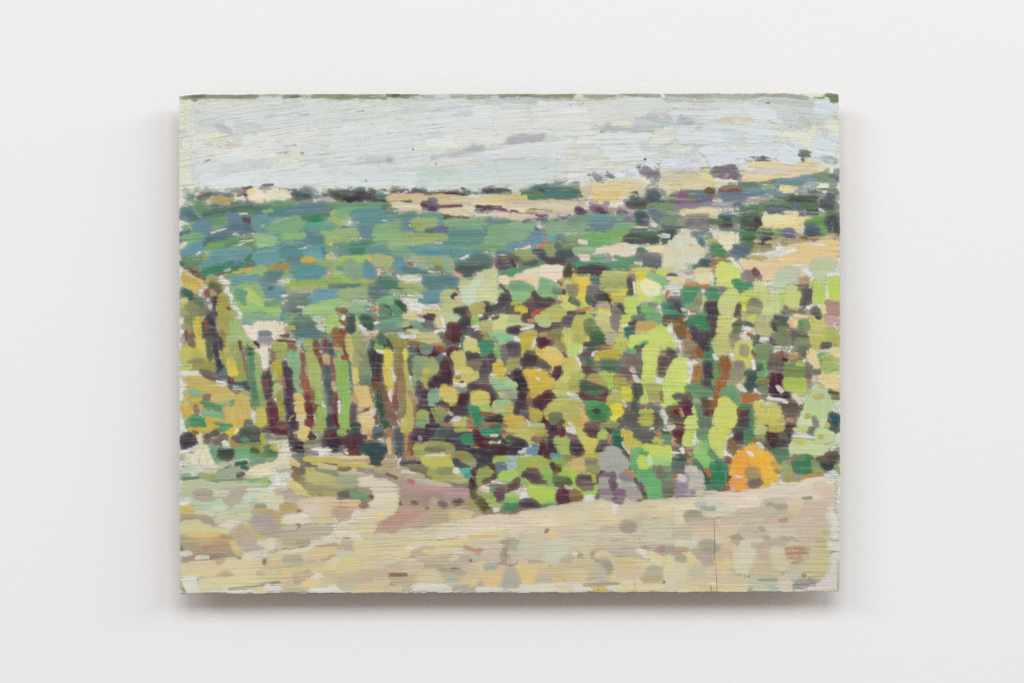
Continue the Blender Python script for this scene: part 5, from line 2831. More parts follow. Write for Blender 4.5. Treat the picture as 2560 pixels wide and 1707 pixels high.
74 14 86 12 8 5c5c48 0
74 22 88 22 9 6c7048 0
70 30 82 30 8 848858 0
72 38 80 37 6 9c9860 0
82 6 88 10 6 6c684c 0
92 10 102 12 5 5c5c50 1
88 16 102 22 9 dcdccc 2
84 28 98 32 7 dcdcd0 2
95 24 102 30 4 a06430 2
48 54 54 64 7 d4dcd0 2
70 52 76 60 7 dcdcc4 2
80 40 100 40 10 c8c860 0
78 48 100 50 10 c8c85c 0
80 58 102 60 10 c8c44c 0
74 64 100 66 8 c8c45c 0
70 74 98 74 9 c0c068 0
68 82 96 82 9 b8bc6c 0
72 90 92 90 8 b8b46c 0
76 96 86 98 6 c8bc54 0
84 44 94 46 8 98985c 0
86 52 94 54 6 989864 0
76 66 88 68 8 887860 0
74 76 88 78 10 908c6c 0
70 88 84 86 9 98906c 0
64 98 76 94 6 a49c70 1
88 2 100 4 7 b8bc6c 0
100 4 110 4 7 c8d050 0
108 4 130 3 7 b8b870 0
108 12 128 12 9 b0ac70 0
108 20 126 20 9 b8b46c 0
110 26 124 25 5 c0b868 0
98 2 104 8 4 c8d040 1
132 4 150 4 8 505c68 0
134 12 154 12 9 606c54 0
134 20 154 20 9 687c4c 0
134 30 158 30 10 708050 0
136 38 154 38 8 708050 0
128 10 134 20 6 504858 2
152 8 164 14 8 dcb080 3
150 18 162 20 5 c08858 4
158 24 166 28 9 746068 0
158 34 164 34 6 6c6060 1
126 32 132 40 8 6c6068 0
106 30 114 34 9 6c646c 0
104 40 112 42 6 6c6468 1
112 32 124 32 9 dcdccc 2
160 2 178 4 8 e8c888 0
162 10 172 10 8 ecc888 0
168 10 184 10 9 789058 0
168 18 184 18 9 7c8c4c 0
168 8 170 20 4 4c9058 1
172 28 180 30 7 6c6850 0
180 22 182 28 4 c8d0a8 3
162 36 182 38 9 788854 0
166 46 180 46 8 687458 0
168 54 178 54 7 686c5c 0
184 4 204 6 8 c0c058 0
186 14 208 14 10 c4c058 0
184 24 204 24 10 c0bc54 0
184 34 200 34 9 bcb850 0
186 42 196 43 6 c0b850 0
192 1 196 3 4 4c4c68 1
204 2 222 6 9 c09080 0
208 12 218 14 8 c4988c 0
216 12 222 18 6 dcdcd0 3
202 22 218 20 8 a8b450 0
206 30 222 30 9 a8b044 0
208 38 220 37 6 a8b048 0
214 18 220 20 5 a0c43c 1
200 40 210 40 6 605848 1
196 48 206 45 4 605c48 2
208 48 222 48 8 e8c890 0
216 54 222 56 8 ecc890 0
196 50 208 48 5 dcdcd0 2
180 50 194 52 9 e8c888 0
180 62 194 62 12 e4c890 0
182 70 192 72 7 e0c898 0
197 54 202 66 8 58a46c 0
200 60 214 58 9 98b44c 0
202 70 218 68 10 98b050 0
202 78 212 76 6 98b45c 0
214 62 222 66 7 b0b850 0
194 78 216 82 7 e8c484 0
194 86 222 86 9 ecc888 0
200 94 222 96 9 ecc888 0
204 102 218 104 6 e8c888 0
186 76 196 78 7 687468 2
180 84 196 92 9 dcdccc 3
190 92 200 98 6 b8885c 4
205 106 222 108 6 605848 1
208 114 222 114 6 847448 2
174 70 184 74 8 786864 0
174 80 182 84 8 745c58 0
176 90 182 96 6 9c7c64 2
164 104 172 112 6 c09468 4
152 56 168 54 7 b8884c 4
152 62 162 62 5 b08448 4
130 46 150 46 8 dcdccc 3
104 46 108 48 6 5cb858 0
108 44 128 44 7 708c58 0
106 54 126 54 10 688c50 0
106 64 124 64 10 648c58 0
106 72 122 72 7 547464 0
118 66 126 74 8 58b040 0
110 82 120 80 7 58a048 0
108 92 122 92 7 5c8c48 0
101 50 105 54 4 8c4830 3
102 62 104 74 4 e0dccc 1
94 78 108 80 7 3f5c64 1
94 88 106 88 9 3c5c60 0
92 98 106 96 9 405c64 0
96 104 104 103 5 44606c 0
80 96 92 106 9 dcdccc 2
84 112 110 112 6 a06428 2
85 118 104 120 7 a8682c 2
104 104 112 108 4 e0dccc 1
128 58 144 60 10 705c54 0
126 68 144 68 9 6c5c54 0
126 76 142 76 8 746454 0
138 54 144 54 4 885034 3
144 60 150 62 4 5c3038 2
130 82 144 84 7 5c2838 0
130 88 144 90 9 58243c 0
126 96 138 96 9 542440 0
126 106 136 106 10 502440 0
128 114 136 114 6 4c2440 0
110 92 124 90 5 8c7038 3
112 100 122 100 9 6c7c48 0
116 110 124 110 8 68784c 0
136 98 142 106 5 d8c4b4 3
140 106 152 108 7 4c3048 0
142 114 152 114 8 50283c 0
142 120 152 120 7 5c3c40 0
148 70 172 70 9 688840 0
148 78 172 78 9 68843c 0
148 86 170 84 7 74903c 0
146 92 174 92 9 98b83c 0
148 100 174 100 8 a4c044 0
158 106 174 106 6 a8c448 0
164 68 172 68 4 a0b840 1
140 124 168 124 7 64544c 0
142 132 166 132 9 6c6050 0
146 140 162 138 8 6c6450 0
150 146 164 146 7 b8885c 3
146 152 160 154 6 5c3440 1
160 110 170 122 6 d8c8b0 3
104 122 116 134 7 dcdccc 2
124 114 150 120 5 dcdccc 2
0 66 10 66 9 ccd860 0
0 76 12 76 10 ccd85c 0
0 86 9 88 10 ccdc54 0
0 96 6 98 9 c8d858 0
0 104 4 104 5 c4d458 0
12 64 18 84 9 e0e0d4 1
10 90 16 96 7 dcdcd0 1
22 72 30 74 9 9c6c20 1
20 82 32 82 9 a87024 1
18 92 28 92 7 9c6c24 1
18 100 20 100 4 6c5020 2
34 70 46 70 9 504858 0
34 80 46 82 10 504854 0
34 92 46 92 10 58505c 0
36 102 44 102 8 586058 0
48 66 56 70 7 58904c 0
48 78 56 84 9 60944c 0
47 92 54 96 8 5c904c 0
58 60 68 62 8 8c5020 1
58 70 68 72 9 8c4c24 0
60 80 66 84 8 9c5830 1
52 92 62 94 8 a05c28 1
50 102 60 104 9 985c24 1
48 112 56 116 9 945824 1
44 122 54 126 8 8c5424 1
40 132 50 136 9 68502c 1
10 100 30 100 8 58945c 0
10 108 40 108 9 60985c 0
30 112 44 108 6 4c8c58 1
38 114 46 114 5 dcdccc 3
0 112 14 112 7 6c6460 0
0 120 16 120 7 703c54 0
2 128 18 128 9 6c2848 0
4 136 16 136 7 6c2c48 0
6 142 12 142 5 602840 1
0 130 3 140 4 c88468 4
0 150 5 154 5 7c3028 2
20 118 28 122 8 84a86c 0
20 130 26 134 9 c0d060 0
10 146 26 144 8 c4d460 0
8 154 26 152 7 c8d45c 0
24 126 32 132 8 5c8c70 0
26 138 36 140 8 588460 0
28 148 44 148 8 60785c 0
30 154 46 154 6 707058 0
32 116 40 122 8 684824 1
34 126 40 130 7 6c4c28 2
34 136 40 138 6 6c3048 0
60 104 78 104 9 609c60 0
62 112 82 110 9 5c9c64 0
66 118 82 120 9 5c9c5c 0
72 126 82 128 7 649c5c 0
58 116 66 118 8 c8cc50 0
56 124 72 124 8 ccd058 0
52 132 80 132 9 c8d054 0
50 140 80 142 9 c8d054 0
48 150 76 152 10 c8d450 0
82 130 84 142 5 7c4824 2
86 126 100 128 8 3c8860 0
84 136 100 136 9 6c4850 0
82 146 100 146 9 5c4850 0
80 154 96 154 6 4c5c54 0
88 138 98 142 7 642848 0
100 146 104 152 7 3c9068 0
100 132 102 142 5 449068 0
104 122 114 126 8 ccc458 0
106 134 118 136 10 c8c054 0
108 146 120 146 10 c4bc58 0
106 154 120 154 6 c0bc58 0
124 130 138 130 9 c8c050 0
124 140 142 140 10 c8c054 0
124 150 144 150 10 c0b84c 0
120 154 124 156 4 8c4428 2
188 106 204 106 8 a4cc80 0
182 114 208 114 9 a4cc84 0
178 122 210 122 9 a8cc80 0
176 130 214 130 8 a8cc7c 0
188 112 194 114 4 c8ac54 0
190 114 200 112 4 b8b060 1
170 138 186 138 8 b4d488 0
168 146 186 148 9 bcd898 0
188 140 206 138 9 b0cc80 0
192 150 208 148 9 b8d088 0
166 154 184 155 5 b8d094 0
176 140 182 140 5 b8a850 0
187 142 192 154 6 808068 0
210 138 222 140 7 1c4860 0
210 146 222 146 9 184868 0
210 153 222 154 6 1c506c 0
212 126 222 134 7 dcdcd0 3
205 152 208 152 4 c0b050 1
@440 1070
8 4 24 4 6 dcdcc8 3
20 3 60 1 5 c8ac34 1
62 2 78 3 5 4c9858 1
70 8 90 3 9 d4b830 0
82 6 86 2 4 e4e0d4 1
72 14 80 15 4 d0b434 1
8 14 14 26 12 443848 1
14 10 26 20 14 483c4c 1
12 24 22 26 7 483c48 2
24 6 30 8 6 7c6038 3
32 10 36 26 6 e4d0a0 2
38 8 46 12 9 605050 2
40 18 46 20 7 6c5c5c 3
52 8 62 6 12 686050 0
54 18 68 16 9 706458 1
64 10 72 14 6 746448 2
92 4 116 3 9 505c48 0
94 12 120 12 12 545c54 0
98 20 118 20 8 505c54 0
95 14 100 24 7 4c8c58 1
104 24 116 22 5 509058 0
122 8 124 22 5 a8a834 0
80 14 92 16 7 6c6870 0
82 20 92 21 7 6c6470 0
66 20 76 25 7 e0e0d4 1
78 20 84 26 6 98903c 1
86 28 115 26 6 a89434 0
112 26 120 32 7 98982c 0
122 2 136 2 6 582c3c 1
138 4 155 6 10 682c34 1
125 12 155 14 7 7c8460 4
130 20 160 18 5 c4ccac 4
54 28 60 32 10 54a870 0
56 38 64 44 8 58a870 0
76 32 105 30 7 58a86c 0
78 40 105 36 8 5cac70 0
60 34 80 34 9 44504c 1
60 40 78 40 6 4c5448 1
62 29 72 29 5 2c6458 1
106 30 116 32 8 4c6c44 1
104 38 120 40 9 609c64 1
108 46 122 46 8 649c6c 0
124 38 140 38 9 5c8c54 0
126 27 138 30 7 3c7444 1
128 32 140 34 7 4c7848 0
134 24 140 30 4 b0b040 1
128 44 136 44 4 80a858 2
34 34 40 50 10 e4d8b0 3
32 44 44 48 6 e4cc98 4
5 34 30 26 7 e0e0d4 3
14 42 18 40 5 dcd098 3
6 42 12 40 4 a0b088 4
10 53 22 55 5 4c7c68 5
16 56 22 56 3 346860 4
6 50 50 54 8 e2e2d6 2
60 52 100 46 6 cfc8a0 3
144 24 158 22 6 e4cca0 1
146 34 158 32 12 dcd4b8 0
144 42 158 42 8 dccfa8 1
156 16 160 30 5 e2e0d8 1
110 56 160 46 7 dccfa8 3
138 50 140 62 4 e0e4e0 2
100 62 128 58 7 e8d8b0 1
112 64 130 60 10 ecd4ac 0
92 70 118 68 5 dcc8a0 1
142 60 162 58 6 c8b890 4
130 72 156 66 8 dcdcd4 2
130 78 160 80 6 dce0d8 1
6 60 26 58 6 bcc8a0 1
12 64 26 63 5 ccd4b4 0
8 68 20 68 6 7ca878 1
12 72 36 71 7 4c8068 2
36 66 58 66 8 98a454 0
40 72 60 70 6 90a458 0
40 60 80 56 6 c4c8a0 2
62 66 78 54 10 5c8c60 0
60 70 86 58 10 90a87c 0
64 74 90 64 9 98ac80 0
84 50 98 48 4 346c60 1
92 54 100 56 3 346860 2
86 66 94 64 5 5c7068 1
86 70 94 70 4 8c7058 4
48 78 85 75 5 44a478 0
70 76 120 74 6 50a86c 0
95 74 130 76 5 54ac68 0
116 76 128 77 4 88bc68 1
12 78 48 78 9 acc08c 0
14 86 70 82 9 b4c494 0
60 80 118 80 7 b8c48c 0
115 83 124 82 5 98c06c 2
100 86 140 88 8 dce0d0 2
8 92 28 90 9 a4bc84 0
8 98 24 100 6 b8c8a0 1
26 92 52 92 9 a89488 0
34 98 52 97 6 b0a08c 0
54 92 72 92 6 ccc8a0 3
84 86 100 84 6 b4a494 0
74 90 98 88 7 b0a090 0
70 98 95 97 8 b0a08c 0
74 104 100 102 6 b4b090 0
96 98 116 96 9 b8d4ac 0
106 94 114 104 8 a0d0a8 0
116 98 152 96 9 d4d4a0 0
118 106 150 106 9 d0d0a0 0
120 114 150 112 7 d4d4a4 0
28 104 60 102 7 a0cca0 0
26 110 50 108 7 a4cca0 0
40 116 70 112 9 bcd4ac 0
66 108 82 110 6 b09c90 0
68 114 78 115 6 b49c90 0
84 112 100 108 5 bccca0 0
88 118 118 110 7 bcb068 0
80 118 100 112 6 9cc08c 0
112 110 124 109 5 94906c 1
60 122 95 118 7 b0cc9c 0
92 124 106 122 6 b4d8b0 0
6 112 22 112 7 c8b04c 0
6 118 20 118 6 c4b050 0
18 120 50 122 6 bcc890 0
14 114 28 114 6 c0c078 1
6 104 20 102 5 e0e4d8 2
6 126 30 127 8 807058 0
30 129 60 131 6 847460 0
36 124 44 128 5 84785c 1
56 128 100 124 6 c4c488 1
8 136 36 134 7 c8c880 0
8 144 50 142 9 ccc87c 0
30 148 74 146 8 d0c878 0
60 136 90 138 7 d8d4b8 3
70 132 92 132 5 dcdccc 4
136 88 155 86 6 c8b894 4
140 92 165 90 4 bca080 4
154 94 172 96 10 b8a490 0
158 102 176 104 9 b8a494 0
164 110 176 110 7 b8a090 0
148 110 164 110 6 b09458 0
150 116 172 118 7 b49850 0
170 116 174 113 3 5c5048 2
108 118 130 116 6 a88848 0
124 122 144 122 9 ac8c54 0
130 130 148 130 9 a88850 0
138 136 150 136 6 a88c54 1
112 124 128 122 7 8c8098 0
108 130 130 128 8 908494 0
118 128 132 132 9 7c749c 0
110 136 128 138 7 a08c8c 0
120 140 140 140 8 8c7c98 0
124 148 150 146 9 9c8490 0
138 141 170 144 4 a87490 0
130 152 170 150 8 a89484 0
112 140 122 142 5 b8a08c 0
100 136 112 138 7 bcb068 0
104 142 122 146 8 b4ac60 0
85 140 95 138 6 ac9864 1
80 146 104 144 7 b09c80 0
82 152 110 150 9 b09884 0
112 152 124 154 6 b0a860 0
150 126 195 124 9 dcd8c4 2
150 132 190 132 7 dcd4bc 2
166 138 173 136 4 3c1818 1
174 138 190 136 4 a07868 4
150 138 168 138 4 c0ac90 2
175 144 200 144 9 9c9480 0
170 150 205 150 8 a49c80 0
190 140 220 142 6 a0907c 1
160 80 176 84 10 dcbc78 0
168 88 200 92 9 d4bc78 0
180 96 206 96 8 ccbc70 0
165 76 178 74 6 d8c074 0
163 65 170 68 5 8c6030 1
168 70 182 78 7 887040 0
180 78 200 84 9 8c8450 0
185 82 235 88 9 98945c 0
190 90 235 92 8 9c9858 0
205 94 235 94 5 a0a044 0
180 58 194 68 11 c0b44c 0
190 74 206 74 7 c4b850 0
192 64 235 72 9 bcb46c 0
200 72 235 80 9 b4ac68 0
188 54 205 58 7 b8b468 0
196 56 235 66 5 848c68 0
215 60 235 66 5 7c8c68 0
163 54 178 56 7 6c5c58 0
166 60 180 60 6 74645c 0
162 48 172 50 6 d0bc68 2
172 44 190 48 5 7c6854 0
182 50 200 51 4 74604c 0
180 42 235 43 6 c4b450 0
190 47 235 47 6 c4b85c 0
205 51 235 55 4 64504c 1
212 54 235 58 3 74604c 1
200 52 225 56 4 c8c080 1
200 94 210 98 3 94784c 2
228 92 235 96 5 6c5c60 1
180 98 195 103 4 a08468 3
172 106 200 104 9 d4bca0 1
180 112 205 112 7 d0c0a8 1
196 102 225 102 8 dcb48c 0
200 112 235 110 9 dcb488 0
205 122 230 120 9 dcb48c 0
195 130 226 128 9 d8bc88 0
220 118 235 118 8 b89880 0
226 112 235 126 7 bc9c84 0
190 122 206 124 6 d0c890 1
222 134 228 144 7 dce0d8 2
230 140 235 138 4 dcdccc 3
220 150 235 148 6 dcd8b8 0
205 155 235 155 4 dcdcc0 0
5 152 14 151 6 94846c 1
18 152 66 151 5 d8b058 0
62 154 76 154 5 906840 1
30 155 60 155 3 d0a04c 1
160 4 164 16 6 54303c 1
158 12 166 20 6 703038 1
162 20 178 22 9 503444 0
162 28 172 30 7 5c404c 0
166 28 182 28 7 301820 0
172 33 188 34 6 4c4c60 1
170 36 184 36 4 54607c 2
174 5 186 8 14 e0bc6c 0
176 14 188 13 8 e0b86c 0
186 8 196 14 7 5c3834 2
194 4 206 6 10 94a854 1
184 20 205 20 7 7c7c54 3
180 26 205 25 5 a0a080 4
208 6 216 12 9 703840 0
214 4 228 4 9 5c5458 0
220 10 230 12 9 6c2c34 0
206 18 214 24 8 603c4c 0
214 18 228 22 10 402838 0
206 27 212 30 6 602c44 1
216 28 226 30 8 303450 1
212 26 222 28 5 3c2838 1
190 32 216 30 9 e4e2d8 1
180 38 230 38 5 e0dccc 2
182 34 198 36 5 8c8474 3
228 6 235 10 6 64985c 1
232 16 235 22 5 584058 1
@860 1070
0 4 4 8 6 84ac40 1
4 8 10 4 6 6c4438 1
2 11 12 11 5 dcccc0 2
12 2 26 6 10 444c60 0
14 10 28 12 12 5c3c4c 0
2 16 24 18 10 5c3044 0
4 26 24 26 10 602c3c 0
6 33 22 34 7 6c2c30 1
26 3 40 2 8 d8b070 0
32 8 40 14 9 c89458 2
42 3 56 6 9 54607c 0
42 12 54 10 9 50605c 0
28 18 46 18 4 a87040 3
48 18 56 16 6 dcd0c4 3
22 24 50 22 8 304858 0
26 30 60 30 10 304860 0
34 38 56 36 8 2f4454 0
36 46 54 44 9 485058 0
38 51 50 52 7 50485c 0
2 30 4 36 4 dcd4cc 3
60 4 66 8 9 a46834 2
58 16 66 18 9 b07848 2
64 26 68 36 9 b88858 3
56 40 72 38 6 b89464 3
62 14 64 34 3 d0b080 2
72 4 82 6 10 6c6068 0
71 16 82 16 12 5c6468 0
72 28 82 28 12 546464 0
73 36 82 38 8 4c6060 0
82 2 92 3 6 b8b448 0
86 6 90 20 9 b88858 3
88 24 92 36 10 b88050 3
96 8 94 34 8 7c5030 2
86 42 104 42 7 b07848 3
55 48 74 48 8 b89868 3
55 53 70 52 5 b09060 3
0 40 34 42 5 d8c898 3
0 46 36 45 4 c89c6c 3
98 4 112 4 8 584050 0
96 12 120 12 10 4c304c 0
96 18 114 18 7 5c3c58 0
112 6 132 8 11 402440 0
110 16 128 16 8 442848 0
105 12 108 16 4 a08498 3
132 4 152 4 9 4c6864 0
134 12 152 12 9 486064 0
122 16 132 18 7 505044 1
142 18 156 18 8 502c3c 0
150 4 184 4 8 584850 0
156 2 170 2 5 a4a840 0
150 10 170 12 8 485460 0
154 22 182 22 9 444858 0
158 30 182 30 9 44384c 0
172 2 200 2 3 c88c58 3
165 13 182 12 6 2c8c68 0
168 17 186 17 6 308c68 0
178 21 185 20 4 409068 1
182 6 196 10 9 5c283c 0
184 16 205 16 9 5c2438 0
186 26 202 24 9 5c283c 0
194 4 220 6 8 208c6c 0
200 9 216 9 5 209070 0
208 14 222 12 7 584858 0
206 10 214 10 4 d0b8a4 3
222 4 235 4 7 8c6034 2
224 12 232 10 5 b07c48 3
230 16 235 15 4 507048 1
205 20 222 24 4 b0c050 1
218 18 222 24 5 dcdccc 3
224 18 232 30 7 1c1828 2
206 28 235 30 10 50243c 0
200 36 228 36 9 50283c 0
222 40 235 36 7 4c2838 1
180 26 186 26 6 b88040 1
176 34 204 36 10 3c3448 0
178 44 208 44 10 444050 0
180 52 205 52 9 444450 0
184 38 190 40 4 505860 2
100 24 118 26 7 b0b044 0
100 30 116 32 8 a0a848 0
118 22 145 24 6 98a048 0
124 26 154 28 8 90944c 0
116 30 140 30 6 747448 0
104 36 150 34 7 a0a04c 0
110 44 152 40 9 bcb848 0
108 50 152 48 10 c0b84c 0
112 54 150 54 7 bcb848 0
115 38 140 36 3 d0c8a4 4
126 36 140 37 3 dcd4c0 4
155 36 172 38 8 8c8844 0
154 44 180 44 9 8c8c48 0
165 50 184 50 7 98985c 0
156 44 162 54 7 3c4c5c 0
164 54 174 56 6 445058 0
80 49 106 49 5 504858 0
90 54 110 54 7 7c784c 0
96 60 122 60 9 74704c 0
106 66 126 68 8 7c7050 0
120 62 140 62 9 a0a040 0
128 70 150 70 9 a8a44c 0
132 60 152 60 8 8c8c50 0
136 76 156 76 6 8ca04c 0
142 68 172 66 8 a8a464 0
154 76 176 72 7 b0ac68 0
160 64 176 64 6 bcb068 0
148 80 174 82 5 6c7858 0
155 58 160 60 6 dcd0c0 3
166 60 180 62 8 3cb0b8 0
170 66 180 66 6 309ca0 0
181 60 186 72 6 5c2c38 0
178 72 184 84 7 481824 0
175 86 182 86 6 4c1c24 0
190 60 208 56 10 8c9c3c 0
188 68 204 64 9 8c9c3c 0
188 76 198 72 7 8c9c44 1
204 50 212 58 6 584030 2
196 74 214 66 6 684838 3
208 70 212 66 6 5c3c38 2
200 80 222 76 7 dcd4cc 3
205 80 235 82 5 7c5844 3
210 44 228 42 7 98b03c 0
215 48 228 47 4 a0b84c 1
214 52 228 52 8 4c6484 1
216 58 226 58 5 507090 2
228 46 235 44 6 88b8c0 2
230 54 235 56 7 a8c8c8 2
220 64 235 62 8 90c440 0
220 70 235 70 8 94c848 0
170 86 176 88 5 c08050 3
0 54 44 57 6 b8ac44 0
0 60 46 61 7 c8bc80 0
0 52 30 52 4 c8b454 0
0 57 8 57 4 7c6454 1
20 58 60 64 4 94846c 1
44 58 90 60 8 b4a070 0
60 66 110 68 9 b4a878 0
82 60 92 60 4 dcd4c4 3
92 62 100 64 4 dcd4c8 2
86 68 120 74 6 b4a880 1
95 74 148 82 7 b8b090 0
120 78 150 86 6 c0b898 0
140 82 152 86 5 c8b8a0 0
0 66 24 66 7 b0b890 0
0 72 24 72 9 a0a878 0
0 80 30 80 8 90a068 0
22 80 36 84 7 8c9060 0
30 62 60 70 7 988478 0
40 66 60 74 6 907c74 0
60 64 74 70 3 74604c 1
60 72 84 74 7 b88c80 0
58 76 80 80 7 a08474 0
24 68 40 70 7 dcc8a8 0
22 76 60 76 8 d8c8a4 0
36 84 70 82 9 d8c8ac 0
40 92 80 88 9 d0bca4 0
44 86 76 90 7 dcd0b8 0
78 82 120 80 7 b88480 0
80 76 96 76 6 b87878 0
92 74 97 76 4 c05468 0
80 90 150 88 9 b08480 0
100 82 160 90 8 b88480 0
140 90 176 92 8 b88484 0
150 86 168 85 5 bc7c80 0
130 98 176 97 8 a87c7c 0
100 98 140 98 9 a0786c 0
82 98 104 98 9 a0886c 0
78 106 100 104 8 a08c70 0
84 112 110 108 8 a48c70 0
100 104 122 104 8 988468 0
96 103 102 106 4 745c60 1
92 110 98 108 4 a06840 3
120 104 134 106 10 ac9c78 0
120 112 140 112 8 a89470 0
124 100 130 102 5 b4a484 0
134 104 142 108 5 706060 1
140 102 156 106 9 a48c74 0
140 112 158 110 7 a08468 0
154 102 164 103 5 644c50 1
156 108 166 108 5 8c5030 2
116 110 118 114 3 984838 2
74 102 79 106 5 5c5858 1
70 116 110 116 8 b07c6c 0
60 124 110 120 8 b4706c 0
80 118 120 122 6 bc7070 0
50 132 108 128 8 b8706c 0
42 140 84 136 8 b4686c 0
45 146 80 142 8 b08068 0
40 150 78 148 6 a8906c 0
90 136 116 134 7 a89868 0
86 142 110 138 6 ac8468 0
78 140 100 140 5 a88870 0
100 130 120 126 6 a08468 0
114 120 135 118 7 ac986c 0
112 130 145 128 10 a08c70 0
115 138 150 134 8 a48c70 0
120 124 146 122 7 ac9870 0
146 116 170 114 7 b8a478 0
150 122 180 120 8 c8b878 0
158 128 178 128 6 c4b480 0
148 130 160 130 5 98949c 0
148 132 154 134 3 d4d4d4 1
166 112 190 112 9 a8946c 0
172 104 190 106 9 989050 0
176 120 196 118 7 98805c 0
180 126 190 126 4 845838 2
184 129 192 127 3 7c7858 2
178 92 186 90 8 605830 3
180 98 192 94 8 60502c 2
186 104 206 106 7 606030 1
190 100 204 110 8 584c28 1
194 112 206 116 8 605030 2
200 118 210 122 6 6c4c30 1
186 88 196 92 6 a8b054 2
192 82 204 88 6 dcc8a8 3
198 94 212 98 8 8cac48 0
204 104 222 106 8 90b450 0
208 112 220 110 6 90b44c 1
206 86 222 86 6 4c9868 1
206 84 214 83 5 3c9860 1
212 90 226 92 12 6c4458 0
214 98 228 98 7 704454 0
224 100 235 96 7 8cac3c 0
224 106 235 104 7 489c48 0
226 112 235 110 8 388448 0
210 114 216 114 3 dcdcd0 2
206 118 235 120 6 482038 0
205 122 235 123 4 542434 1
30 100 74 98 10 dccfa8 0
36 108 72 106 9 d8cca0 0
34 116 68 114 9 d8c4a4 0
26 122 58 120 9 dcc8ac 0
50 126 54 118 8 e0c878 0
64 118 70 106 6 dcc890 0
10 130 50 128 8 dccfac 0
0 136 42 136 9 dccca4 0
5 144 40 142 9 e0cc90 0
0 142 10 140 6 d0d0a0 0
15 150 34 148 7 dcc88c 0
0 92 22 94 6 646060 0
10 90 36 92 7 5c8c64 0
14 96 34 96 7 60986c 0
22 100 32 101 5 508458 0
36 94 40 98 4 64503c 1
20 86 36 90 4 909060 0
0 96 12 98 4 745c58 1
14 104 32 104 4 6c4c40 1
0 104 22 106 8 dcb484 0
5 112 24 112 7 d8ac7c 0
24 108 32 108 6 906858 2
0 116 10 118 8 b89478 0
0 124 14 126 9 bc9c80 0
12 122 24 118 7 d8dcd0 3
0 134 14 130 4 d8d8c4 2
0 148 20 152 7 dcdcb8 0
30 153 60 150 7 c8c098 0
50 155 80 152 5 d0c4a0 0
80 148 96 144 9 ccc098 0
90 152 130 144 9 d0c8a4 0
100 156 150 142 7 d8ccb0 0
110 146 146 136 7 ccc0a0 0
130 150 180 136 9 dcd0b4 0
140 140 180 132 8 d8cca8 0
150 148 210 136 9 e0d0b0 0
165 150 210 140 6 e8dcc4 0
170 134 220 128 9 dcccb0 0
185 144 235 130 10 e4d0ac 0
190 128 235 126 7 e0cca4 0
200 148 235 138 9 e4d0ac 0
175 154 215 150 8 dcb878 0
180 156 235 152 5 dcc090 0
205 152 235 146 6 dccca8 0
0 155 8 155 3 a06840 3
@1280 1070
10 6 34 6 9 bcb848 0
10 14 38 14 9 b8bc54 0
12 20 32 20 6 b0b454 0
26 4 48 5 8 b0a44c 0
34 10 50 10 7 a89c44 0
0 3 8 4 6 c8b44c 1
36 16 50 15 7 7c6c44 1
28 14 36 16 5 84484c 2
0 12 4 16 6 40684c 1
4 18 18 22 9 4c3840 0
0 28 20 28 10 483848 0
0 36 12 36 7 4c2c40 0
50 2 62 3 8 4c2c3c 0
62 4 76 4 8 6c2c40 0
64 11 76 11 6 70303c 0
50 12 58 20 9 483044 0
48 24 62 28 12 4c343c 0
36 24 48 28 10 602c38 0
36 34 48 36 8 5c2838 0
50 36 62 36 7 543038 1
36 40 50 40 5 642c38 1
10 34 30 26 7 d8dce0 2
24 32 34 28 7 4c78a8 0
24 36 32 37 5 4c78b0 1
30 25 34 24 3 386498 1
10 42 26 40 5 e0e0dc 1
0 42 8 42 6 98c8c0 2
0 50 10 52 8 a0c0c8 2
56 38 70 40 4 3c70b0 0
68 36 74 40 4 d8e0e4 2
78 8 88 10 8 84585c 0
84 18 98 20 9 805860 0
92 26 102 30 9 845c60 0
76 1 88 4 4 dcd8cc 1
88 5 98 8 5 d8d8c8 1
60 16 78 18 8 a0b44c 0
64 24 80 26 8 a0b048 0
68 32 80 32 9 98b848 0
76 20 82 34 7 7cb848 0
84 22 98 24 7 504448 0
84 30 98 30 10 48383c 0
86 36 96 36 5 5c484c 1
92 4 104 8 8 c4c050 0
98 14 118 14 9 ccc454 0
102 22 120 22 10 c8bc48 0
104 30 116 30 8 c4bc4c 0
102 2 124 5 8 68404c 0
108 9 124 10 5 603848 1
126 4 130 6 6 90c048 1
122 12 132 12 7 a0c048 1
130 4 150 6 8 5c4448 0
132 10 144 10 4 9c7858 2
136 16 140 26 7 a87850 3
124 22 134 24 8 6c5060 0
118 34 130 30 8 604050 0
120 38 126 38 5 583c4c 1
142 6 152 8 9 347c68 0
142 16 156 18 10 207060 0
143 26 158 26 8 247464 0
150 34 160 34 6 287060 0
157 20 166 36 5 d0b8a8 3
156 36 164 44 7 6c3828 2
160 48 166 52 6 508468 1
155 6 170 10 8 c4b43c 0
158 16 182 16 9 c4b444 0
164 24 182 24 9 bcb444 0
168 30 180 31 6 b8bc48 0
170 2 190 2 5 686c5c 0
172 10 186 10 8 5c6c5c 0
184 10 202 10 10 6c6458 0
186 19 200 19 9 605c54 0
190 24 196 25 4 605c5c 0
200 2 208 10 6 b87c54 3
208 6 220 6 8 546c4c 0
210 14 222 14 9 5c8c64 0
212 21 220 21 6 5c9468 0
224 4 228 24 6 c88c60 3
230 10 235 24 9 485058 0
212 1 222 2 4 dcdccc 3
200 16 208 20 8 b8b848 0
186 32 222 30 9 c0d048 0
196 38 222 37 7 c0d048 0
186 26 200 26 6 c0cc48 0
224 34 235 38 6 dcdccc 2
226 28 235 30 5 7c5c4c 2
122 40 132 38 8 a8a898 0
132 32 152 34 9 a8a898 0
122 46 158 44 10 a8a898 0
122 54 162 52 9 a8a494 0
124 60 160 58 7 a8a494 0
134 28 144 30 5 acaca0 0
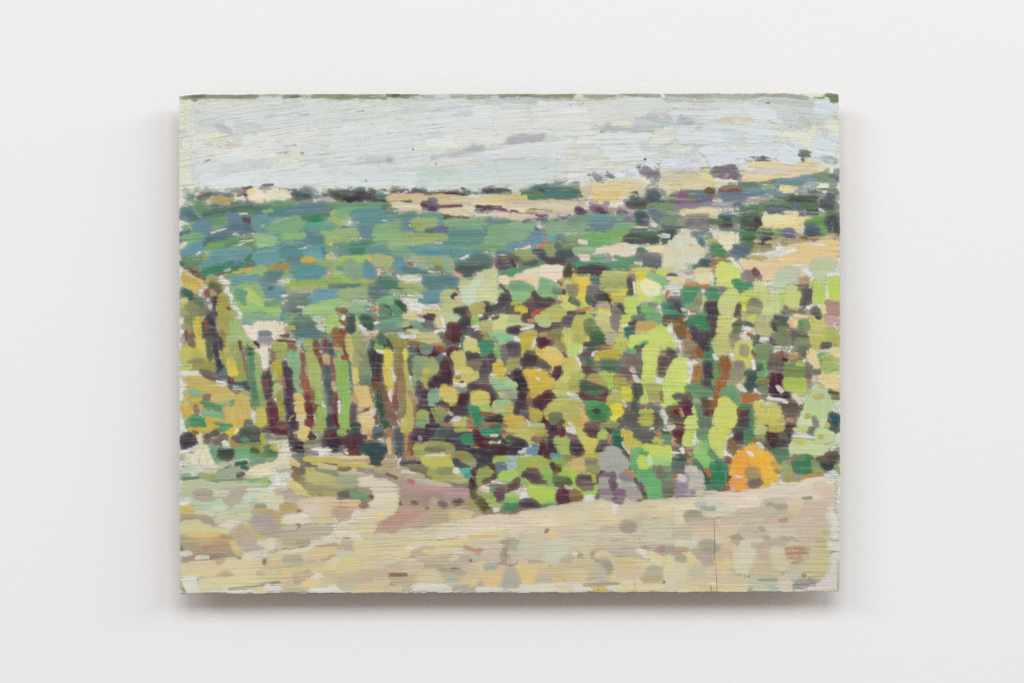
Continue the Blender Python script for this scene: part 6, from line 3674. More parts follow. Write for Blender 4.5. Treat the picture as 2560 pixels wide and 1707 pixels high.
124 63 132 64 5 643c48 1
128 67 144 66 8 7c5470 0
122 74 138 74 9 a49890 0
120 82 140 82 9 a0948c 0
138 72 144 82 7 745068 0
146 64 154 78 9 b4b49c 0
154 66 166 68 10 8c8484 0
154 76 172 76 10 9c9488 0
142 84 176 82 7 b0ac94 0
152 88 180 90 10 a0988c 0
164 98 184 96 12 a09c90 0
120 90 138 90 8 8c7880 1
120 98 138 96 8 a890a8 1
130 94 140 102 8 80507c 1
139 88 146 92 7 5c3048 0
140 98 148 98 7 5c3050 0
146 88 158 92 9 80507c 1
150 98 160 102 8 946c90 1
144 106 160 106 5 846c70 1
160 102 172 106 6 c0b8a0 0
115 102 128 104 6 c8c0c0 0
116 106 138 107 5 d0c8c4 0
116 66 118 76 6 642c40 1
114 82 122 86 5 784c30 2
114 92 122 96 7 784c34 2
160 60 180 74 6 b87c50 3
172 72 180 78 6 54606c 1
178 80 190 88 7 6c5c54 1
184 88 190 96 7 485048 1
188 94 196 98 8 586c60 0
174 102 200 103 5 8c5030 2
186 84 188 88 3 a8582c 2
168 34 182 32 7 60b468 0
168 44 190 42 10 50b068 0
168 54 200 54 10 50b070 0
176 64 200 62 9 54b070 0
180 72 206 70 8 58b070 0
188 80 210 78 9 4cb86c 0
190 88 212 86 9 4cb868 0
196 96 210 94 8 4cb46c 0
200 102 206 101 5 40b060 0
192 50 198 60 6 3cac68 0
180 34 190 36 5 3ca85c 1
178 42 188 44 9 b0d048 0
178 52 190 54 9 b0d048 0
192 44 222 44 9 98cc60 0
196 50 222 52 8 88c464 0
192 40 194 50 4 b0d890 0
200 56 214 58 8 7c7064 0
204 66 216 66 8 74745c 0
214 58 224 56 6 70985c 0
214 70 226 70 9 609060 0
212 80 228 78 9 687058 0
214 90 226 88 9 606c58 0
214 97 224 96 6 587058 0
228 44 235 46 9 4c6c60 0
226 56 235 56 9 507864 0
228 64 232 74 5 a86c48 3
226 84 234 78 4 9c5c38 3
218 98 230 94 4 7c4428 2
230 86 235 92 6 8c7c98 1
228 98 235 94 5 d8dcdc 2
10 46 40 44 8 98b03c 0
12 52 50 48 8 a0b03c 0
34 50 54 52 9 98a848 0
10 50 18 50 5 70b048 0
28 55 46 57 5 b0ac3c 0
58 46 74 44 7 70a83c 0
62 52 74 52 7 80a048 0
56 50 60 58 4 5c3034 1
10 58 20 56 5 84b448 0
0 66 8 64 8 94c848 0
0 72 7 72 6 98c84c 0
8 62 18 66 8 8cac48 0
38 62 56 60 7 78b43c 0
40 70 56 68 8 6cac40 0
44 76 54 74 6 74a43c 0
16 66 38 66 9 644454 0
22 58 34 60 5 704840 1
30 74 46 78 9 644048 0
38 80 44 82 5 5c3c3c 1
14 72 22 80 7 88b04c 0
24 80 34 84 8 9cc838 0
26 90 60 88 9 a0c838 0
26 98 60 98 9 98c43c 0
40 84 58 84 7 8cc43c 0
38 94 46 93 6 c4c030 0
40 104 62 104 6 8cbc3c 0
44 110 64 112 7 5cac3c 0
46 108 60 108 6 388848 1
46 116 58 116 4 60b040 1
2 76 10 70 6 5c4844 1
0 84 8 80 7 643c40 1
6 88 20 84 7 dcdcd4 2
8 96 22 96 9 dcdcd4 1
0 94 8 94 6 98c060 0
0 102 12 104 7 6cb44c 0
0 110 8 110 7 2c8458 0
12 106 30 104 9 402c48 0
16 112 38 112 8 44304c 0
6 116 26 116 5 3c2438 1
0 120 12 121 5 582434 1
30 108 40 112 6 503840 1
64 64 80 60 8 88b838 0
72 58 88 60 6 9cc434 0
84 62 92 64 7 b0c430 0
82 70 88 78 9 90c438 0
90 80 102 86 8 8cc03c 0
88 90 116 88 7 90c438 0
100 94 112 92 6 80c03c 0
112 80 118 84 6 84c048 0
60 70 72 72 8 507038 1
62 78 74 78 7 585830 1
76 70 82 78 7 586434 1
64 60 66 54 8 6c3c38 1
74 40 90 42 9 907c44 2
76 50 100 46 9 c0ac68 2
84 56 108 58 7 c8b45c 1
92 62 114 62 6 bcb050 1
94 46 104 44 6 ccb85c 1
102 40 120 40 7 b8ac40 0
104 48 118 48 10 847858 0
106 56 120 58 8 88984c 0
92 70 112 70 7 64504c 0
94 78 112 78 8 6c5858 0
98 84 112 84 5 786458 0
114 66 116 74 4 a8a83c 1
66 88 80 86 9 602c38 0
64 96 84 94 9 582838 0
66 104 88 104 9 502440 0
68 112 80 112 7 542444 0
82 90 94 92 7 84602c 2
84 98 100 98 7 70502c 1
92 104 102 105 6 644830 1
74 82 84 84 4 c8b8a0 4
102 100 112 98 8 d8dcd4 2
104 106 112 108 6 90886c 3
0 128 50 122 9 dcc8a8 0
14 120 60 116 7 d8c4a4 0
50 118 110 110 9 d8c4a0 0
70 112 100 108 6 d4c09c 0
40 126 120 118 8 dcc8a4 0
100 112 140 110 9 d8c4a0 0
120 112 140 118 14 e4c898 0
122 108 138 108 7 e8ccA0 0
140 108 146 120 5 e4e4e4 0
146 112 152 116 7 e4d8b4 0
152 112 190 110 10 d8c8a0 0
150 120 190 118 9 d8c4a0 0
184 108 202 112 10 dcc098 0
186 118 202 118 10 dcc09c 0
190 106 235 102 7 dcccA4 0
204 110 235 108 9 e0d0a0 0
206 118 235 116 8 e0cc98 0
210 124 235 122 7 dcc894 0
0 136 40 130 9 e0ccac 0
0 144 40 138 9 dcccac 0
0 152 30 144 8 dccca8 0
30 136 60 124 9 e8d4ac 0
36 140 66 132 8 ecd4ac 0
40 132 56 128 7 e8dcc0 0
60 130 100 126 9 dccaA4 0
90 128 130 126 7 dcc8a0 0
100 132 150 132 7 e0c890 0
120 128 150 130 6 e4c88c 0
78 128 100 132 7 dcb890 0
48 144 78 138 9 dcc488 0
46 150 64 150 8 e0bc7c 0
47 145 50 142 2 504838 0
10 152 46 150 5 ccbc9c 0
20 146 46 144 6 d4c8a4 0
76 138 110 134 7 c8b898 0
64 146 90 144 8 c0b498 0
66 152 100 150 8 c4bca0 0
90 142 130 138 9 c8c4a0 0
95 150 140 148 9 c8c4a0 0
125 142 150 140 7 b8ac90 0
130 150 165 150 8 ccc0a4 0
150 130 185 130 9 bcb094 0
155 138 170 138 12 7c7c70 0
157 133 168 134 6 808074 0
170 138 186 134 9 c0ac94 0
166 146 184 146 9 ccb8a4 0
168 152 190 152 8 c4b09c 0
186 138 220 136 10 c4c4a0 0
190 148 225 148 10 c4c8a4 0
176 126 190 124 7 c0b094 0
200 130 210 134 4 b8a08c 0
206 130 235 128 7 d0c098 0
215 140 235 138 9 c4b898 0
225 150 235 150 9 b8b090 0
@1700 1070
0 6 6 8 10 643034 0
0 16 6 18 9 6c4048 0
8 6 22 8 9 c0d050 0
6 16 18 16 9 c4d050 0
6 22 16 22 6 c0d054 0
24 6 20 22 7 dcdcd4 1
26 6 40 6 9 608c58 0
30 14 38 16 9 609c64 0
24 16 34 22 8 b4d04c 0
30 26 44 26 9 6cb058 0
22 30 36 30 9 78c45c 0
24 38 42 38 10 74c454 0
28 48 44 46 10 70c458 0
34 54 44 56 8 68bc58 0
40 32 50 34 8 508c58 0
44 40 54 40 7 5c9870 2
46 45 50 50 4 d8e0d8 3
44 4 64 4 9 c4d04c 0
42 12 64 12 9 c8d04c 0
44 20 62 20 9 c4d050 0
48 28 62 28 8 c4cc54 0
54 34 62 36 8 bccc58 0
60 8 70 4 6 ccc048 1
66 10 63 34 5 e0e0d8 1
64 38 76 40 9 e0dcd4 1
68 20 76 18 9 7c5c28 2
68 28 84 28 8 80602c 2
72 36 78 34 6 846830 3
76 4 94 4 10 5c6060 0
76 12 90 12 9 5c3848 0
78 18 92 18 7 584450 0
94 6 104 6 9 388860 0
94 14 104 14 9 3c8c60 0
92 20 102 19 6 3c8858 0
104 10 120 8 8 98a858 2
102 18 115 18 6 8c6830 3
106 4 120 3 7 b4c068 0
124 4 136 8 10 54342c 1
122 14 138 16 10 50302c 0
124 24 140 24 9 4c3038 0
126 2 144 1 5 b4ac44 1
148 4 158 6 8 54303c 0
144 14 156 16 12 503844 0
140 24 154 24 8 504048 0
142 8 146 12 6 6c6858 0
126 34 150 32 9 4c7c5c 0
132 40 150 40 8 509068 0
136 46 148 45 5 4c8c60 0
118 22 126 30 7 54683c 2
120 30 132 44 5 a8844c 3
108 20 116 28 6 d8dcd4 2
64 44 72 48 7 7c5430 1
70 62 66 76 9 78501c 1
50 88 70 86 8 845420 1
56 92 68 94 5 945c20 1
162 2 180 3 7 b0c870 0
158 10 166 16 9 dcdcd0 2
166 10 190 14 9 d0d8c8 3
180 4 192 4 8 68705c 0
192 6 212 8 10 b4d080 0
190 16 210 16 10 b8d080 0
158 20 180 22 9 b8cc78 0
156 28 205 26 9 b8d084 0
158 34 205 33 8 b8d088 0
164 18 172 19 5 c8b850 1
160 38 195 38 5 a8c880 0
212 10 222 24 9 d4dccc 3
206 24 220 30 8 d4d8c8 3
210 0 222 3 4 4c6064 0
195 12 199 12 4 b8b048 1
96 26 110 30 9 e4b038 0
96 34 120 36 9 e8b434 0
98 44 128 44 10 e8b030 0
100 54 134 52 10 e8ac2c 0
110 62 136 60 10 e8b030 0
112 70 134 70 9 e4b034 0
104 78 128 78 8 e0ac34 0
98 84 122 82 5 ccac44 0
80 34 94 36 8 e8a438 0
76 44 94 44 10 e89c34 0
74 54 92 54 9 e8a030 0
72 62 90 62 9 e8a430 0
82 40 92 46 8 e8943c 0
72 74 90 74 8 e4943c 0
74 82 92 82 9 e89c30 0
90 78 95 86 6 e08038 0
92 64 96 72 7 e0a83c 0
95 59 108 60 8 a88850 0
94 66 110 66 9 a48c58 0
98 76 110 74 6 705850 0
102 80 114 74 6 705854 0
98 83 102 81 4 6c5448 1
94 32 102 38 3 dcdcd4 1
76 67 86 68 4 e0d8d0 2
130 48 138 56 6 c8a040 1
134 58 140 64 5 98784c 3
138 66 144 72 5 d0d4c4 3
44 52 62 52 10 208868 0
46 60 64 60 10 208468 0
44 70 62 70 10 1c8464 0
40 78 60 78 8 287c60 0
36 84 58 84 7 307c60 0
32 70 42 72 9 3c6c50 0
30 60 40 62 7 4c6444 1
36 58 42 66 4 a06834 2
20 46 30 54 8 4c7850 1
24 54 30 62 5 4c6c4c 1
4 30 18 30 6 a06c48 3
4 36 16 42 7 74604c 3
10 46 18 44 6 c09068 4
0 40 6 44 8 4c6454 0
0 52 8 54 9 587058 0
0 60 6 60 6 6c7068 1
2 28 4 34 5 dcdcd0 2
10 56 22 58 9 c8bcac 0
12 66 28 66 10 b8b0a4 0
12 76 30 74 10 c0b8ac 0
14 86 32 84 9 bcb4a4 0
8 64 10 72 6 a49c9c 1
0 70 6 72 8 d4c4b8 0
0 78 8 78 8 8878a0 0
0 86 8 86 8 9080a0 0
0 94 6 94 5 8c7c98 0
16 88 24 92 7 8c7c9c 0
10 94 16 92 5 a898a4 1
24 92 50 90 5 c8bca0 2
44 92 52 94 5 ccd4b8 1
10 98 45 97 4 c8c090 3
62 90 76 87 6 d8d8cc 2
144 52 156 54 9 8ca858 0
146 62 156 62 9 8ca058 0
146 70 162 71 7 98984c 1
158 56 162 62 5 c88c3c 1
154 70 162 74 5 b88c40 2
162 46 180 44 9 34805c 0
160 54 186 52 9 308464 0
164 62 184 62 8 38805c 0
172 40 184 42 6 388460 1
160 40 174 42 5 5c8050 2
150 46 160 40 6 8c7c54 3
184 48 198 50 9 7c9450 1
186 56 200 58 8 80a058 0
188 64 198 64 6 8ca458 1
166 70 198 66 6 b88c38 1
176 74 194 70 4 b89048 2
160 66 168 68 5 9c9c98 3
198 46 216 46 9 303444 0
200 52 214 52 8 343c4c 0
204 58 214 58 6 505458 1
206 36 222 36 6 6c5444 2
208 42 222 42 6 5c4440 1
192 42 204 44 6 6c6444 2
218 52 222 62 6 78a050 0
204 66 216 60 6 d0d4cc 2
205 70 222 66 6 dcdcd0 2
152 46 154 50 4 a08058 2
30 104 60 98 7 d8ccb8 0
36 104 70 98 9 dccab0 0
55 98 100 92 9 e0ccb0 0
60 106 110 100 12 e4d0b4 0
80 94 130 90 8 dcc8ac 0
80 112 116 110 9 e4d0b4 0
90 100 115 98 9 e8d4b4 0
110 92 150 86 10 d8c8ac 0
120 100 180 94 12 d8c8ac 0
130 82 180 80 8 dccab0 0
150 88 200 80 10 dccab0 0
170 84 206 74 9 dcccb4 0
170 76 200 72 6 e0d0b8 0
190 82 215 84 12 dcc0a0 0
160 98 205 94 10 dcc8ac 0
198 94 214 98 12 d8b49c 0
190 104 210 104 9 d4bc9c 0
205 76 220 74 7 dcdccc 2
216 86 222 104 6 dce0d0 3
150 104 185 102 9 dcc4a4 0
116 110 150 106 9 c8b898 0
118 104 130 103 5 b8b890 0
130 102 145 104 7 b8bc9c 0
124 110 135 112 9 848478 0
130 112 148 110 7 a0a088 0
145 110 180 110 9 dcc8a0 0
152 116 178 118 6 e0bc7c 0
158 118 168 120 5 e8b878 0
178 112 212 108 9 c8b09c 0
170 120 210 118 10 c4ac98 0
180 128 210 126 9 c4ac98 0
172 98 184 97 2 7c8c70 3
175 104 184 102 3 dcb080 2
208 112 222 116 7 d8dccc 2
208 124 222 128 8 d8dccc 2
206 138 222 140 9 d8dccc 2
202 150 222 152 8 d8dccc 2
0 104 30 102 8 dccfa0 0
0 112 28 110 8 e0d4a4 0
24 106 34 106 5 b4bca8 0
30 110 60 108 6 c8d0c0 1
30 112 48 112 3 90b0a4 3
10 118 40 116 6 d0cca4 0
30 118 75 116 8 d4cca0 0
65 110 76 116 6 dcd8c0 0
8 120 26 120 6 787868 0
8 124 30 124 9 808070 0
12 130 32 128 7 98947c 0
0 126 8 122 8 dcd4a8 0
0 132 12 132 7 dccca0 0
37 129.5 66 125.5 3 b08078 0
40 128 66 125.5 1.8 a86c6c 0
31 130 36 129 1.2 94685c 1
48 134 60 130 5 dcc8b0 0
52 133 56 132 4 e8dcc0 0
15 136 50 136 7 c0a894 0
30 138 50 134 6 b89c8c 0
60 132 84 136 4 bc9080 1
70 128 120 118 10 b8b094 0
80 120 130 114 8 b8ac94 0
90 126 130 122 9 b8b094 0
110 126 150 122 9 c0ac8c 0
60 130 110 130 6 d0c090 0
80 134 115 132 6 d4c89c 0
135 126 164 126 4 a87c70 0
140 129 150 128 3 b86c68 1
115 132 150 130 8 c0a898 0
145 122 165 120 5 c0b088 1
150 134 190 132 10 c4b09c 0
165 140 205 136 10 c4b098 0
160 148 200 146 10 c8b498 0
180 154 205 152 8 c0ac84 0
200 142 206 150 7 c0ac78 1
115 140 160 138 10 c4b8a0 0
120 148 160 146 9 c4bca0 0
20 142 60 140 10 d4b898 0
30 148 80 146 9 d8b898 0
55 138 80 142 9 d8bc9c 0
20 154 60 152 7 d8c0a4 0
60 154 78 150 6 d8b490 0
0 142 14 140 8 b8b094 0
0 150 16 148 9 b8b090 0
85 137 90 137 4 dcc890 0
92 138 108 138 9 b8a898 0
84 146 112 144 9 bcac94 0
105 138 114 138 6 d0c088 0
112 139 116 142 4 8c8060 1
96 152 120 150 7 b8b098 0
72 154 82 152 6 7c7c6c 0
118 152 140 152 7 d4d0b8 0
138 155 152 155 4 909078 0
120 152 124 155 4 909098 1
@440 1350
6 8 14 10 9 504c58 0
6 2 40 3 6 9c8c60 0
30 3 60 2 5 c0a450 0
50 2 80 5 6 a07448 1
16 8 60 8 8 84785c 0
30 14 80 12 9 8c7460 0
20 18 82 16 7 847060 0
50 10 80 8 6 a87050 3
40 13 46 10 4 b06838 4
60 18 84 22 8 7c6858 0
10 22 60 24 5 705c5c 1
30 23 92 26 6 6c6060 0
10 26 34 28 5 80485c 2
45 29 60 32 5 645858 1
80 28 94 27 4 5c585c 1
7 18 20 18 6 d0d4c0 3
28 24 46 24 3 d8d4b4 4
80 2 86 16 6 d4b86c 0
90 3 115 4 8 ac9890 0
96 10 126 10 9 ac9890 0
106 15 124 16 5 b09c90 0
88 17 100 16 5 b8b468 0
95 20 150 16 5 d4d0b0 3
110 22 170 15 3 a87c50 4
115 4 140 2 5 d4d8a0 1
128 8 142 8 8 d8dcc0 1
132 13 155 12 4 b87c4c 4
140 6 170 5 6 c8c090 0
150 2 180 2 5 b8a078 0
160 8 176 8 5 a06840 2
168 2 190 3 6 848068 0
190 4 225 2 6 d0d0b0 0
195 7 230 4 4 dcdcd4 0
220 4 235 12 7 d0c0a8 0
195 11 225 7 4 a07054 1
170 14 186 14 4 b08068 2
198 12 208 13 3 b48060 2
140 20 200 14 6 e0d8c8 1
105 26 135 23 6 d0ccc4 0
94 26 110 26 4 d4d8cc 2
8 36 60 33 8 dcc498 0
8 44 60 42 9 e0c488 0
8 49 50 49 4 e4c080 0
48 34 60 46 6 e0bc7c 1
60 30 84 28 5 d8c4a4 0
58 32 66 28 4 c09470 2
60 36 130 32 9 dccA94 0
70 43 130 38 9 d8c890 0
60 50 120 46 8 dcc890 0
124 30 132 29 6 4c4c5c 0
131 30 138 30 4 e0b878 0
130 38 160 34 8 ccb488 0
130 24 190 22 7 dcc48c 0
152 27 172 26 6 9c9c84 0
165 25 175 24 4 84908c 1
150 40 196 31 4 90b09c 0
165 36 195 30 5 b0c09c 0
170 32 190 29 4 d0a868 1
190 18 225 15 9 e0bc84 0
180 26 215 22 8 d8c090 0
205 30 225 23 5 b09474 0
204 34 212 30 4 b89474 1
215 32 235 26 7 dcd8a4 0
205 40 235 36 9 d4cc84 0
198 34 206 42 6 c8b88c 0
150 44 205 40 8 d8c47c 0
64 48 76 49 5 a88068 1
76 52 86 54 4 a07060 0
56 52 70 52 4 bcac80 1
116 44 126 52 9 b8ac88 0
126 46 150 42 6 c4bc80 0
130 50 170 48 8 d4c47c 0
130 56 160 54 6 ccbc80 0
8 54 34 54 6 d4dccc 1
30 56 40 54 4 90ac88 2
8 62 34 60 9 d8e0d4 1
8 70 40 70 6 dce4dc 1
36 58 110 56 8 d8cc90 0
34 65 110 62 8 d8cc90 0
38 71 55 71 5 dcc88c 0
112 54 128 58 8 ccc890 0
106 60 112 68 5 d8d098 0
110 69 126 67 7 dccc80 0
48 72 106 70 3 d8dcd4 2
75 68 120 63 1.5 7c8458 3
120 62 145 58 2 707850 4
126 66 154 68 7 dcdcd4 1
148 58 170 60 8 ccb890 0
152 66 172 64 7 ccb490 0
167 58 172 56 4 b08470 0
181 46 188 44 4 a47464 0
165 50 185 46 5 c8a880 0
170 56 182 50 3 b88c74 1
174 66 200 58 9 e0c87c 0
174 70 196 66 5 dcc470 0
185 58 205 50 7 e0c870 0
194 52 202 50 4 d4dcc4 1
200 46 235 48 5 c0b088 0
200 56 235 52 7 ccb088 0
205 60 235 60 7 d0b888 0
215 54 235 53 3 c8987c 1
190 69 235 66 6 dcdcd0 1
156 70 180 71 3 b8a488 2
6 58 8 68 3 88a060 1
9 66 12 72 2 5c7848 2
6 75 40 75 1.5 5c6850 3
40 75 70 74 1.5 3c4430 3
145 73 185 72 1.2 383828 3
@860 1350
0 4 16 4 6 a89880 0
0 11 15 12 7 b09c80 0
0 19 20 20 5 c0c8a0 0
0 24 24 23 4 c4cc9c 0
0 29 25 28 7 d4cc6c 0
0 36 40 33 8 ccc480 0
0 44 60 40 7 d0c47c 0
16 4 40 8 9 d4c48c 0
18 13 45 20 10 d4c48c 0
40 6 90 2 9 ccc094 0
45 13 92 10 9 d4c490 0
25 26 50 24 6 c8bc90 0
30 31 70 29 7 ccc088 0
44 26 76 25 4 e4c878 0
50 32 66 30 4 e4cc80 0
85 4 130 2 8 d0c494 0
88 13 104 11 4 d8d0c0 0
90 12 140 8 5 dcd0b0 0
92 20 118 13 7 b8a484 0
110 16 135 11 6 bcac8c 0
70 20 90 18 6 dcc888 0
112 17 130 22 7 dcc480 0
111 21 117 22 3 b07450 0
130 8 175 2 8 e0c484 0
135 15 170 12 8 dccca0 0
150 17 165 17 4 dcd4b4 0
160 12 180 10 5 ccc09c 0
168 9 190 16 3 a06850 0
170 14 192 18 6 c8b898 0
188 12 193 14 3 b87854 1
176 6 210 4 7 c4bca0 0
180 9 210 9 4 d4ccb8 0
195 12 222 12 9 c8b4a0 0
200 20 222 20 10 c8b4a0 0
200 28 220 26 9 c8b09c 0
226 3 235 3 8 7c8470 0
225 12 230 22 6 74785c 0
222 20 228 26 6 7c806c 1
218 33 228 34 4 787868 0
230 10 235 20 8 c8b0a4 0
230 30 235 30 7 c8ac94 0
100 26 118 24 5 ccb894 0
106 30 150 26 8 a8a080 0
114 34 145 34 8 9c9478 0
116 40 140 40 6 a8a080 0
132 25 140 25 3 90886c 0
150 28 165 24 6 dcc890 0
165 26 174 24 6 a898a0 0
158 33 174 30 5 a89898 0
178 28 177 28 2 5c3040 0
176 22 200 28 5 b4b89c 0
140 37 165 34 5 bc9888 0
60 30 100 32 7 d4c4a0 0
44 36 64 37 5 c4b4a0 0
62 36 86 34 4 a89c80 0
66 40 80 41 6 c8d4c0 0
80 38 110 38 9 d0bc98 0
60 42 100 44 5 ccb49c 1
150 40 158 40 2.5 402c24 0
133 42 168 45 3 8c7058 0
130 46 170 47 4 a09474 0
136 51 168 51 5 94ac90 0
138 56 172 55 6 98b094 0
145 61 165 61 3 a8bca0 0
62 48 88 48 2 542c28 0
57 47 72 47 3 c88890 1
88 47 100 51 4 a88470 0
58 52 104 53 5 a89878 0
68 57 105 56 4 a09478 0
70 61 100 60 5 98ac84 0
75 65 96 64 5 b0b480 0
0 51 60 46 7 c8a88c 0
20 48 56 46 6 c4a88c 0
0 56 40 54 6 c0a080 0
0 61 24 58 6 a8b094 0
0 66 20 64 6 b0b494 0
20 64 60 60 8 d0b890 0
40 61 60 58 6 c8b498 0
15 69 55 68 5 d0c080 0
38 69 52 68 3 ccc868 1
60 67 80 67 5 d0b490 0
104 48 130 46 9 d0bc98 0
105 57 135 56 9 d4bc90 0
115 55 130 57 4 dcb88c 1
98 66 140 66 7 d8dcd4 1
130 68 160 70 5 d8d8c8 1
140 63 165 63 5 b8b8a4 0
154 69 172 65 5 8890a0 0
176 70 186 69 4 7480a0 0
164 60 186 60 7 e0b870 0
168 65 182 64 5 e0b468 0
170 70 176 69 4 e0b060 0
170 53 195 52 9 d8b888 0
180 44 200 42 9 d8bc90 0
183 35 186 41 4 94b48c 0
186 33 200 32 6 d8b898 0
193 36 196 46 6 e0bc8c 0
198 37 212 36 5 6c9cA0 0
195 50 210 44 9 dcb87c 0
204 42 225 44 9 dcb47c 0
200 52 222 54 9 e0b870 0
198 61 215 60 5 e4b864 0
196 54 204 55 5 e0a860 0
215 38 230 38 5 c8a890 0
226 48 235 50 9 a0a898 0
225 58 235 58 9 98a49c 0
218 65 235 64 7 a8b0a4 0
190 62 200 60 6 9098a8 0
186 69 215 69 5 d4d8cc 1
215 71 235 70 3 d0ccb4 2
176 35 190 48 6 d0b48c 0
165 38 180 40 6 c8b090 0
@1280 1350
0 6 8 12 9 909484 0
0 16 6 22 6 c8b0a8 0
10 6 44 4 9 c4c4a0 0
10 15 44 14 9 c4c4a0 0
20 22 42 21 5 c4c4a0 0
8 20 14 24 7 c89484 0
0 27 8 22 6 d0a890 0
34 23 44 19 5 c8a888 0
50 6 90 4 9 c8cca8 0
46 16 82 14 10 c4c8a8 0
48 26 74 25 9 c4c8ac 0
54 33 70 32 5 c0c0a0 0
16 30 50 30 7 848c7c 0
24 32 52 32 4 74989c 1
44 26 48 28 4 b08068 1
10 31 20 31 4 dcb8a0 0
20 26 44 26 3 b0a488 0
72 28 86 22 9 a89c80 0
70 33 82 29 5 a89c80 0
84 10 110 8 9 ccc4a0 0
84 3 130 3 7 c4c8a0 0
80 13 90 14 4 dcb070 1
90 18 95 25 6 8c5840 0
88 25 98 27 4 94603c 1
86 18 90 20 4 dcdcd4 1
96 18 110 18 10 c4bc98 0
97 24 110 24 5 c4b890 0
110 8 116 8 4 dcc46c 0
112 14 150 12 6 b8ac9c 0
112 18 116 24 5 84708c 0
116 14 160 18 5 b0a0a0 0
140 20 165 21 4 a49ca0 0
118 6 180 8 7 c8b898 0
120 4 150 5 5 d4b494 0
150 3 185 3 7 c8bc98 0
155 8 175 18 8 c0b088 0
165 18 185 26 9 c4b490 0
176 12 192 24 6 e0d8c4 0
170 22 190 28 4 b8a47c 0
182 9 194 10 5 8c7c90 0
188 14 194 14 4 8c7888 1
180 2 235 2 6 ccc8a0 0
195 6 235 6 5 b8a898 0
198 16 220 11 8 a07080 0
202 20 218 18 6 ac8090 0
206 23 214 22 3 a47888 1
204 14 212 10 4 945c70 0
222 10 230 18 8 848070 0
226 18 235 22 7 8c8874 0
220 26 235 26 5 b8b898 1
192 18 204 26 6 e0cc78 0
198 30 225 26 9 d8cc90 0
205 40 235 36 9 d8cc94 0
208 50 235 46 9 d4c8a0 0
210 59 235 56 9 d8c8ac 0
212 66 235 66 7 d8c4b0 0
210 58 213 58 2 404048 0
116 20 124 22 6 e0c484 0
125 18 134 22 6 dcbc98 0
130 22 142 34 7 dcb898 0
138 30 150 44 9 d8bc90 0
124 28 136 32 9 90988c 0
124 36 138 36 9 6c7868 0
130 42 138 43 5 70786c 0
120 34 126 40 5 dcc890 0
134 48 154 48 9 dcb484 0
134 54 152 56 7 dcb888 0
140 52 154 50 6 e4c08c 0
84 35 105 31 6 dca870 0
86 30 112 27 5 dcc080 0
108 32 120 32 4 7c8c94 0
100 36 120 34 4 c0b088 0
110 38 122 40 4 c8b488 0
144 26 168 27 5 dcc484 0
148 30 172 34 8 d0b474 0
152 34 172 38 4 dca868 0
168 32 178 39 6 b8b090 0
150 40 185 44 9 d0b48c 0
150 50 185 52 9 d0b890 0
174 30 195 36 7 dcc490 0
180 38 195 42 5 dcc88c 0
190 42 208 44 7 94a09c 0
200 38 207 42 5 98a4a0 0
188 50 206 49 6 a88c70 0
180 55 208 54 5 98905c 0
172 60 208 59 6 d8d084 0
210 34 215 36 4 dcb478 0
6 40 50 38 9 d8bc80 0
6 46 40 46 9 dcb878 0
10 53 38 54 8 e0b464 0
20 60 34 60 6 e0b468 0
22 64 27 65 4 e4b45c 0
8 40 16 48 8 e4b45c 0
40 44 52 48 9 c8b490 0
36 55 52 52 9 b0ac98 0
34 61 60 61 4 a8a898 0
50 44 72 44 9 d8a874 0
52 52 72 52 8 e0b468 0
56 58 72 57 6 e0b86c 0
60 38 110 38 7 ccb484 0
74 46 104 44 9 d4bc88 0
78 54 100 52 8 dcb878 0
84 57 100 54 6 e0bc6c 0
80 50 92 50 6 d0c098 0
110 44 128 44 9 a0a498 0
104 52 130 52 9 b0ac98 0
106 58 134 58 7 b8b0a0 0
76 60 120 61 4 d0c8b4 0
0 50 8 52 9 98a49c 0
0 60 8 62 9 90a09c 0
0 66 10 66 5 88a0a8 0
0 40 4 42 5 a88470 1
0 70 60 70 4 d8d4b0 1
12 66 60 65 5 d4d8cc 1
60 64 90 64 7 d8c0a4 0
66 68 88 68 5 dcbc98 1
85 66 116 66 8 dce0dc 0
112 64 135 63 6 c4b480 0
116 70 134 69 5 c8a84c 1
134 66 150 66 7 d4d8c0 1
140 62 180 60 5 d8c8a8 0
145 68 210 66 7 dccc8c 0
150 71 215 70 3 d8c880 1
195 66 210 66 4 d4d8c4 2
100 62 150 60 2 8c8060 3
@1700 1350
0 4 30 3 7 d0d4b8 0
0 9 28 8 4 b8ccbc 0
0 13 10 12 4 b08c68 1
0 12 30 12 4 d8ccb0 0
30 6 46 5 9 888870 0
32 14 56 11 9 807c6c 0
48 6 60 10 7 94888c 0
16 16 46 18 7 a48c8c 0
20 22 48 22 7 a48c88 0
40 20 58 15 6 8c7c98 0
28 30 46 28 10 ac948c 0
32 37 44 36 6 b09c88 0
4 20 14 24 9 e0cc80 0
8 30 24 30 9 dcc47c 0
10 36 30 34 6 d4bc80 0
0 22 6 27 7 888c78 0
0 34 8 36 9 d0ccA4 0
0 44 12 44 10 d0cca0 0
0 52 10 52 7 d0c8a0 0
52 2 70 2 4 dcccA4 0
58 5 74 3 3 a0b89c 0
72 4 90 4 6 989480 0
74 9 92 8 4 949078 1
60 9 74 9 5 d4b090 0
60 16 74 15 9 c8a084 0
52 22 74 22 8 c8ac84 0
50 29 76 29 7 dcbc78 0
50 35 74 35 6 dcc080 0
62 38 76 41 5 c0b07c 0
70 44 82 48 6 a89c7c 0
58 38 74 52 4 dcb078 0
72 12 82 18 9 d8c0a0 0
76 22 84 26 8 d4c8b4 0
84 10 112 10 9 ccccA4 0
84 20 110 20 10 ccd0a8 0
80 30 106 30 10 ccd0a8 0
78 39 102 39 9 ccd0a4 0
84 46 98 46 6 c8cca4 0
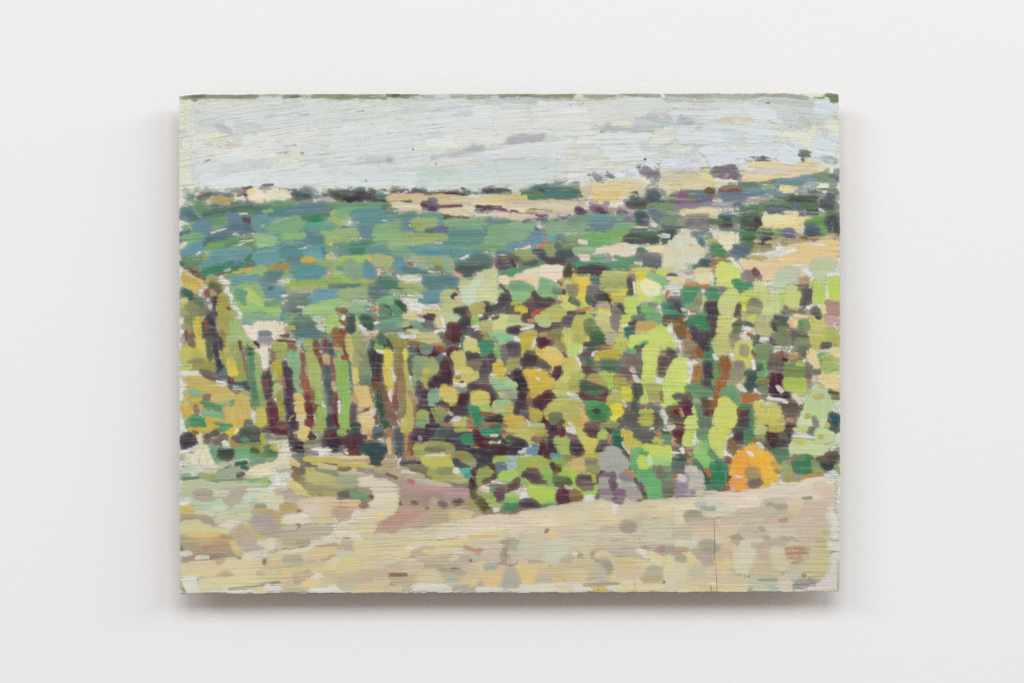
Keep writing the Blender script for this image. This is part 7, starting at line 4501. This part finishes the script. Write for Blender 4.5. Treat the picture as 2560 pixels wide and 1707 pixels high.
88 2 120 3 6 d4c8b0 0
100 6 115 9 4 a8986c 0
110 8 128 6 3 b06478 0
118 6 140 5 7 b89088 0
112 14 134 12 8 c49c88 0
110 22 130 22 9 c8a888 0
106 32 128 32 9 c8b08c 0
102 42 136 42 9 ccb48c 0
100 50 140 50 7 ccb890 0
130 4 150 5 8 a09888 0
136 10 148 9 5 949080 0
128 14 142 16 8 d0c8b0 0
130 24 148 24 10 c8c498 0
132 34 154 34 9 c8c498 0
138 41 150 40 5 c8c89c 0
150 8 190 10 10 ccbc98 0
165 20 194 20 12 ccbc98 0
160 30 192 32 9 ccbc98 0
150 38 180 38 8 c8b490 0
170 3 190 4 6 ccbc98 0
144 14 166 12 9 cc8c70 5
148 22 176 20 10 cc8868 6
152 30 172 32 9 cc8c64 6
158 10 178 16 9 c88070 5
148 12 156 24 6 c08458 6
168 12 186 14 7 c07c58 6
160 24 172 30 6 c08858 6
176 20 182 28 5 c88858 7
192 6 212 6 8 c8b074 1
194 14 210 14 7 c8b078 1
194 22 206 22 6 ccb884 2
192 32 212 32 9 ccb070 0
176 40 212 39 9 c8b47c 0
182 48 204 47 7 c4b078 1
190 53 200 52 4 c8b478 2
150 46 176 44 8 b8b8a4 0
150 54 176 52 7 bcb8a8 0
172 47 175 49 3 b88460 3
155 60 172 60 4 5c6478 1
160 62 192 60 4 586074 1
165 56 195 56 4 7c8498 5
150 59 160 58 4 9ca4b0 4
208 6 222 8 8 d0d8c8 2
212 22 222 26 10 dce0e0 1
213 36 222 40 10 dce0e0 1
205 50 222 54 10 e0e2e6 0
196 62 218 64 8 e0e2e6 0
176 67 200 67 5 dcd8cc 1
192 69 220 68 4 d8b4a0 2
221.5 28 222 50 2 c8a8a0 1
222 52 222 70 2 b89890 1
136 56 150 54 6 ccb8a0 0
135 64 155 62 8 d4c8b4 0
145 68 156 68 4 d0c080 1
90 58 130 57 6 bcbc98 1
110 60 136 59 7 a8bca8 0
92 66 135 65 7 b4bc9c 1
110 55 135 55 2 6c8c74 3
94 69 100 68 3 6c8c6c 3
128 68 136 67 4 98bcb0 1
14 44 36 44 10 b8b498 0
16 54 42 54 9 c4b894 0
0 60 45 60 8 ccc098 0
0 68 40 68 7 d8cc8c 0
36 44 54 46 10 d4bc94 0
50 38 66 48 8 dcbc94 0
44 54 88 54 9 d0b890 0
52 62 92 61 8 d0c090 0
52 69 92 68 6 dccc88 0
42 62 50 62 4 d4d4d0 1
30 66 44 68 5 d0bc78 1
45 69 54 68 5 d8b478 1
43 64 43.5 70 1.2 3c5c40 0
33 35.5 60 36 1 e0ccb8 1
"""

def srgb(c): return np.array([255 * (12.92 * v if v <= 0.0031308 else 1.055 * v ** (1 / 2.4) - 0.055) for v in c])

def tune(hx, x, y):
    """pigments as mixed on the palette: greyed, the blues leaning to green, the darks never black"""
    r, g, b = (int(hx[i:i+2], 16) / 255 for i in (0, 2, 4))
    hh, ss, vv = colorsys.rgb_to_hsv(r, g, b)
    k = 0.55 + 0.36 * ss
    if 0.49 < hh < 0.64 and ss > 0.15: hh -= 0.042 if vv < 0.78 else 0.01; k *= 0.84
    elif 0.70 <= hh < 0.93: k *= 0.84
    elif 0.36 < hh <= 0.49: hh -= 0.022
    elif 0.06 < hh < 0.16: k += 0.08
    if 0.20 < hh < 0.30: hh -= 0.010
    if 0.06 < hh < 0.125 and 0.25 < ss < 0.55 and vv > 0.7: hh += 0.014; vv *= 0.965
    ss *= k
    if vv < 0.30: vv += (0.30 - vv) * 0.25
    if y > 480: vv *= 0.99 if 0.04 < hh < 0.3 else (0.92 if hh > 0.36 else 0.96)
    if 490 < y < 720 and x < 1250 and vv < 0.8: vv *= 0.955; ss *= 1.14
    if y > 480 and vv < 0.42: vv *= 0.90; ss *= 1.35 if hh > 0.7 or hh < 0.05 else 1.12
    if y < 440: vv *= 0.95 if vv < 0.80 else 0.985
    if 555 < y < 690 and 1630 < x < 1770 and vv > 0.84: vv *= 0.95
    c = np.array(colorsys.hsv_to_rgb(hh, ss, vv))
    if y < 470 and x + 0.4 * y < 2300:   c = c * 0.85 + 0.15 * np.array([0.825, 0.850, 0.830])
    if x > 1940 and y > 1355 and hh < 0.09 and ss > 0.22: c = c * np.array([0.88, 0.83, 0.74])     # rusty sponge mark near the corner
    elif y > 1270:
        q = 0.42 if vv < 0.66 else 0.24
        c = c * (1 - q) + q * np.array([0.835, 0.775, 0.645])
    elif y > 1200: c = c * 0.92 + 0.08 * np.array([0.820, 0.760, 0.650])
    c = np.clip(c, 0, 1)
    return lin('%02x%02x%02x' % tuple(int(round(v * 255)) for v in c))

def parse():
    ox = oy = 0.0
    k = 10.0 / 5.6
    out = []
    rr = random.Random(3)
    for ln in STROKES.split('\n'):
        t = ln.split()
        if not t: continue
        if t[0].startswith('@'):
            ox, oy = float(t[0][1:]), float(t[1]); continue
        x1, y1, x2, y2, w = map(float, t[:5])
        # strokes noted up to the rim of a sheet of notes run on past it by an uneven amount
        if ox < 1600 and max(x1, x2) >= 233:
            e = rr.uniform(0, 34 if oy < 300 and y1 < 125 else 11)
            if x2 >= x1: x2 += e
            else: x1 += e
        if ox > 500 and min(x1, x2) <= 1:
            e = rr.uniform(0, 26 if oy < 300 and y1 < 125 else 9)
            if x1 <= x2: x1 -= e
            else: x2 -= e
        X1, Y1, X2, Y2, W = ox + x1 * k, oy + y1 * k, ox + x2 * k, oy + y2 * k, w * k
        dr = float(t[6])
        rgb = srgb(lin(t[5]))
        if 246 < Y1 < 440 and W < 11 and rgb.min() < 175: dr += 2.5                     # faint broken touches in the sky
        if X1 > 1940 and Y1 > 1355 and 5 <= dr < 8 and rgb[0] > rgb[2] + 60: dr = 5.6
        if Y1 > 1230 or Y1 < 470: W += min(2.5, 0.3 * W)
        if 380 < Y1 < 600 and X1 > 1250: dr += 1.2                                # thinly scrubbed far slope
        if dr >= 2 and Y1 > 500 and rgb[0] > rgb[1] + 40 > rgb[2] + 55 and rgb[0] < 205: dr += 1.0   # rusty first wash between the leaves
        if 500 < Y1 < 730 and X1 < 1250 and (rgb.min() > 170 or (rgb[0] > rgb[2] + 70 and rgb[0] > rgb[1])): dr += 1.8; W *= 0.85     # flecks in the wooded hill
        dxx, dyy = X2 - X1, Y2 - Y1
        if X1 < 1060 and 775 < Y1 < 1085 and abs(dyy) > 0.45 * abs(dxx) and abs(dxx) > 5 and W > 9:
            cx, tl = (X1 + X2) / 2, (0.14 if dxx * dyy > 0 else -0.1) * abs(dyy) / 2  # trunks: upright strokes
            W = max(W * 0.9, abs(dxx) * 0.9)
            ya, yb = min(Y1, Y2) - 0.25 * W, max(Y1, Y2) + 0.25 * W
            X1, Y1, X2, Y2 = cx - tl, ya, cx + tl, yb
        out.append([X1, Y1, X2, Y2, W, tune(t[5], X1, Y1), dr + rr.uniform(0, 1.6) * (Y1 < 1240)])
    return out

CELL = 2.0
GX, GY = int(1664 / CELL), int(1264 / CELL)
layer = np.zeros((GY, GX), np.int16)
owner = np.full((GY, GX), -1, np.int32)
under = np.empty((GY, GX, 3), np.float32); under[:] = lin('dcdecb')


BLUR = []
class Daub:
    """one touch of the brush, or several passes of the same colour that run into each other"""
    def __init__(self, i, s):
        self.first = i; self.S = [s]; self.rgb = srgb(s[5]); self.dry = s[6]
        self.box()
    def box(self):
        x0 = min(min(s[0], s[2]) - s[4] * 0.5 for s in self.S); x1 = max(max(s[0], s[2]) + s[4] * 0.5 for s in self.S)
        y0 = min(min(s[1], s[3]) - s[4] * 0.5 for s in self.S); y1 = max(max(s[1], s[3]) + s[4] * 0.5 for s in self.S)
        self.bb = (x0, y0, x1, y1)
    def takes(self, s, rgb):
        if abs(self.dry - s[6]) > 2.6 or s[4] < 5: return False
        trunk = s[0] < 1060 and 760 < s[1] < 1110
        lim = 14 if s[1] < 480 else (34 if trunk else 30)
        if np.linalg.norm(rgb - self.rgb) > lim: return False
        x0, y0, x1, y1 = self.bb
        sx0, sx1 = min(s[0], s[2]) - s[4] * .5, max(s[0], s[2]) + s[4] * .5
        sy0, sy1 = min(s[1], s[3]) - s[4] * .5, max(s[1], s[3]) + s[4] * .5
        if sx0 > x1 - 3 or sx1 < x0 + 3 or sy0 > y1 + 1 or sy1 < y0 - 1: return False
        wide = 240 if s[1] < 500 or s[1] > 1240 else 120
        if max(x1, sx1) - min(x0, sx0) > wide or max(y1, sy1) - min(y0, sy0) > (210 if trunk else 110): return False
        return len(self.S) < 9
    def add(self, s, rgb):
        self.rgb = (self.rgb * len(self.S) + rgb) / (len(self.S) + 1)
        self.S.append(s); self.box()

WAVES = [(random.Random(5 + k).uniform(-0.42, 0.42), random.Random(50 + k).uniform(-0.42, 0.42), k * 1.7) for k in range(6)]
def field(S, X, Y, cols=False):
    """inside distance in photograph pixels of the united strokes S at the points X, Y"""
    wx_ = sum(np.sin(a * X + b * Y + c) for a, b, c in WAVES[:3]); wy_ = sum(np.sin(a * X + b * Y + c) for a, b, c in WAVES[3:])
    F = None; C = None; WS = None
    for (x1, y1, x2, y2, w, col, dry) in S:
        am = min(1.5, 0.075 * w)
        Xw, Yw = X + am * wx_, Y + am * wy_
        dx, dy = x2 - x1, y2 - y1
        d = math.hypot(dx, dy)
        ux, uy = (dx / d, dy / d) if d > 1e-6 else (1.0, 0.0)
        cx, cy = (x1 + x2) / 2, (y1 + y2) / 2
        s = (Xw - cx) * ux + (Yw - cy) * uy
        c = -(Xw - cx) * uy + (Yw - cy) * ux
        hl, hw = d / 2 + 0.24 * w + min(2.0, .25 * w), (w * 0.56 + min(1.3, 0.2 * w) if w > 3 else 0.35)
        c = c + ((int(x1 * 7 + y1 * 3) % 9) - 4) * 0.02 * hw * (1 - (s / hl) ** 2)     # slight swing of the wrist
        r = min(hl, hw) * 0.97
        qx, qy = np.abs(s) - (hl - r), np.abs(c) - (hw - r)
        sd = r - np.hypot(np.maximum(qx, 0), np.maximum(qy, 0)) - np.minimum(np.maximum(qx, qy), 0)
        if cols:
            wgt = np.exp(np.clip(sd, -12, 12) * 0.45)[..., None]
            C = wgt * np.array(col) if C is None else C + wgt * np.array(col)
            WS = wgt if WS is None else WS + wgt
        if F is None: F = sd
        else:
            k = min(9.0, 0.5 * w)
            hh = np.clip(0.5 + 0.5 * (F - sd) / k, 0, 1)
            F = sd * (1 - hh) + F * hh + k * hh * (1 - hh)
    return (F, C / WS) if cols else F

def daub_mesh(S, lay, seed, dry, und):
    x0 = min(min(s[0], s[2]) - s[4] for s in S) - 4; x1 = max(max(s[0], s[2]) + s[4] for s in S) + 4
    y0 = min(min(s[1], s[3]) - s[4] for s in S) - 4; y1 = max(max(s[1], s[3]) + s[4] for s in S) + 4
    wm = max(s[4] for s in S)
    step = 1.3 if wm < 4 else (2.4 if wm < 9 else (3.6 if wm < 18 else 5.0))
    if x1 - x0 > 150: step = max(step, 4.5)
    nx_, ny_ = int((x1 - x0) / step) + 2, int((y1 - y0) / step) + 2
    gx = x0 + np.arange(nx_) * step; gy = y0 + np.arange(ny_) * step
    X, Y = np.meshgrid(gx, gy)
    F = field(S, X, Y) + 2.0
    if len(S) > 1 and wm > 8:          # rounded off, as a loaded brush leaves it
        for _ in range(2):
            Q = np.pad(F, 1, mode='edge')
            F = (Q[:-2, 1:-1] + Q[2:, 1:-1] + Q[1:-1, :-2] + Q[1:-1, 2:] + Q[:-2, :-2] + Q[2:, 2:] + Q[:-2, 2:] + Q[2:, :-2] + Q[1:-1, 1:-1]) / 9
        F = F + 0.8
    ins = F > 0
    pts, idx, fv = [], {}, []
    faces = []
    def corner(j, i):
        k = (j, i)
        if k not in idx: idx[k] = len(pts); pts.append((gx[i], gy[j])); fv.append(F[j, i] - 2.0)
        return idx[k]
    def cut(j, i, j2, i2):
        k = (j, i, j2, i2) if (j, i) < (j2, i2) else (j2, i2, j, i)
        if k not in idx:
            a, b = F[j, i], F[j2, i2]
            u = a / (a - b)
            idx[k] = len(pts); pts.append((gx[i] + (gx[i2] - gx[i]) * u, gy[j] + (gy[j2] - gy[j]) * u)); fv.append(-2.0)
        return idx[k]
    cnt = ins[:-1, :-1].astype(int) + ins[1:, :-1] + ins[:-1, 1:] + ins[1:, 1:]
    for j, i in np.argwhere(cnt > 0):
        cs = ((j, i), (j + 1, i), (j + 1, i + 1), (j, i + 1))
        if cnt[j, i] == 4: faces.append(tuple(corner(*c) for c in cs)); continue
        poly = []
        for q in range(4):
            a, b = cs[q], cs[(q + 1) % 4]
            if ins[a]: poly.append(corner(*a))
            if ins[a] != ins[b]: poly.append(cut(*a, *b))
        if len(poly) > 2: faces.append(tuple(poly))
    if not faces: return None
    P = np.array(pts)
    f, C = field(S, P[:, 0], P[:, 1], True)
    f = np.array(fv)
    if BLUR:      # at its rim the paint picks up the colours it was dragged through
        jj = np.clip(((P[:, 1] - 228) / CELL).astype(int), 0, GY - 1); ii = np.clip(((P[:, 0] - 442) / CELL).astype(int), 0, GX - 1)
        soft_ = 0.62 if S[0][1] > 1235 else (0.52 if S[0][1] < 720 and S[0][0] < 1250 else 0.38)
        m = (soft_ * (1 - np.clip((f + 2.0) / min(9.0 if soft_ < 0.5 else 13.0, 0.6 * wm + 2), 0, 1)))[:, None]
        C = C * (1 - m) + BLUR[0][jj, ii] * m
    s0 = max(S, key=lambda s: math.hypot(s[2] - s[0], s[3] - s[1]))
    ang = math.atan2(s0[3] - s0[1], s0[2] - s0[0])
    bx = max(s[2] for s in S) - min(s[0] for s in S); by = max(s[3] for s in S) - min(s[1] for s in S)
    if len(S) > 1 and by > bx * 0.8: ang = math.pi / 2 - 0.25 + (seed % 7) * 0.07        # upright daubs were brushed upwards
    ca, sa = math.cos(ang), math.sin(ang)
    base = FRONT - 0.00003 - lay * 0.0000016
    x, y = P[:, 0], P[:, 1]
    y = np.minimum(np.maximum(y, top(x) + 0.2), bottom(x) - 0.2)
    x = np.minimum(np.maximum(x, left(y) + 0.2), right(y) - 0.2)
    n = len(x)
    V = np.stack([wx(x) - PO.x, np.full(n, base - PO.y), wz(y) - PO.z], 1)
    ra, rb = ridge(x, y)
    RP = np.stack([ra, rb, np.zeros(n)], 1)
    ST = np.stack([(x * ca + y * sa) * 0.2, (-x * sa + y * ca) * 0.2, np.full(n, seed % 97 * 1.37)], 1)
    # the ragged zone is wider on dry strokes and never wider than the stroke itself
    R = min(1.3 + 0.3 * dry, max(0.3, wm * 0.2 * 0.46))
    ED = np.clip((f + 2.0) * 0.2 / R, 0, 1.0)
    return V, faces, RP, ST, ED, C, np.tile(np.array(und), (n, 1)), np.full(n, dry)

def paint_object(name, parts):
    F, b = [], 0
    for p in parts:
        F += [tuple(i + b for i in f) for f in p[1]] if b else p[1]
        b += len(p[0])
    cat = lambda k: np.concatenate([p[k] for p in parts])
    o = mesh_obj(name, cat(0).tolist(), F, M_PAINT, painting)
    me = o.data
    def put(nm, typ, key, arr):
        at = me.attributes.new(nm, typ, 'POINT')
        at.data.foreach_set(key, np.ascontiguousarray(arr, dtype=np.float32).ravel())
    put('rp', 'FLOAT_VECTOR', 'vector', cat(2))
    put('st', 'FLOAT_VECTOR', 'vector', cat(3))
    put('ed', 'FLOAT', 'value', cat(4))
    put('dry', 'FLOAT', 'value', cat(7))
    put('col', 'FLOAT_COLOR', 'color', np.hstack([cat(5), np.ones((b, 1))]))
    put('und', 'FLOAT_COLOR', 'color', np.hstack([cat(6), np.ones((b, 1))]))
    return o

def raster(S, grow):
    x0 = min(min(s[0], s[2]) - s[4] for s in S) - 4; x1 = max(max(s[0], s[2]) + s[4] for s in S) + 4
    y0 = min(min(s[1], s[3]) - s[4] for s in S) - 4; y1 = max(max(s[1], s[3]) + s[4] for s in S) + 4
    i0, i1 = max(0, int((x0 - 442) / CELL)), min(GX, int((x1 - 442) / CELL) + 1)
    j0, j1 = max(0, int((y0 - 228) / CELL)), min(GY, int((y1 - 228) / CELL) + 1)
    if i1 <= i0 or j1 <= j0: return None
    X, Y = np.meshgrid(442 + (np.arange(i0, i1) + 0.5) * CELL, 228 + (np.arange(j0, j1) + 0.5) * CELL)
    f = field(S, X, Y) + grow
    if not (f > 0).any(): return None
    return slice(j0, j1), slice(i0, i1), f > 0

def build_paint():
    data = parse()
    edge = [s for s in data if s[1] < 244 and s[3] < 244]           # the dark rim along the top was painted last
    data = [s for s in data if not (s[1] < 244 and s[3] < 244)] + edge
    daubs = []
    for i, s in enumerate(data):
        rgb = srgb(s[5])
        if 500 < s[1] < 1240 and rgb.min() > 200 and rgb.max() - rgb.min() < 26: s[6] += 2.4; s[4] *= 0.85   # bare ground left showing
        for d in reversed(daubs[-7:]):
            if d.takes(s, rgb): d.add(s, rgb); break
        else: daubs.append(Daub(i, s))
    rec = []
    for k, d in enumerate(daubs):
        und, lay = d.S[0][5], 1
        fp = raster(d.S, 3.0)
        if fp is not None:
            sj, si, ins = fp
            lay = int(layer[sj, si][ins].max()) + 1
            layer[sj, si][ins] = lay
        fp = raster(d.S, 0.0)
        if fp is not None:
            sj, si, ins = fp
            und = tuple(float(v) for v in under[sj, si][ins].mean(axis=0))
            cov = max(0.05, 1 - d.dry * 0.11)
            col = np.mean([np.array(s[5]) for s in d.S], axis=0)
            under[sj, si][ins] = under[sj, si][ins] * (1 - cov) + col.astype(np.float32) * cov
            if d.dry < 5: owner[sj, si][ins] = k
        rec.append((lay, und))
    seen = np.bincount(owner[owner >= 0].ravel(), minlength=len(daubs))
    big = set(int(i) for i in np.argsort(-seen)[:300])
    bl = under.astype(np.float64)
    for _ in range(2):
        for ax in (0, 1):
            acc = np.zeros_like(bl)
            for o_ in range(-3, 4): acc += np.roll(bl, o_, axis=ax)
            bl = acc / 7
    BLUR.append(bl)
    # thin first lay-in that shows between the strokes, in the colours that surround each gap
    lay_in = []
    painted = owner >= 0
    r = random.Random(11)
    for gy in range(240, 1480, 12):
        for gx in range(452, 2098, 18):
            x, y = gx + r.uniform(-7, 7), gy + r.uniform(-5, 5)
            j, i = int((y - 228) / CELL), int((x - 442) / CELL)
            if not (4 < i < GX - 5 and 4 < j < GY - 5): continue
            near = painted[j - 5:j + 6, i - 6:i + 7]
            if near.all(): continue
            for rad in (2, 4):
                sl = (slice(j - rad, j + rad + 1), slice(i - rad - 1, i + rad + 2))
                pm = painted[sl]
                if pm.sum() > 6: break
            else: continue
            cs = under[sl][pm]
            c = cs[r.randrange(len(cs))] * 0.5 + cs.mean(axis=0) * 0.5
            L = r.uniform(8, 18); an = r.uniform(-0.5, 0.5) if y < 620 or y > 1230 else r.uniform(-1.6, 1.6)
            dx, dy = math.cos(an) * L / 2, math.sin(an) * L / 2
            c = tuple(float(v) for v in c)
            pt = daub_mesh([[x - dx, y - dy, x + dx, y + dy, r.uniform(9, 14), c, 0.0]], -r.random() * 4, r.randrange(99999), 1.5, c)
            if pt: lay_in.append(pt)
    o = paint_object('underpainting', lay_in)
    o['kind'] = 'stuff'
    rest = []
    for k, d in enumerate(daubs):
        if seen[k] == 0 and d.dry < 5: continue
        lay, und = rec[k]
        pt = daub_mesh(d.S, lay, k * 13 + 5, d.dry, und)
        if pt is None: continue
        if k in big: paint_object('brush_stroke', [pt])
        else: rest.append(pt)
    o = paint_object('small_brush_strokes', rest)
    o['kind'] = 'stuff'
    print('daubs', len(daubs), 'layers', int(layer.max()), 'hidden', int((seen == 0).sum()), 'tris', sum(len(ob.data.polygons) for ob in bpy.data.objects if ob.type == 'MESH'))
build_paint()

# ---------------------------------------------------------------- fine cracks that run up from the lower edge
def build_cracks():
    m, nt, p, out = material('crack_brown')
    p.inputs['Base Color'].default_value = (*lin('3c2c22'), 1)  # plain dark brown of the crack lines
    p.inputs['Roughness'].default_value = 0.9
    y = FRONT - 0.00003 - (int(layer.max()) + 8) * 0.0000016
    for pts, w in (([(1785.2, 1297), (1785.8, 1325), (1786.2, 1352), (1787.0, 1398)], 0.8), ([(1788.6, 1404), (1790.6, 1440), (1792.4, 1475)], 1.0),
                   ([(1495.2, 1459), (1496.0, 1476)], 0.7), ([(1586.4, 1441), (1587.0, 1458), (1587.2, 1475)], 0.7)):
        V, F = [], []
        for k, (a, b) in enumerate(pts):
            ww = w * (0.45 if k == 0 else 1.0)
            for s in (-0.5, 0.5): V.append((wx(a + s * ww) - PO.x, y - PO.y, wz(b) - PO.z))
        for k in range(len(pts) - 1): F.append((2 * k, 2 * k + 2, 2 * k + 3, 2 * k + 1))
        o = mesh_obj('crack', V, F, m, painting)
        o['label'] = 'fine dark crack running up from the lower edge'
build_cracks()
